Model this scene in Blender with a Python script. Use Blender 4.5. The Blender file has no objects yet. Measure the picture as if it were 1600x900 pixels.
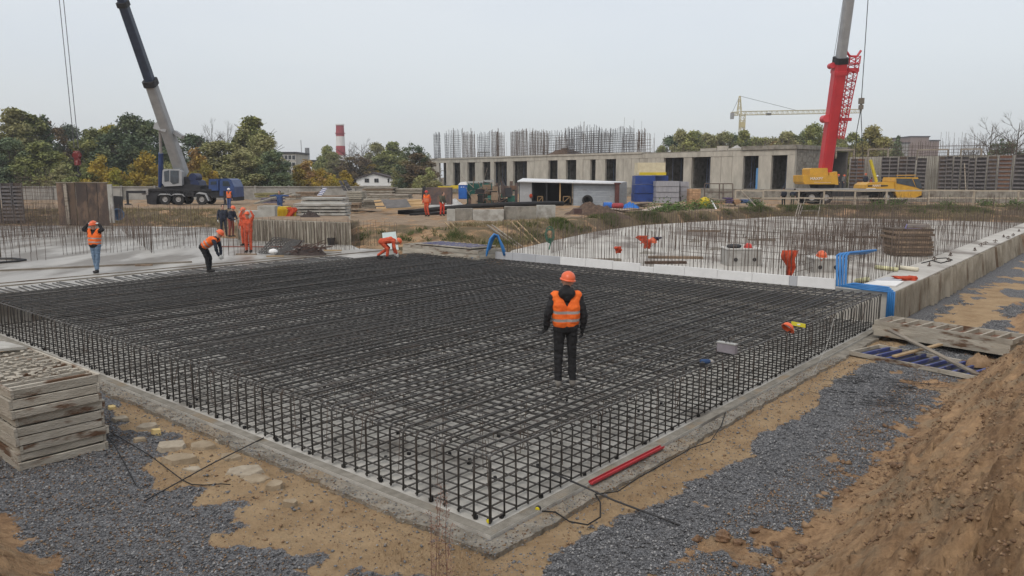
import bpy, math, random
import numpy as np
from mathutils import Vector, Matrix, noise, Euler
R = math.radians
rng = random.Random(7)
SC = bpy.context.scene
COL = SC.collection

# ---------------------------------------------------------------- camera
FOC = 1191.0                       # focal length in photo pixels (1600 wide)
PITCH = math.atan(173 / FOC)
H = 4.2                            # eye height above the blinding concrete
cd = bpy.data.cameras.new('camera'); cam = bpy.data.objects.new('camera', cd); COL.objects.link(cam)
cam.location = (0, 0, H); cam.rotation_euler = (math.pi / 2 - PITCH, 0, 0)
cd.sensor_width = 36; cd.lens = 36 * FOC / 1600; cd.clip_start = 0.05; cd.clip_end = 9000
SC.camera = cam

# ---------------------------------------------------------------- sky and sun (overcast)
SUN_EL, SUN_AZ = 52, -150
w = bpy.data.worlds.new('World'); SC.world = w; w.use_nodes = True
nt = w.node_tree; nt.nodes.clear()
def N(nt, t, **k):
    n = nt.nodes.new(t)
    for a, b in k.items(): setattr(n, a, b)
    return n
wo = N(nt, 'ShaderNodeOutputWorld'); bg = N(nt, 'ShaderNodeBackground'); bg2 = N(nt, 'ShaderNodeBackground'); add = N(nt, 'ShaderNodeAddShader')
sky = N(nt, 'ShaderNodeTexSky'); sky.sky_type = 'NISHITA'; sky.sun_disc = False
sky.sun_elevation = R(SUN_EL); sky.sun_rotation = R(SUN_AZ); sky.dust_density = 4; sky.air_density = 1
bg.inputs[1].default_value = 0.05
nt.links.new(sky.outputs[0], bg.inputs[0])
tc = N(nt, 'ShaderNodeTexCoord'); sp = N(nt, 'ShaderNodeSeparateXYZ'); rp = N(nt, 'ShaderNodeValToRGB')
mp = N(nt, 'ShaderNodeMapping'); mp.inputs['Scale'].default_value = (1, 1, 3.5)
nz = N(nt, 'ShaderNodeTexNoise'); nz.inputs['Scale'].default_value = 1.6; nz.inputs['Detail'].default_value = 4
mx = N(nt, 'ShaderNodeMixRGB', blend_type='MULTIPLY'); mx.inputs[0].default_value = 1.0
rn = N(nt, 'ShaderNodeValToRGB')
nt.links.new(tc.outputs['Generated'], sp.inputs[0]); nt.links.new(sp.outputs[2], rp.inputs[0])
nt.links.new(tc.outputs['Generated'], mp.inputs[0]); nt.links.new(mp.outputs[0], nz.inputs[0]); nt.links.new(nz.outputs[0], rn.inputs[0])
e = rp.color_ramp.elements
e[0].position = 0.0; e[0].color = (.57, .595, .62, 1); e[1].position = 1.0; e[1].color = (.80, .79, .77, 1)
x = e.new(.22); x.color = (.66, .675, .68, 1)
e = rn.color_ramp.elements
e[0].position = .32; e[0].color = (.93, .94, .97, 1); e[1].position = .68; e[1].color = (1.04, 1.03, 1.01, 1)
nt.links.new(rp.outputs[0], mx.inputs[1]); nt.links.new(rn.outputs[0], mx.inputs[2]); nt.links.new(mx.outputs[0], bg2.inputs[0])
bg2.inputs[1].default_value = .90
nt.links.new(bg.outputs[0], add.inputs[0]); nt.links.new(bg2.outputs[0], add.inputs[1]); nt.links.new(add.outputs[0], wo.inputs[0])
sd = bpy.data.lights.new('sun', 'SUN'); sd.energy = 0.8; sd.angle = R(22); sd.color = (1, .96, .9)
so = bpy.data.objects.new('sun', sd); COL.objects.link(so)
# sun_rotation is measured from +Y towards +X
sdir = Vector((math.sin(R(SUN_AZ)) * math.cos(R(SUN_EL)), math.cos(R(SUN_AZ)) * math.cos(R(SUN_EL)), math.sin(R(SUN_EL))))
so.rotation_euler = sdir.to_track_quat('Z', 'Y').to_euler(); so.location = (0, 0, 60)
SC.view_settings.view_transform = 'Standard'; SC.view_settings.look = 'None'
SC.view_settings.exposure = 0.12; SC.view_settings.gamma = 1.0; SC.view_settings.use_curve_mapping = False
SC.cycles.max_bounces = 6; SC.cycles.volume_bounces = 0; SC.cycles.transparent_max_bounces = 8

# ---------------------------------------------------------------- survey: sight lines -> ground positions
CP, SP = math.cos(PITCH), math.sin(PITCH)
def ray(px, py):
    a = (px - 800) / FOC; b = -(py - 450) / FOC
    return Vector((a, CP + b * SP, -SP + b * CP))
def G(px, py, z):
    d = ray(px, py); t = (z - H) / d.z
    return Vector((d.x * t, d.y * t, z))
def AT(px, py, Y):
    d = ray(px, py); t = Y / d.y
    return Vector((d.x * t, Y, H + d.z * t))
TH = R(40.2); UU = Vector((math.sin(TH), math.cos(TH), 0)); VV = Vector((-math.cos(TH), math.sin(TH), 0)); ROT = math.pi / 2 - TH
C0 = G(765, 822, 0)
def W(u, v, z=0): return Vector((C0.x, C0.y, 0)) + UU * u + VV * v + Vector((0, 0, z))
def UVof(p):
    d = p - Vector((C0.x, C0.y, 0)); return d.dot(UU), d.dot(VV)

# ---------------------------------------------------------------- materials
MATS = {}
def mat(name, c1, c2=None, rough=.85, scale=3., bump=0., bscale=25., metal=0., stretch=(1, 1, 1), c3=None, s3=.6, t3=(.5, .68), spec=.3, coord='Object', detail=6, rnd=0., lo=.35, hi=.65):
    """procedural material: two-tone noise, optional large stains c3, optional fine relief, optional tone change per piece"""
    if name in MATS: return MATS[name]
    m = bpy.data.materials.new(name); m.use_nodes = True; nt = m.node_tree; b = nt.nodes['Principled BSDF']
    b.inputs['Roughness'].default_value = rough; b.inputs['Metallic'].default_value = metal
    b.inputs['Specular IOR Level'].default_value = spec
    tc = N(nt, 'ShaderNodeTexCoord'); mp = N(nt, 'ShaderNodeMapping'); mp.inputs['Scale'].default_value = stretch
    nt.links.new(tc.outputs[coord], mp.inputs[0])
    oi = N(nt, 'ShaderNodeObjectInfo'); ad = N(nt, 'ShaderNodeVectorMath', operation='ADD'); sc = N(nt, 'ShaderNodeVectorMath', operation='SCALE')
    cb = N(nt, 'ShaderNodeCombineXYZ')
    for i in range(3): nt.links.new(oi.outputs['Random'], cb.inputs[i])
    nt.links.new(cb.outputs[0], sc.inputs[0]); sc.inputs['Scale'].default_value = 37.0
    nt.links.new(mp.outputs[0], ad.inputs[0]); nt.links.new(sc.outputs[0], ad.inputs[1])
    n = N(nt, 'ShaderNodeTexNoise'); n.inputs['Scale'].default_value = scale; n.inputs['Detail'].default_value = detail; n.inputs['Roughness'].default_value = .65
    nt.links.new(ad.outputs[0], n.inputs['Vector'])
    r = N(nt, 'ShaderNodeValToRGB'); c2 = c2 or tuple(x * .7 for x in c1)
    r.color_ramp.elements[0].position = lo; r.color_ramp.elements[1].position = hi
    r.color_ramp.elements[0].color = (*c2, 1); r.color_ramp.elements[1].color = (*c1, 1)
    nt.links.new(n.outputs[0], r.inputs[0]); out = r.outputs[0]
    if c3:
        n3 = N(nt, 'ShaderNodeTexNoise'); n3.inputs['Scale'].default_value = s3; n3.inputs['Detail'].default_value = 7; n3.inputs['Roughness'].default_value = .6
        nt.links.new(ad.outputs[0], n3.inputs['Vector'])
        r3 = N(nt, 'ShaderNodeValToRGB'); r3.color_ramp.elements[0].position = t3[0]; r3.color_ramp.elements[1].position = t3[1]
        nt.links.new(n3.outputs[0], r3.inputs[0])
        m3 = N(nt, 'ShaderNodeMixRGB'); nt.links.new(r3.outputs[0], m3.inputs[0]); nt.links.new(out, m3.inputs[1]); m3.inputs[2].default_value = (*c3, 1)
        out = m3.outputs[0]
    if rnd:
        h = N(nt, 'ShaderNodeHueSaturation'); mr = N(nt, 'ShaderNodeMapRange'); mr.inputs[3].default_value = 1 - rnd; mr.inputs[4].default_value = 1 + rnd
        nt.links.new(oi.outputs['Random'], mr.inputs[0]); nt.links.new(mr.outputs[0], h.inputs['Value']); nt.links.new(out, h.inputs['Color']); out = h.outputs[0]
    nt.links.new(out, b.inputs['Base Color'])
    if bump:
        nb = N(nt, 'ShaderNodeTexNoise'); nb.inputs['Scale'].default_value = bscale; nb.inputs['Detail'].default_value = 5
        nt.links.new(ad.outputs[0], nb.inputs['Vector'])
        bp = N(nt, 'ShaderNodeBump'); bp.inputs['Strength'].default_value = bump; bp.inputs['Distance'].default_value = .02
        nt.links.new(nb.outputs[0], bp.inputs['Height']); nt.links.new(bp.outputs[0], b.inputs['Normal'])
    MATS[name] = m
    return m
def flat(name, c, rough=.6, metal=0., spec=.4): return mat(name, c, tuple(x * .82 for x in c), rough=rough, scale=2.5, metal=metal, spec=spec)

# ---------------------------------------------------------------- mesh builder
class MB:
    def __init__(s): s.v = []; s.f = []; s.mi = []
    def add(s, v, f, m=0):
        o = len(s.v); s.v.extend([tuple(p) for p in v]); s.f.extend([tuple(i + o for i in q) for q in f]); s.mi.extend([m] * len(f)); return s
    def box(s, c, d, rz=0., rx=0., ry=0., m=0, j=0.):
        M = Euler((rx, ry, rz)).to_matrix(); c = Vector(c); vs = []
        for sx in (-1, 1):
            for sy in (-1, 1):
                for sz in (-1, 1):
                    q = Vector((sx * d[0] / 2, sy * d[1] / 2, sz * d[2] / 2))
                    if j: q += Vector((rng.uniform(-j, j), rng.uniform(-j, j), rng.uniform(-j, j)))
                    vs.append(c + M @ q)
        return s.add(vs, [(0, 1, 3, 2), (4, 6, 7, 5), (0, 4, 5, 1), (2, 3, 7, 6), (0, 2, 6, 4), (1, 5, 7, 3)], m)
    def beam(s, a, b, w, h, up=(0, 0, 1), m=0, taper=1.):
        a = Vector(a); b = Vector(b); d = (b - a).normalized(); up = Vector(up)
        if abs(d.dot(up)) > .98: up = Vector((0, 1, 0))
        x = d.cross(up).normalized(); y = x.cross(d).normalized(); vs = []
        for p, k in ((a, 1.), (b, taper)):
            for sx, sy in ((-1, -1), (1, -1), (1, 1), (-1, 1)): vs.append(p + x * (sx * w / 2 * k) + y * (sy * h / 2 * k))
        return s.add(vs, [(0, 1, 2, 3), (7, 6, 5, 4), (0, 4, 5, 1), (1, 5, 6, 2), (2, 6, 7, 3), (3, 7, 4, 0)], m)
    def poly(s, pts, r, n=6, m=0, caps=True):
        pts = [Vector(p) for p in pts]; vs = []; fs = []
        rr = r if isinstance(r, (list, tuple)) else [r] * len(pts)
        ref = None
        for i, p in enumerate(pts):
            d = (pts[min(i + 1, len(pts) - 1)] - pts[max(i - 1, 0)])
            d = d.normalized() if d.length > 1e-9 else Vector((0, 0, 1))
            if ref is None: ref = Vector((0, 0, 1)) if abs(d.z) < .9 else Vector((1, 0, 0))
            x = d.cross(ref)
            if x.length < 1e-4: ref = Vector((0, 1, 0)); x = d.cross(ref)
            x.normalize(); y = x.cross(d)
            for k in range(n):
                a = 2 * math.pi * k / n; vs.append(p + (x * math.cos(a) + y * math.sin(a)) * rr[i])
            ref = y
        for i in range(len(pts) - 1):
            for k in range(n): fs.append((i * n + k, i * n + (k + 1) % n, (i + 1) * n + (k + 1) % n, (i + 1) * n + k))
        if caps: fs.append(tuple(range(n))[::-1]); fs.append(tuple((len(pts) - 1) * n + k for k in range(n)))
        return s.add(vs, fs, m)
    def tube(s, a, b, r, n=6, m=0): return s.poly([a, b], r, n, m)
    def prism(s, pts, vec, m=0):
        pts = [Vector(p) for p in pts]; vec = Vector(vec); n = len(pts)
        return s.add(pts + [p + vec for p in pts], [tuple(range(n)), tuple(range(2 * n - 1, n - 1, -1))] + [(i, i + n, (i + 1) % n + n, (i + 1) % n) for i in range(n)], m)
    def lathe(s, c, axis, prof, n=16, m=0):
        """prof: (distance along axis, radius)"""
        c = Vector(c); ax = Vector(axis).normalized(); ref = Vector((0, 0, 1)) if abs(ax.z) < .9 else Vector((1, 0, 0))
        x = ax.cross(ref).normalized(); y = ax.cross(x); vs = []; fs = []
        for t, r in prof:
            for k in range(n):
                a = 2 * math.pi * k / n; vs.append(c + ax * t + (x * math.cos(a) + y * math.sin(a)) * r)
        for i in range(len(prof) - 1):
            for k in range(n): fs.append((i * n + k, i * n + (k + 1) % n, (i + 1) * n + (k + 1) % n, (i + 1) * n + k))
        fs.append(tuple(range(n))[::-1]); fs.append(tuple((len(prof) - 1) * n + k for k in range(n)))
        return s.add(vs, fs, m)
    def ball(s, c, r, n=10, m=0, M=None, q=6):
        vs = []; fs = []; c = Vector(c); r = Vector(r) if hasattr(r, '__len__') else Vector((r, r, r))
        for i in range(q + 1):
            a = math.pi * i / q
            for k in range(n):
                b = 2 * math.pi * k / n
                p = Vector((math.sin(a) * math.cos(b) * r.x, math.sin(a) * math.sin(b) * r.y, math.cos(a) * r.z))
                vs.append(c + (M @ p if M else p))
        for i in range(q):
            for k in range(n): fs.append((i * n + k, (i + 1) * n + k, (i + 1) * n + (k + 1) % n, i * n + (k + 1) % n))
        return s.add(vs, fs, m)
    def mesh(s, name, mats, smooth=False, off=None):
        me = bpy.data.meshes.new(name)
        vs = s.v if off is None else [(a - off[0], b - off[1], c - off[2]) for a, b, c in s.v]
        me.from_pydata(vs, [], s.f)
        for mm in (mats if isinstance(mats, (list, tuple)) else [mats]): me.materials.append(mm)
        if isinstance(mats, (list, tuple)) and len(mats) > 1: me.polygons.foreach_set('material_index', s.mi)
        if smooth: me.polygons.foreach_set('use_smooth', [True] * len(s.f))
        me.update(); return me

def tag(o, label=None, cat=None, group=None, kind=None):
    if label: o['label'] = label
    if cat: o['category'] = cat
    if group: o['group'] = group
    if kind: o['kind'] = kind
    return o
def thing(name, label, cat, loc=(0, 0, 0), rz=0., group=None):
    o = bpy.data.objects.new(name, None); o.empty_display_size = .2; COL.objects.link(o); o.location = loc; o.rotation_euler = (0, 0, rz)
    return tag(o, label, cat, group)
def part(name, mb, mats, parent, label=None, kind=None, smooth=False, world=False):
    """a mesh under its thing; world=True: vertices are in world space and the thing is unrotated"""
    off = None
    if world:
        off = Vector((0, 0, 0)); p = parent
        while p is not None: off = off + p.location; p = p.parent
    me = mb if isinstance(mb, bpy.types.Mesh) else mb.mesh(name, mats, smooth, off)
    o = bpy.data.objects.new(name, me); COL.objects.link(o); o.parent = parent
    return tag(o, label, None, None, kind)
def solo(name, mb, mats, label, cat, group=None, smooth=False, kind=None):
    """a thing that is one mesh, its origin at its base"""
    a = np.array(mb.v); off = Vector(((a[:, 0].min() + a[:, 0].max()) / 2, (a[:, 1].min() + a[:, 1].max()) / 2, a[:, 2].min()))
    o = bpy.data.objects.new(name, mb.mesh(name, mats, smooth, off)); COL.objects.link(o); o.location = off
    return tag(o, label, cat, group, kind)
def struct(name, mb, mats, smooth=False):
    o = bpy.data.objects.new(name, mb.mesh(name, mats, smooth)); COL.objects.link(o); return tag(o, kind='structure')
def copy_tree(o, parent=None):
    c = o.copy(); COL.objects.link(c); c.parent = parent
    for ch in list(o.children): copy_tree(ch, c)
    return c
def place(root, used, loc, rz=None, label=None, scale=None, group=None):
    """first use moves the thing itself, every later one a copy of it and its parts"""
    o = copy_tree(root) if used else root
    o.location = loc
    if rz is not None: o.rotation_euler = (0, 0, rz)
    if scale: o.scale = scale if hasattr(scale, '__len__') else (scale,) * 3
    if label: o['label'] = label
    if group: o['group'] = group
    return o
def numpy_mesh(name, verts, faces, mats, smooth=False, matidx=None):
    me = bpy.data.meshes.new(name); k = faces.shape[1]
    me.vertices.add(len(verts)); me.vertices.foreach_set('co', verts.astype(np.float32).ravel())
    me.loops.add(faces.size); me.loops.foreach_set('vertex_index', faces.astype(np.int32).ravel())
    me.polygons.add(len(faces)); me.polygons.foreach_set('loop_start', np.arange(0, faces.size, k, dtype=np.int32))
    me.polygons.foreach_set('loop_total', np.full(len(faces), k, dtype=np.int32))
    for mm in mats: me.materials.append(mm)
    if matidx is not None: me.polygons.foreach_set('material_index', matidx.astype(np.int32))
    if smooth: me.polygons.foreach_set('use_smooth', np.ones(len(faces), bool))
    me.update(calc_edges=True); return me

# ---- palette
CONC = mat('concrete', (.36, .345, .31), (.26, .25, .225), rough=.9, scale=1.3, bump=.35, bscale=30, c3=(.17, .155, .135), s3=.5, t3=(.55, .8))
CONC_WALL = mat('formed_concrete', (.47, .445, .385), (.35, .33, .285), rough=.92, scale=1.5, bump=.3, bscale=14, stretch=(1, 1, .35), c3=(.25, .23, .195), s3=.7, t3=(.52, .78))
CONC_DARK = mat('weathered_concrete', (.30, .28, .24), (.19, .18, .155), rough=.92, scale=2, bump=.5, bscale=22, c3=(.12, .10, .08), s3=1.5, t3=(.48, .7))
SLABTOP = mat('slab_concrete', (.50, .48, .435), (.38, .36, .325), rough=.62, scale=.9, bump=.15, bscale=12, stretch=(1, .45, 1), c3=(.20, .175, .15), s3=.38, t3=(.52, .62))
SLABWET = mat('wet_slab_concrete', (.40, .385, .35), (.28, .265, .24), rough=.4, scale=.9, bump=.12, bscale=12, stretch=(1, .35, 1), c3=(.15, .13, .105), s3=.5, t3=(.46, .58), spec=.5)
BLIND = mat('blinding_concrete', (.52, .505, .465), (.38, .37, .335), rough=.85, scale=2.2, bump=.3, bscale=35, c3=(.17, .155, .135), s3=.9, t3=(.5, .72))
REBAR = mat('steel_rebar', (.092, .088, .083), (.036, .034, .032), rough=.5, scale=7, metal=.3, spec=.5, c3=(.078, .056, .043), s3=2.2, t3=(.55, .75), rnd=.28)
REBAR2 = mat('rusty_rebar', (.16, .12, .095), (.075, .056, .046), rough=.7, scale=5, metal=.2)
WOOD_OLD = mat('grey_weathered_timber', (.34, .30, .245), (.19, .165, .135), rough=.92, scale=3, bump=.5, bscale=30, stretch=(.5, .5, 3), c3=(.12, .075, .045), s3=1.6, t3=(.54, .66), rnd=.18)
WOOD_NEW = mat('fresh_timber', (.42, .31, .18), (.30, .21, .12), rough=.85, scale=4, bump=.3, stretch=(1, 1, 6), rnd=.12)
BLUE_STEEL = mat('blue_painted_steel', (.05, .07, .25), (.06, .07, .16), rough=.55, scale=5, c3=(.28, .26, .22), s3=4, t3=(.55, .7))
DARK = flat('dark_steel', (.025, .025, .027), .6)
BLACK = flat('black_rubber', (.018, .018, .019), .8)
WHITE = mat('white_board', (.76, .76, .75), (.68, .68, .67), rough=.7, scale=2)
# ================================================================ TERRAIN
def fnoise(x, y, z=0., o=4): return noise.fractal(Vector((x, y, z)), 1.0, 2.0, o)
PITX = [-700, 0, 200, 366, 372, 540, 560, 600, 700, 760, 800, 870, 1000, 1100, 1220, 1600, 2300]
FOOTY = [352, 352, 353, 356, 372, 381, 388, 393, 397, 397, 392, 376, 354, 347, 339, 349, 349]
TOPY = [331, 331, 328, 330, 340, 347, 351, 352, 354, 353, 350, 346, 336, 332, 325, 325, 325]
FY = [G(800, y, .8).y for y in FOOTY]; TY = [G(800, y, 1.5).y for y in TOPY]
def sstep(t): t = np.clip(t, 0, 1); return t * t * (3 - 2 * t)
def base_z(X, Y):
    X = np.asarray(X, float); Y = np.asarray(Y, float)
    dx, dy = X - C0.x, Y - C0.y; u = dx * UU.x + dy * UU.y; v = dx * VV.x + dy * VV.y
    px = 800 + 1203.5 * X / np.maximum(Y, .1); yf = np.interp(px, PITX, FY); yt = np.interp(px, PITX, TY)
    z = -.1 + .9 * sstep((Y - yf + 1.3) / 1.3) + .7 * sstep((Y - yf) / np.maximum(yt - yf, .5))
    fv = np.interp(u, [-5, 0, 12, 16, 22, 60], [-3.1, -3.05, -2.95, -3.35, -2.8, -3.2])
    d = np.maximum(-3.7 - u, fv - v)
    r = np.hypot(X, Y); cap = np.interp(r, [30, 60], [2.6, 1.6])
    bz = .93 * (np.sqrt(np.maximum(d, 0) ** 2 + .06) - .245); bz = np.where(d > 0, bz, 0)
    over = np.clip((bz - cap + .3) / .6, 0, 1); bz = np.minimum(bz, cap) - .08 * np.sin(over * math.pi)
    zz = np.where(d > 0, np.maximum(z, -.1 + bz), z)
    return zz, u, v, d, yf, yt
def rough_z(X, Y, u, v, d, yf, yt):
    r = math.hypot(X, Y); a = 0.
    if r < 120:
        bank = min(max(d / .8, 0), 1)
        if r < 40:
            if bank > 0:
                # scraped bank: long streaks along the edge plus clods
                a += bank * (.12 * fnoise(u * .55, v * 2.6, 1) + .08 * fnoise(u * 1.5, v * 5.5, 5) + .08 * abs(fnoise(u * 3.2, v * 5, 3)) + .035 * fnoise(u * 9, v * 12, 4) + .07 * max(0, fnoise(u * .8, v * .8, 31) + .1) * abs(fnoise(u * 6, v * 6, 33)) * 4) * (1 if v < -2 or u < -3 else .6)
                cl = fnoise(u * 1.3 + 7, v * 1.3, 9, 2)
                if cl > .15: a += bank * .22 * (cl - .15) * (1 + fnoise(u * 7, v * 7, 2))
            if bank < 1:
                sand = max(0, 1 - max(-u - 2.0, -v - 1.7, 0) / .6)
                a += (1 - bank) * (.02 * fnoise(u * 1.6, v * 1.6, 4) + .014 * fnoise(u * 6, v * 6, 8) * (1 + sand) + sand * (.035 * abs(fnoise(u * 2.6, v * 2.6, 14)) + .02 * fnoise(u * 11, v * 11, 18)))
                if (u < -.5 or v < -.5): a += (1 - bank) * .05 * max(0, fnoise(u * .9 + 3, v * .9, 6))
        if Y > yf - .3:
            a += .10 * fnoise(X * .5, Y * .5, 2) + .05 * fnoise(X * 1.6, Y * 1.6, 7)
            if Y < yt: a += .10 * fnoise(X * .9, Y * .9, 12)
    return a
az = [-180, -150, -120, -95]; a_ = -70.
while a_ <= 70: az.append(a_); a_ += .22 if -40 <= a_ <= 40 else 1.6
az += [95, 120, 150]
rr = [0., .6]; r_ = 1.2
while r_ < 30: rr.append(r_); r_ *= 1.0095
while r_ < 130: rr.append(r_); r_ *= 1.011
while r_ < 6000: rr.append(r_); r_ *= 1.18
A, RR = np.meshgrid(np.radians(np.array(az)), np.array(rr)); TX = RR * np.sin(A); TYY = RR * np.cos(A)
tz, tu, tv, td, tyf, tyt = base_z(TX, TYY)
add_z = np.zeros_like(tz); it = np.nditer(TX, flags=['multi_index'])
for _ in it:
    i = it.multi_index
    if RR[i] < 120 and abs(A[i]) < 1.25: add_z[i] = rough_z(TX[i], TYY[i], tu[i], tv[i], td[i], tyf[i], tyt[i])
tz = tz + add_z
# keep the ground under the concrete it carries
def inslab(u, v): return (u > -.62) & (u < 60) & (v > -.62) & (v < 60)
flatm = (tu > -.7) & (tv > -.75) & (TYY < tyf - 1.0)
tz = np.where(flatm, np.minimum(tz, -.11), tz)
nA, nR = len(az), len(rr)
idx = np.arange(nA * nR).reshape(nR, nA); nxt = np.roll(idx, -1, axis=1)
faces = np.stack([idx[:-1], nxt[:-1], nxt[1:], idx[1:]], -1).reshape(-1, 4)[:, ::-1]
# zone weights carried on the vertices: R sand, G gravel, B weeds/grass, A road dust
u, v, d, Y = tu, tv, td, TYY
def vn(s, o): return np.array([fnoise(a * s, b * s, o, 3) for a, b in zip(TX.ravel(), TYY.ravel())]).reshape(TX.shape)
n1 = vn(.55, 21.); n2 = vn(1.7, 33.)
near = np.where(Y < tyf - 1, 1., 0.) * (d < .25)
lw = np.interp(v, [-1, .2, 1, 1.8, 3.5, 5, 6.3, 8.2, 10, 14], [1.5, 1.55, 1.65, 1.9, 2.0, 1.85, 1.1, .9, .55, .9]) + .5 * n1 + .5 * n2
rw = np.interp(u, [-.6, .5, 1.4, 2.4, 3.4, 4.6, 5.2, 7, 8.3, 10.1, 12.2], [.9, 1.08, 1.12, 1.32, 1.37, 1.5, 1.12, 1.36, 1.36, 1.04, 1.2]) + .12 * n1 + .22 * n2
# distance outside the cage pad
sand = sstep((lw + u) / .22) * (u < 0) * (v > -1.2 - .4 * n1)
sandr = sstep((rw + v) / .22) * (v < .1) * (u > -1)
sand = np.clip(np.maximum(sand, sandr), 0, 1) * near
sand = np.where(u > 16.5, sstep((v + 2.3 + 1.2 * n1) / .2) * sstep((-.75 - v + n2) / .3), sand) * near; sand = np.where(u > 30, sand * (n1 > .05), sand)
gravel = (1 - sand) * near * sstep((.18 - d + .5 * n2) / .4)
dirtpatch = sstep((n2 + n1 - .42 + np.clip(d + .7, 0, 2) * .5) / .25) * (v < -1.3) * near
gravel = gravel * (1 - .8 * dirtpatch)
weeds = ((Y > tyf - .3) & (Y < tyt + 3)) * sstep((n1 + .18) / .2) * ((TX > .03 * Y) | (TX < -.2 * Y)).astype(float)
midb = ((Y > tyf - .2) & (Y < tyt + .3)) * (TX > -.22 * Y); weeds = np.maximum(weeds, midb * np.clip(.52 + n1 * .9, 0, 1)); weeds = np.maximum(weeds, ((Y > tyt + 14) & (np.abs(A) < 1.25)) * sstep((n1 - .15) / .2) * .6); weeds = np.where(Y > 125, .8, weeds)
road = ((Y > tyt - .5) & (Y < 200)) * sstep((n1 + .35) / .3) * (1 - weeds)
gm = numpy_mesh('ground', np.stack([TX, TYY, tz], -1).reshape(-1, 3), faces, [], True)
ca = gm.color_attributes.new('zone', 'FLOAT_COLOR', 'POINT')
ca.data.foreach_set('color', np.stack([sand, gravel, weeds, road], -1).reshape(-1).astype(np.float32))
def ground_material():
    m = bpy.data.materials.new('earth_and_gravel'); m.use_nodes = True; nt = m.node_tree; b = nt.nodes['Principled BSDF']; L = nt.links.new
    b.inputs['Specular IOR Level'].default_value = .15
    geo = N(nt, 'ShaderNodeNewGeometry'); at = N(nt, 'ShaderNodeAttribute'); at.attribute_name = 'zone'
    sep = N(nt, 'ShaderNodeSeparateColor'); L(at.outputs['Color'], sep.inputs[0])
    def noise_(scale, detail=6, rough=.6, vec=None):
        n = N(nt, 'ShaderNodeTexNoise'); n.inputs['Scale'].default_value = scale; n.inputs['Detail'].default_value = detail; n.inputs['Roughness'].default_value = rough
        L(vec or geo.outputs['Position'], n.inputs['Vector']); return n.outputs[0]
    def ramp(v, p0, c0, p1, c1):
        r = N(nt, 'ShaderNodeValToRGB'); r.color_ramp.elements[0].position = p0; r.color_ramp.elements[1].position = p1
        r.color_ramp.elements[0].color = (*c0, 1); r.color_ramp.elements[1].color = (*c1, 1); L(v, r.inputs[0]); return r.outputs[0]
    def mix(f, a, bb, mode='MIX'):
        k = N(nt, 'ShaderNodeMixRGB', blend_type=mode)
        for i, q in enumerate((f, a, bb)):
            if isinstance(q, (int, float)): k.inputs[i].default_value = q
            elif isinstance(q, tuple): k.inputs[i].default_value = (*q, 1)
            else: L(q, k.inputs[i])
        return k.outputs[0]
    rot = N(nt, 'ShaderNodeMapping'); rot.inputs['Rotation'].default_value = (0, 0, -ROT); L(geo.outputs['Position'], rot.inputs[0])
    st = N(nt, 'ShaderNodeMapping'); st.inputs['Scale'].default_value = (.35, 2.6, 2.6); L(rot.outputs[0], st.inputs[0])
    streak = noise_(1.1, 8, .68, st.outputs[0]); fine = noise_(9, 7, .7); mid = noise_(1.3, 6, .6)
    dirt = mix(.45, ramp(streak, .40, (.17, .10, .055), .58, (.47, .305, .17)), ramp(fine, .38, (.15, .09, .052), .62, (.44, .285, .16)))
    dirt = mix(ramp(mid, .5, (0, 0, 0), .62, (.8, .8, .8)), dirt, mix(.5, dirt, (.27, .235, .165)))
    sandc = mix(.5, ramp(fine, .3, (.25, .17, .095), .7, (.43, .31, .185)), ramp(mid, .35, (.25, .165, .09), .6, (.43, .315, .19)))
    vo = N(nt, 'ShaderNodeTexVoronoi'); vo.inputs['Scale'].default_value = 40; L(geo.outputs['Position'], vo.inputs['Vector'])
    sv = N(nt, 'ShaderNodeSeparateColor'); L(vo.outputs['Color'], sv.inputs[0])
    grav = ramp(sv.outputs[0], .0, (.075, .077, .083), 1., (.28, .285, .295))
    grav = mix(ramp(mid, .42, (0, 0, 0), .7, (.6, .6, .6)), grav, mix(.5, grav, (.17, .16, .15)))
    grass = ramp(fine, .3, (.065, .052, .03), .7, (.19, .145, .085))
    roadc = mix(.5, ramp(streak, .38, (.17, .115, .072), .62, (.36, .28, .2)), ramp(fine, .3, (.17, .12, .08), .7, (.34, .27, .195)))
    def soft(v, k=.35):
        a = N(nt, 'ShaderNodeMath', operation='MULTIPLY_ADD'); L(fine, a.inputs[0]); a.inputs[1].default_value = 1.7; a.inputs[2].default_value = -.85
        s = N(nt, 'ShaderNodeMath', operation='ADD'); L(v, s.inputs[0]); L(a.outputs[0], s.inputs[1])
        mr = N(nt, 'ShaderNodeMapRange'); mr.inputs[1].default_value = .42; mr.inputs[2].default_value = .58; L(s.outputs[0], mr.inputs[0]); return mr.outputs[0]
    gmask = soft(sep.outputs[1])
    col = mix(soft(at.outputs['Alpha']), dirt, roadc); col = mix(soft(sep.outputs[0]), col, sandc); col = mix(gmask, col, grav); col = mix(soft(sep.outputs[2]), col, grass)
    L(col, b.inputs['Base Color']); b.inputs['Roughness'].default_value = .95
    h1 = mix(gmask, mix(.5, fine, streak), vo.outputs['Distance'])
    h2 = mix(.5, h1, noise_(28, 9, .78))
    bp = N(nt, 'ShaderNodeBump'); bp.inputs['Strength'].default_value = 1.; bp.inputs['Distance'].default_value = .07; L(h2, bp.inputs['Height']); L(bp.outputs[0], b.inputs['Normal'])
    return m
gm.materials.append(ground_material())
ground = bpy.data.objects.new('ground', gm); COL.objects.link(ground); tag(ground, kind='structure')
from mathutils.bvhtree import BVHTree
_c = np.stack([TX, TYY, tz], -1).reshape(-1, 3)
BV = BVHTree.FromPolygons([tuple(p) for p in _c], [tuple(int(q) for q in f) for f in faces])
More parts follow.
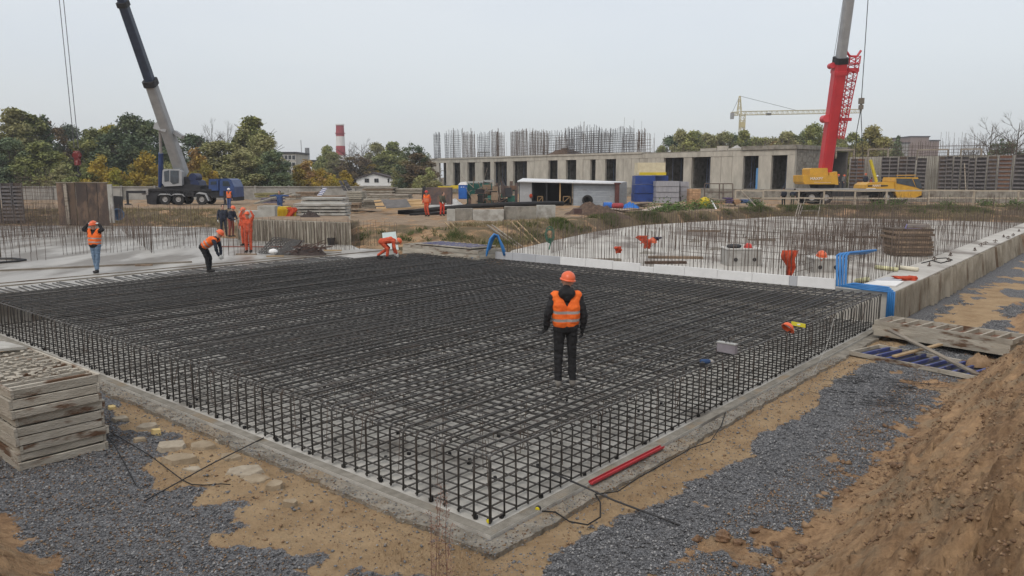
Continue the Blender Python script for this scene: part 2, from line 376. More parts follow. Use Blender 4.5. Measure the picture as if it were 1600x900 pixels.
def GZ(x, y):
    h = BV.ray_cast(Vector((x, y, 30)), Vector((0, 0, -1))); return h[0].z if h[0] else 1.5
def GP(px, py, zg=1.5):
    """point where a sight line meets the ground sheet"""
    d = ray(px, py); h = BV.ray_cast(Vector((0, 0, H)), d.normalized())
    return h[0].copy() if h[0] else G(px, py, zg)

# gravel: loose crushed stones lying on the pit floor
def scatter(name, pts, size, mats, seed, flatz=.7, label=None, cat=None):
    rs = np.random.RandomState(seed); n = len(pts)
    base = np.array([(1, 0, 0), (-1, 0, 0), (0, 1, 0), (0, -1, 0), (0, 0, 1), (0, 0, -1)], float)
    tri = np.array([(0, 2, 4), (2, 1, 4), (1, 3, 4), (3, 0, 4), (2, 0, 5), (1, 2, 5), (3, 1, 5), (0, 3, 5)])
    V = base[None] * rs.uniform(.6, 1.3, (n, 6, 1)) + rs.uniform(-.3, .3, (n, 6, 3))
    s = (size[0] + (size[1] - size[0]) * rs.rand(n) ** 2)[:, None, None]; V = V * s
    V[..., 2] *= flatz; a = rs.rand(n) * 6.283; c, sn = np.cos(a)[:, None], np.sin(a)[:, None]
    x = V[..., 0] * c - V[..., 1] * sn; y = V[..., 0] * sn + V[..., 1] * c
    V = np.stack([x, y, V[..., 2]], -1) + np.array(pts)[:, None, :]
    F = (tri[None] + 6 * np.arange(n)[:, None, None]).reshape(-1, 3)
    me = numpy_mesh(name, V.reshape(-1, 3), F, mats, False, np.repeat(rs.randint(0, len(mats), n), 8))
    o = bpy.data.objects.new(name, me); COL.objects.link(o); tag(o, label, cat, None, 'stuff'); return o
GR = [flat('gravel_dark', (.095, .097, .103), .85), flat('gravel_mid', (.165, .17, .178), .85), flat('gravel_blue', (.205, .209, .216), .85), flat('gravel_pale', (.33, .33, .33), .85)]
DC = [mat('clod_brown', (.21, .13, .078), (.12, .075, .046), bump=.6, scale=8), mat('clod_ochre', (.30, .205, .125), (.20, .13, .075), bump=.6, scale=8)]
rs = np.random.RandomState(3)
def ground_pts(n, ulo, uhi, vlo, vhi, chan, thr, lift, bias=1.):
    """random points where the given zone weight is high"""
    out = []; arr = {'g': gravel, 's': sand, 'd': None}[chan]
    for _ in range(n):
        uu = ulo + (uhi - ulo) * rs.rand() ** bias; vv_ = vlo + (vhi - vlo) * rs.rand(); p = W(uu, vv_); r = math.hypot(p.x, p.y); a = math.degrees(math.atan2(p.x, p.y))
        if abs(a) > 37 or r < 2: continue
        i = int(np.searchsorted(rr, r)); j = int(np.searchsorted(az, a))
        if arr is not None and arr[min(i, nR - 1), min(j, nA - 1)] < thr: continue
        if chan == 'd' and td[min(i, nR - 1), min(j, nA - 1)] < -.9: continue
        out.append((p.x, p.y, tz[min(i, nR - 1), min(j, nA - 1)] + lift))
    return out
gp = ground_pts(78000, -3.9, 24, -3.4, -.6, 'g', .5, .006, 1.25) + ground_pts(24000, -3.9, -.5, -1, 9, 'g', .5, .006)
scatter('gravel', gp, (.009, .024), GR + GR[:2], 5)
scatter('gravel_dirt', ground_pts(9000, -3.9, -.5, -1.2, 9, 'g', .5, .012) + ground_pts(4000, -.5, 12, -3.4, -2, 'g', .4, .012), (.006, .02), DC, 21)
scatter('edge_stones', ground_pts(9000, -3, 16, -2.2, -.3, 's', .4, .004, 1.2) + ground_pts(5000, -2.6, -.3, -.8, 9, 's', .4, .004), (.005, .016), GR + DC, 16)
scatter('strip_crumbs', [tuple(W(rng.uniform(-.5, 12) ** 1.0, -.36 + rng.gauss(0, .13), -.035)) for _ in range(2600)] + [tuple(W(-.38 + rng.gauss(0, .12), rng.uniform(-.5, 12), -.035)) for _ in range(2600)], (.004, .018), GR[1:] + DC, 17)
scatter('sand_clods', ground_pts(2600, -3, 18, -2.4, -.55, 's', .5, .004) + ground_pts(1500, -3, -.5, -1, 10, 's', .5, .004), (.008, .035), DC[1:] + GR[1:2], 6)
# dirt clods on the bank and along its foot
cp = [p for p in ground_pts(30000, -3.5, 16, -6.5, -2.0, 'd', 0, .0, 1.2) if fnoise(p[0] * 1.1, p[1] * 1.1, 44, 3) > -.05]
scatter('dirt_clods', cp, (.004, .030), DC, 8, .7)
cb = ground_pts(120, -.5, 9, -3.4, -2.5, 'd', 0, .01)
scatter('dirt_lumps', cb, (.02, .10), DC, 9, .65)

# ================================================================ CONCRETE PAD UNDER THE CAGE
PADU, PADV = 16.9, 19.2
mb = MB()
def uvprism(pts, z0, z1, mb): return mb.prism([W(a, b, z0) for a, b in pts], (0, 0, z1 - z0))
uvprism([(-.19, -.19), (17.3, -.19), (17.3, 19.6), (-.19, 19.6)], -.3, 0, mb)
pad = struct('blinding_slab', mb, BLIND)
mb = MB()
for (a_, b_, c_, d_) in ((-.185, -.185, 17.3, -.03), (-.185, -.026, -.03, 19.6)):
    n_ = 60
    for i in range(n_):
        if c_ - a_ > 1: q = [(a_ + (c_ - a_) * i / n_, b_), (a_ + (c_ - a_) * (i + 1) / n_, b_), (a_ + (c_ - a_) * (i + 1) / n_, d_), (a_ + (c_ - a_) * i / n_, d_)]
        else: q = [(a_, b_ + (d_ - b_) * i / n_), (c_, b_ + (d_ - b_) * i / n_), (c_, b_ + (d_ - b_) * (i + 1) / n_), (a_, b_ + (d_ - b_) * (i + 1) / n_)]
        mb.add([W(x_, y_, .004) for x_, y_ in q], [(0, 1, 2, 3)])
struct('slab_rim', mb, mat('dusty_rim', (.28, .262, .225), (.17, .157, .13), rough=.95, scale=4, bump=.6, bscale=40, c3=(.25, .195, .13), s3=1.4, t3=(.55, .7)))
# rough outer strip of lean concrete with a broken edge
mb = MB(); pts = []
t = -.23
for k in range(177):
    uu = 17.2 - k * .1
    pts.append((uu, -.47 - .06 * fnoise(uu * 1.1, 3, 0) - .05 * fnoise(uu * 5, 1, 1) - .03 * fnoise(uu * 17, 1, 1)))
pts.append((-.45, -.45))
for k in range(200):
    vv_ = -.4 + k * .1
    pts.append((-.45 - .06 * fnoise(vv_ * 1.1, 9, 0) - .05 * fnoise(vv_ * 5, 8, 1) - .03 * fnoise(vv_ * 17, 8, 1), vv_))
top = [W(a, b, -.045 + .012 * fnoise(a, b, 4)) for a, b in pts]; inner = [W(max(a, -.205), max(b, -.205), -.04) for a, b in pts]
n = len(pts); vs = top + inner + [W(a, b, -.32) for a, b in pts]
fs = [(i, i + 1, n + i + 1, n + i) for i in range(n - 1)] + [(i, 2 * n + i, 2 * n + i + 1, i + 1) for i in range(n - 1)]
mb.add(vs, fs); struct('lean_concrete_strip', mb, mat('rough_concrete', (.31, .285, .24), (.15, .135, .11), rough=.95, scale=3.5, bump=1.6, bscale=22, c3=(.26, .20, .13), s3=1.1, t3=(.54, .72)))

# ================================================================ REBAR CAGE
cage = thing('rebar_cage', 'huge black steel rebar cage of crossed bars filling the middle of the pit', 'rebar cage', C0.copy(), ROT)
CU, CV, CZ, BR = 16.8, 19.1, .90, .0128
def bent(fixed, axis, L, z, r, far=True):
    q = .07; pts = [(0, .03), (0, z - q), (q * .3, z - q * .28), (q, z), (L - (q if far else 0), z)]
    if far: pts += [(L - q * .3, z - q * .28), (L, z - q), (L, .03)]
    out = []; tw = rng.gauss(0, .012); fx = fixed
    if far: pts[4:4] = [(L * .35, z - .006 + rng.gauss(0, .004)), (L * .7, z + rng.gauss(0, .004))]
    for a, zz in pts:
        fixed = fx + tw * a / L * 2
        if axis == 0: out.append((a + rng.uniform(-.004, .004), fixed + rng.uniform(-.012, .012), zz))
        else: out.append((fixed + rng.uniform(-.012, .012), a + rng.uniform(-.004, .004), zz))
    return MB().poly(out, r, 6)
SPV, SPU = .258, .238       # bar spacing counted in the photograph
for k in range(75):
    part('top_bar', bent(.0 + k * SPV, 0, CU, CZ + rng.uniform(-.006, .006), BR + .0015), REBAR, cage, smooth=True)
for k in range(71):
    part('top_bar', bent(.03 + k * SPU, 1, CV, CZ - .028 + rng.uniform(-.006, .006), BR), REBAR, cage, smooth=True)
for k in range(74): part('bottom_bar', MB().tube((.0, k * SPV + .03, .05), (CU, k * SPV + rng.uniform(0, .05), .05), BR, 6), REBAR, cage, smooth=True)
for k in range(70): part('bottom_bar', MB().tube((k * SPU + .05, 0, .076), (k * SPU + rng.uniform(.03, .08), CV, .076), BR, 6), REBAR, cage, smooth=True)
inner = MB()
for k in range(71):        # second mats below the top and above the bottom one
    v0 = .3 + k * SPV
    if k % 3 == 0 or k > 22: inner.tube((.35 + rng.uniform(0, 1.2), v0, .79), (CU - .3, v0, .79), BR * .9, 4)
    if k % 3 == 1: inner.tube((.1, v0 + .1, .13), (CU - .1, v0 + .1, .13), BR * .9, 4)
for k in range(67):
    u0 = .35 + k * SPU
    if k % 3 == 0 or k > 26: inner.tube((u0, .4 + rng.uniform(0, 1), .765), (u0, CV - .3, .765), BR * .9, 4)
# extra lap bars lying on the top mat
for k in range(30):
    v0 = .25 + k * .62 + rng.uniform(-.05, .05); a = rng.uniform(.1, 7); L_ = rng.uniform(6, 11.7); inner.tube((a, v0, CZ + .024), (min(a + L_, CU), v0 + .02, CZ + .024), BR + .001, 5)
part('inner_bars', inner, REBAR, cage, kind='stuff', smooth=True)
ties = MB()
for a in np.arange(.4, CU, .85):
    for b in np.arange(.4, CV, .85):
        p = (a + rng.uniform(-.06, .06), b + rng.uniform(-.06, .06)); q = (p[0] + rng.uniform(-.06, .06), p[1] + rng.uniform(-.06, .06))
        ties.tube((*p, .05), (*q, .88), .006, 4)
        if rng.random() < .25: ties.tube((p[0] + .05, p[1], .1), (p[0] + .25, p[1] + rng.uniform(-.1, .1), .88), .008, 4)
for k in range(190):
    e = rng.random() < .5; a = rng.uniform(0, 10); b = rng.uniform(0, .8); ties.tube((a, b, .9) if e else (b, a, .9), (a + .03, b + .02, .9 - rng.uniform(.04, .16)) if e else (b + .02, a + .03, .9 - rng.uniform(.04, .16)), .003, 3)
part('tie_rods', ties, REBAR2, cage, kind='stuff')
sp_ = MB()
for k in range(24):
    a = .2 + k * .9 + rng.uniform(-.1, .1)
    if a < CV: sp_.box((.03, a, .028), (.045, .045, .045), rng.uniform(0, 2))
    if a < CU: sp_.box((a, .03, .028), (.045, .045, .045), rng.uniform(0, 2))
for k in range(180): sp_.box((rng.uniform(.2, 9), rng.uniform(.2, 11), .02), (.05, .04, .04), rng.uniform(0, 2))
part('cover_spacers', sp_, BLACK, cage, kind='stuff')

# ================================================================ CAST SLABS WITH STARTER BARS
def slab_thing(name, label, poly, z0=-.2, z1=.9, m=None):
    s = thing(name, label, 'concrete slab', poly[0] * 1.0); s.location.z = 0
    part('slab', MB().prism([Vector((p.x, p.y, z0)) for p in poly], (0, 0, z1 - z0)), m or SLABTOP, s, world=True)
    return s
slabR = slab_thing('foundation_slab', 'pale cast concrete slab right of the cage, bristling with starter bars',
    [W(17.15, -.2), W(60, .4), G(1750, 349, .9), G(1600, 348, .9), G(1220, 338, .9), G(1100, 346, .9), G(1000, 352, .9), G(930, 362, .9), G(865, 376, .9), G(800, 391, .9), W(17.15, 14.6)])
slabL = slab_thing('foundation_slab', 'pale wet concrete slab behind the cage at left where workers stand',
    [W(-3.6, 19.3), W(15.6, 19.3), G(620, 391, .9), G(560, 388, .9), G(545, 381, .9), G(345, 372, .9), G(338, 356, .9), G(200, 353, .9), G(-150, 352, .9)], m=SLABWET)
BARM = MB().tube((0, 0, 0), (0, 0, 1), .0085, 5).mesh('starter_bar', REBAR2, True)
def starters(slab, name, rows):
    """vertical bars standing out of the slab: the nearest 300 one by one, the rest joined"""
    L_ = []
    for (a, b, sp2, h, jit, double) in rows:
        sp2 *= .72; n = max(int((b - a).length / sp2), 1)
        for i in range(n + 1):
            if rng.random() < .06: continue
            for dd in ((0,) if not double else (0, double)):
                p = a.lerp(b, i / n); nrm = (b - a).normalized().cross(Vector((0, 0, 1)))
                L_.append((p + nrm * dd + Vector((rng.uniform(-jit, jit), rng.uniform(-jit, jit), 0)), h * rng.uniform(.82, 1.08)))
    L_.sort(key=lambda q: q[0].length - q[1] * 3)
    rest = MB()
    for i, (p, h) in enumerate(L_):
        lean = Vector((rng.gauss(0, .022), rng.gauss(0, .022), 1)) * h
        if i < 296:
            o = bpy.data.objects.new(name, BARM); COL.objects.link(o); o.parent = slab
            o.location = Vector((p.x, p.y, .9)) - Vector((slab.location.x, slab.location.y, 0)); o.scale = (1, 1, h); o.rotation_euler = (lean.y / h * -1, lean.x / h, 0)
        else: rest.tube((p.x, p.y, .9), (p.x + lean.x, p.y + lean.y, .9 + h), .0095, 3)
    part('starter_bars', rest, REBAR2, slab, kind='stuff', world=True)
def uvrow(u0, v0, u1, v1, sp2, h, j=.015, dbl=0): return (W(u0, v0), W(u1, v1), sp2, h, j, dbl)
starters(slabR, 'starter_bar', [
    uvrow(17.7, .9, 17.9, 15.3, .2, 1.45, .02, .28), uvrow(18.1, 1.0, 60, 1.6, .22, 1.45, .02),
    uvrow(21, 4.5, 40, 4.5, .3, 1.3, .03, .25), uvrow(21, 4.5, 21, 9, .25, 1.2), uvrow(25.5, 1.6, 25.5, 13, .25, 1.4, .02, .25), uvrow(30, 2, 30.5, 20, .3, 1.5, .03, .25),
    uvrow(36, 2, 37, 23, .3, 1.5, .03, .25), uvrow(20, 10.5, 36, 11.5, .35, 1.3, .03), uvrow(43, 2, 43.5, 20, .3, 1.6, .03), uvrow(50, 2, 50, 12, .3, 1.8, .04, .3),
    uvrow(26, 8, 50, 7.5, .4, 1.5, .04), uvrow(40, 12, 52, 8, .3, 1.7, .05), uvrow(20, 14.3, 36, 20.5, .3, 1.1, .03), uvrow(56, 1.5, 48, 12, .2, 2.2, .08, .3)])
starters(slabL, 'starter_bar', [
    (G(-150, 418, .9), G(70, 406, .9), .35, 1.1, .06, 0), (G(100, 398, .9), G(190, 394, .9), .2, 1.1, .03, 0), (G(200, 392, .9), G(340, 385, .9), .33, 1.1, .03, 0), (G(340, 399, .9), G(560, 389, .9), .3, 1.3, .05, .2),
    (G(-150, 384, .9), G(620, 384, .9), .25, 1.25, .06, 0), (G(-150, 372, .9), G(330, 369, .9), .25, 1.3, .05, .3), (G(0, 404, .9), G(-30, 370, .9), .25, 1.3, .05, 0),
    (G(80, 372, .9), G(130, 360, .9), .3, 1.5, .05, 0), (G(-150, 361, .9), G(320, 360, .9), .2, 1.6, .1, .3), (G(360, 378, .9), G(560, 388, .9), .3, 1.25, .05, 0), (G(240, 396, .9), G(190, 360, .9), .4, 1.3, .05, 0), (G(-150, 395, .9), G(60, 394, .9), .4, 1.1, .06, 0)])
# horizontal tie bars of the wall cages on both slabs
def mesh_wall(name, label, a, b, h, nh, nv, z0=.9, r=.0085, rest=None):
    m = MB(); L_ = (b - a).length
    for i in range(nh):
        z = z0 + h * (i + .6) / nh; sag = rng.uniform(-.06, .06)
        m.tube((a.x, a.y, z + sag), (b.x, b.y, z - sag), r, 4)
    for i in range(nv + 1):
        p = a.lerp(b, (i + rng.uniform(-.3, .3)) / max(nv, 1)); m.tube((p.x, p.y, z0), (p.x + rng.gauss(0, .03), p.y + rng.gauss(0, .03), z0 + h * rng.uniform(.85, 1.15)), r, 4)
    a0 = a; t_ = thing(name, label, 'rebar wall', Vector((a0.x, a0.y, z0))); part('bars', m, rest or REBAR2, t_, kind='stuff', world=True); return t_
mesh_wall('wall_rebar', 'rusty wall rebar mesh on the right slab running away beyond the blue strips', W(18.3, 3.2), W(34, 3.4), 1.25, 5, 70)
mesh_wall('wall_rebar', 'long rusty wall rebar mesh crossing the right slab behind the orange sack', W(22.5, 2.6), W(22.8, 9.5), 1.3, 5, 34)
mesh_wall('wall_rebar', 'rusty wall rebar mesh across the far part of the right slab', W(33, 2.6), W(34, 13), 1.5, 6, 50)
mesh_wall('wall_rebar', 'densest rusty wall rebar mesh behind the panel stack near the right slab corner', W(47, 3), W(43, 10), 1.9, 8, 60)
mesh_wall('wall_rebar', 'rusty wall rebar mesh along the left slab just left of the brown formwork board', G(-20, 382, .9), G(85, 372, .9), 1.7, 9, 60)
mesh_wall('wall_rebar', 'low rusty rebar mesh on the left slab between worker in jeans and brown board', G(-100, 370, .9), G(330, 372, .9), .6, 2, 110)
mesh_wall('wall_rebar', 'tall rusty rebar mesh between the dark ribbed formwork and the brown board', G(32, 362, .9), G(90, 362, .9), 3.4, 15, 42)
# ribbed imprint of the formwork down the right-hand slab face and sheet boards along it
face = MB(); u0 = 17.2
while u0 < 58:
    w_ = rng.uniform(.05, .16) if u0 < 22 else rng.uniform(.3, .6)
    face.beam(W(u0, -.2 + .006 * (u0 - 17) / 1, -.09), W(u0, -.2 + .014 * (u0 - 17.15) - .0, .88), w_ * .8, rng.uniform(.02, .05), up=tuple(UU)); u0 += w_
part('board_imprints', face, mat('imprinted_concrete', (.36, .33, .275), (.20, .175, .135), rough=.95, scale=3.5, stretch=(1, 1, .3), bump=.5, c3=(.13, .09, .06), s3=1.2, t3=(.56, .7)), slabR, kind='stuff', world=True)
# wet film, chalk lines and planks lying on the left slab edge
stri = thing('edge_formwork', 'pale timber edging with dark bar ends laid across it beside the left slab', 'edge formwork', W(0, 19.3, .9), ROT)
part('timber_edge', MB().box((6.8, 1.55, .015), (20, .035, .04)), WOOD_OLD, stri); part('timber_edge', MB().box((5.8, 2.35, .012), (17, .05, .03)), WOOD_OLD, stri)
for k in range(78): part('bar_end', MB().tube((-2.4 + k * .2, -.15, .022 + CZ - .9), (-2.4 + k * .2 + rng.uniform(-.1, .1), 1.2 + rng.uniform(-.25, .12), .022), .016, 5), REBAR, stri)
# ================================================================ CONCRETE BUILDING UNDER CONSTRUCTION
BA = Vector((-15.3, 147, 0)); BB = Vector((33.9, 92, 0)); BD = (BB - BA).normalized(); BN = Vector((-BD.y, BD.x, 0)) * -1
if BN.y > 0: BN = -BN                       # towards the camera
BIN = -BN
def bs(px):
    d = ray(px, 277); dd = Vector((d.x, d.y, 0)); # intersect sight line with facade line
    k = (px - 800) / 1203.5; return (k * BA.y - BA.x) / (BD.x - k * BD.y)
def bp_(s, t, z): return BA + BD * s + BIN * t + Vector((0, 0, z))
def wbox(mb, s0, s1, t0, t1, z0, z1, m=0): return mb.prism([bp_(s0, t0, z0), bp_(s1, t0, z0), bp_(s1, t1, z0), bp_(s0, t1, z0)], (0, 0, z1 - z0), m)
ZB, ZO, ZT = 2.75, 6.85, 7.5
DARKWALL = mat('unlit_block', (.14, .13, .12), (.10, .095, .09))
bld = thing('concrete_building', 'long raw concrete building shell with tall dark door openings along its front', 'building', bp_(35, 0, 1.5))
def bpart(name, fn, m, **k): mb = MB(); fn(mb); return part(name, mb, m, bld, world=True, **k)
SEND = bs(1241)
opens = [(686, 697), (708, 719), (730.5, 742), (754, 766), (772, 792), (802, 823), (857, 871), (884.5, 900), (922, 930), (945, 962), (1037, 1067), (1080, 1109), (1160.5, 1184), (1204.5, 1228.5)]
so_ = [(bs(a), bs(b)) for a, b in opens]
bpart('plinth', lambda m: wbox(m, -.2, SEND + 1.0, -1.2, 14, 1.3, ZB), CONC_DARK)
cur = 0.
for (a, b) in so_ + [(SEND, SEND)]:
    n = max(1, round((a - cur) / 1.5)); st_ = (a - cur) / n
    for i in range(n):
        if st_ > .15: bpart('wall_panel', lambda m: wbox(m, cur + i * st_ + .025, cur + (i + 1) * st_ - .025, rng.uniform(-.025, .025), .42, ZB, ZO), CONC_WALL)
    cur = b
n = 26
for i in range(n):
    s0, s1 = SEND * i / n + .01, SEND * (i + 1) / n - .01
    bpart('lintel_beam', lambda m: wbox(m, s0, s1, -.03 + rng.uniform(-.012, .012), .40, ZO + .005, ZT - .005), CONC_WALL)
bpart('roof_slab', lambda m: wbox(m, -.1, bs(1003), -.16, 14, ZT, ZT + .24), CONC_WALL); bpart('roof_slab', lambda m: wbox(m, bs(1003) + .01, bs(1160) - .21, -.04, 14, ZT + .005, ZT + .12), CONC_DARK)
for q_ in range(3): bpart('parapet', lambda m: wbox(m, bs((1092, 1118, 1135)[q_]), bs((1117, 1134, 1159)[q_]), .1, .4, ZT + .125, ZT + (.45, .7, .35)[q_]), CONC_WALL)
bpart('roof_slab', lambda m: wbox(m, bs(1160) - .2, SEND + .2, -.22, 14, ZT + .05, ZT + .55), CONC_DARK)
for i, (a, b) in enumerate(so_):
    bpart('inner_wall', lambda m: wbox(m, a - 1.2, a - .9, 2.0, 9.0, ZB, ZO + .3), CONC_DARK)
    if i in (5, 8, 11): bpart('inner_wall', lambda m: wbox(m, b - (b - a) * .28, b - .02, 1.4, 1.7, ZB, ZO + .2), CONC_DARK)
    pm = MB()
    for q in range(3):
        s_ = a + (b - a) * rng.uniform(.15, .9); pm.tube(bp_(s_, 1.2 + q * .7, ZB), bp_(s_, 1.2 + q * .7, ZO + .4), .045, 6)
        for an in range(3): pm.tube(bp_(s_, 1.2 + q * .7, ZB + .9), bp_(s_ + .5 * math.cos(an * 2.1), 1.2 + q * .7 + .5 * math.sin(an * 2.1), ZB), .025, 4)
    part('steel_prop', pm, mat('prop_steel', (.11, .14, .22), (.06, .07, .10), rough=.6), bld, world=True)
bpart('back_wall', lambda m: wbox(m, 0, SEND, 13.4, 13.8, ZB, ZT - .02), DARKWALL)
# end wall with the imprint of small form panels
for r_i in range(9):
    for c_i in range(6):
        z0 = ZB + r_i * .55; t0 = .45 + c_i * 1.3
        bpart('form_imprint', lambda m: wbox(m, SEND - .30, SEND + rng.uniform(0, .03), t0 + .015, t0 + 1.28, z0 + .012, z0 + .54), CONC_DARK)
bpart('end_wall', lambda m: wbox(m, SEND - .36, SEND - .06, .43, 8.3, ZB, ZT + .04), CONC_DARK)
# parapet clutter on the roof
rb_col = [REBAR2, mat('rebar_cool', (.10, .10, .11), (.055, .055, .062), rough=.6, scale=5)]
def roof_mesh(px0, px1, t, ytop, sp_v, sp_h, hfrac, mt, jag=.08, label=''):
    s0, s1 = bs(px0), bs(px1); p = bp_((s0 + s1) / 2, t, 0); z1 = AT((px0 + px1) / 2, ytop, p.y).z; z0 = ZT + .2; m = MB(); h = z1 - z0
    n = max(2, int((s1 - s0) / sp_v))
    for i in range(n + 1):
        s_ = s0 + (s1 - s0) * i / n + rng.gauss(0, .03); hh = h * rng.uniform(1 - jag, 1 + jag)
        m.tube(bp_(s_, t, z0), bp_(s_ + rng.gauss(0, .06), t + rng.gauss(0, .06), z0 + hh), .034, 3)
    nh = int(h * hfrac / sp_h)
    for i in range(nh): z = z0 + .2 + i * sp_h; m.tube(bp_(s0 - .05, t, z), bp_(s1 + .05, t, z + rng.gauss(0, .03)), .034, 3)
    r_ = thing('roof_rebar', label, 'rebar mesh', bp_((s0 + s1) / 2, t, z0), group=None)
    part('bars', m, mt, r_, kind='stuff', world=True); return r_
RM = [(675, 685, .6, 208, .16, .28, .95, 1, 'leftmost upright rebar mesh on the roof of the concrete building'), (692, 698, .6, 206, .22, .3, .9, 1, 'thin rebar mesh second from the left on the roof'), (700, 716, .6, 205, .3, .35, .9, 1, 'airy rebar mesh above the first two door openings'),
      (718, 737, .8, 208, .17, .28, .9, 0, 'pale brown rebar mesh above the third door opening'), (743, 762, .6, 208, .25, .3, .9, 1, 'airy rebar mesh above the fourth door opening'), (760, 771, 1.2, 204, .14, .25, .95, 0, 'narrow dense rebar mesh above the fifth door opening'), (772, 784, .6, 207, .2, .25, .9, 0, 'brown rebar mesh above the wide fifth opening'),
      (794, 820, .6, 204, .12, .22, .95, 0, 'very dense brown rebar mesh above the sixth opening'), (822, 852, .6, 205, .13, .25, .9, 0, 'dense dark rebar mesh just left of the roof stairwell'), (815, 872, 5, 205, .3, .4, .9, 1, 'rear bluish rebar mesh behind the dense brown ones'),
      (850, 880, 2.5, 212, .2, .3, .8, 0, 'lower rebar mesh over the dirt heap on the roof'), (876, 925, 1.5, 198, .22, .32, .9, 1, 'tallest grey rebar mesh near the middle of the roof'), (880, 930, 4, 206, .25, .35, .9, 0, 'brown rebar mesh behind the tallest one on the roof'),
      (930, 985, .6, 200, .2, .3, .9, 1, 'wide pale rebar mesh above the last left-hand openings'), (940, 985, 4.5, 208, .3, .45, .8, 0, 'rear rebar mesh behind the wide pale one'), (990, 1003, .6, 204, .17, .25, .95, 0, 'rebar mesh at the right end of the high rebar on the roof')]
for a, b, t, yt_, sv_, sh_, hf, mi, lb in RM: roof_mesh(a, b, t, yt_, sv_, sh_, hf, rb_col[mi], label=lb)
lowr = MB()
for k in range(210):
    s_ = rng.uniform(bs(1003), bs(1240)); t = rng.uniform(.5, 6); z = ZT + (.55 if s_ > bs(1160) else .2); lowr.tube(bp_(s_, t, z), bp_(s_ + rng.gauss(0, .1), t, z + rng.uniform(.4, 1.3)), .014, 3)
for k in range(120):
    s_ = rng.uniform(bs(676), bs(1003)); t = rng.uniform(.5, 8); lowr.tube(bp_(s_, t, ZT + .2), bp_(s_ + rng.gauss(0, .1), t, ZT + .2 + rng.uniform(2.5, 5.2) * (1 if rng.random() < .25 else .6)), .018, 3)
part('roof_starter_bars', lowr, rb_col[0], bld, kind='stuff', world=True)
for px in (706, 733, 720, 775, 829, 879, 908, 1002):
    q = bp_(bs(px), .5, ZT + .2); m = MB().tube(q, q + Vector((0, 0, AT(px, 200 if px != 908 else 190, q.y).z - q.z)), .05, 5); part('tall_bar', m, REBAR2, bld, world=True)
# dirt heap and timber frames on the roof
def heap(name, label, cat, c, rx, ry, h, m, seed=0, n=22, rough=.25):
    mb = MB(); vs = [(c.x, c.y, c.z + h)]; fs = []; q = 8
    for i in range(1, q + 1):
        f = i / q
        for k in range(n):
            a = 2 * math.pi * k / n; rr_ = f * (1 + .25 * noise.noise(Vector((math.cos(a) * 2, math.sin(a) * 2, seed))))
            z = h * (1 - f) ** .8 * (1 + rough * noise.noise(Vector((math.cos(a) * f * 5, math.sin(a) * f * 5, seed + 3)))) if i < q else -.08
            vs.append((c.x + rx * rr_ * math.cos(a), c.y + ry * rr_ * math.sin(a), c.z + z + (rough * h * .4 * noise.noise(Vector((math.cos(a) * f * 9, math.sin(a) * f * 9, seed))) if i < q else 0)))
    for k in range(n): fs.append((0, 1 + k, 1 + (k + 1) % n))
    for i in range(q - 1):
        for k in range(n): fs.append((1 + i * n + k, 1 + (i + 1) * n + k, 1 + (i + 1) * n + (k + 1) % n, 1 + i * n + (k + 1) % n))
    mb.add(vs, fs); return solo(name, mb, m, label, cat, smooth=True)
DIRTM = mat('dark_soil', (.13, .085, .06), (.06, .042, .032), rough=.95, scale=6, bump=.8, bscale=12)
heap('dirt_heap', 'dark brown dirt heap on the roof below the dense rebar', 'dirt heap', bp_(bs(862), 3, ZT + .2), 3.2, 2, 1.2, DIRTM, 2)
m = MB(); q = bp_(bs(749), .8, ZT + .2)
for k in range(8): m.beam(q + BD * (k * .45 - 1.4), q + BD * (k * .45 - 1.4) + Vector((0, 0, .85)), .1, .1)
m.beam(q + BD * -1.5, q + BD * 1.9, .1, .1); m.beam(q + BD * -1.5 + Vector((0, 0, .9)), q + BD * 1.9 + Vector((0, 0, .9)), .1, .1)
solo('timber_portal', m, WOOD_OLD, 'small timber frame standing on the roof above the fourth opening', 'timber frame')
for px, lb in ((1143, 'pale sack heap on the roof edge left of the raised part'), (1122, 'low grey sack on the roof left of the pale heap')):
    heap('sack', lb, 'sack', bp_(bs(px), .9, ZT + .2), .9, .6, .55, flat('sack_cloth', (.42, .41, .39), .9), px)

# ================================================================ FORMWORK ROW AT RIGHT
FW_DARK = mat('formwork_ply', (.05, .043, .04), (.028, .025, .026), rough=.6, scale=2, c3=(.12, .075, .045), s3=.5, t3=(.55, .7), rnd=.25)
FW_BROWN = mat('formwork_brown', (.20, .105, .06), (.12, .06, .04), rough=.7, scale=2)
FW_RIB = mat('formwork_rib', (.17, .155, .15), (.09, .085, .09), rough=.7, scale=6)
def form_wall(w_, h, nr, dark=FW_DARK, name='formwork'):
    r = thing(name, 'x', 'formwork panel'); part('sheet', MB().box((0, .06, h / 2), (w_, .03, h)), dark, r)
    for i in range(nr): part('rib', MB().box((0, 0, .1 + (h - .2) * i / (nr - 1)), (w_ - .12, .09, .05)), FW_RIB, r)
    for s in (-1, 1): part('side_rail', MB().box((s * (w_ / 2 - .03), -.01, h / 2), (.06, .12, h)), FW_RIB, r)
    return r
ledge = MB(); FA = Vector((AT(1312, 290, 90).x, 90, 0)); FB = Vector((AT(1700, 290, 78).x, 78, 0)); FD = (FB - FA).normalized(); FI = Vector((-FD.y, FD.x, 0)); FI = FI if FI.y > 0 else -FI
FL = (FB - FA).length
def fs_(px): k = (px - 800) / 1203.5; return (k * FA.y - FA.x) / (FD.x - k * FD.y)
def fp(s, t, z): return FA + FD * s + FI * t + Vector((0, 0, z))
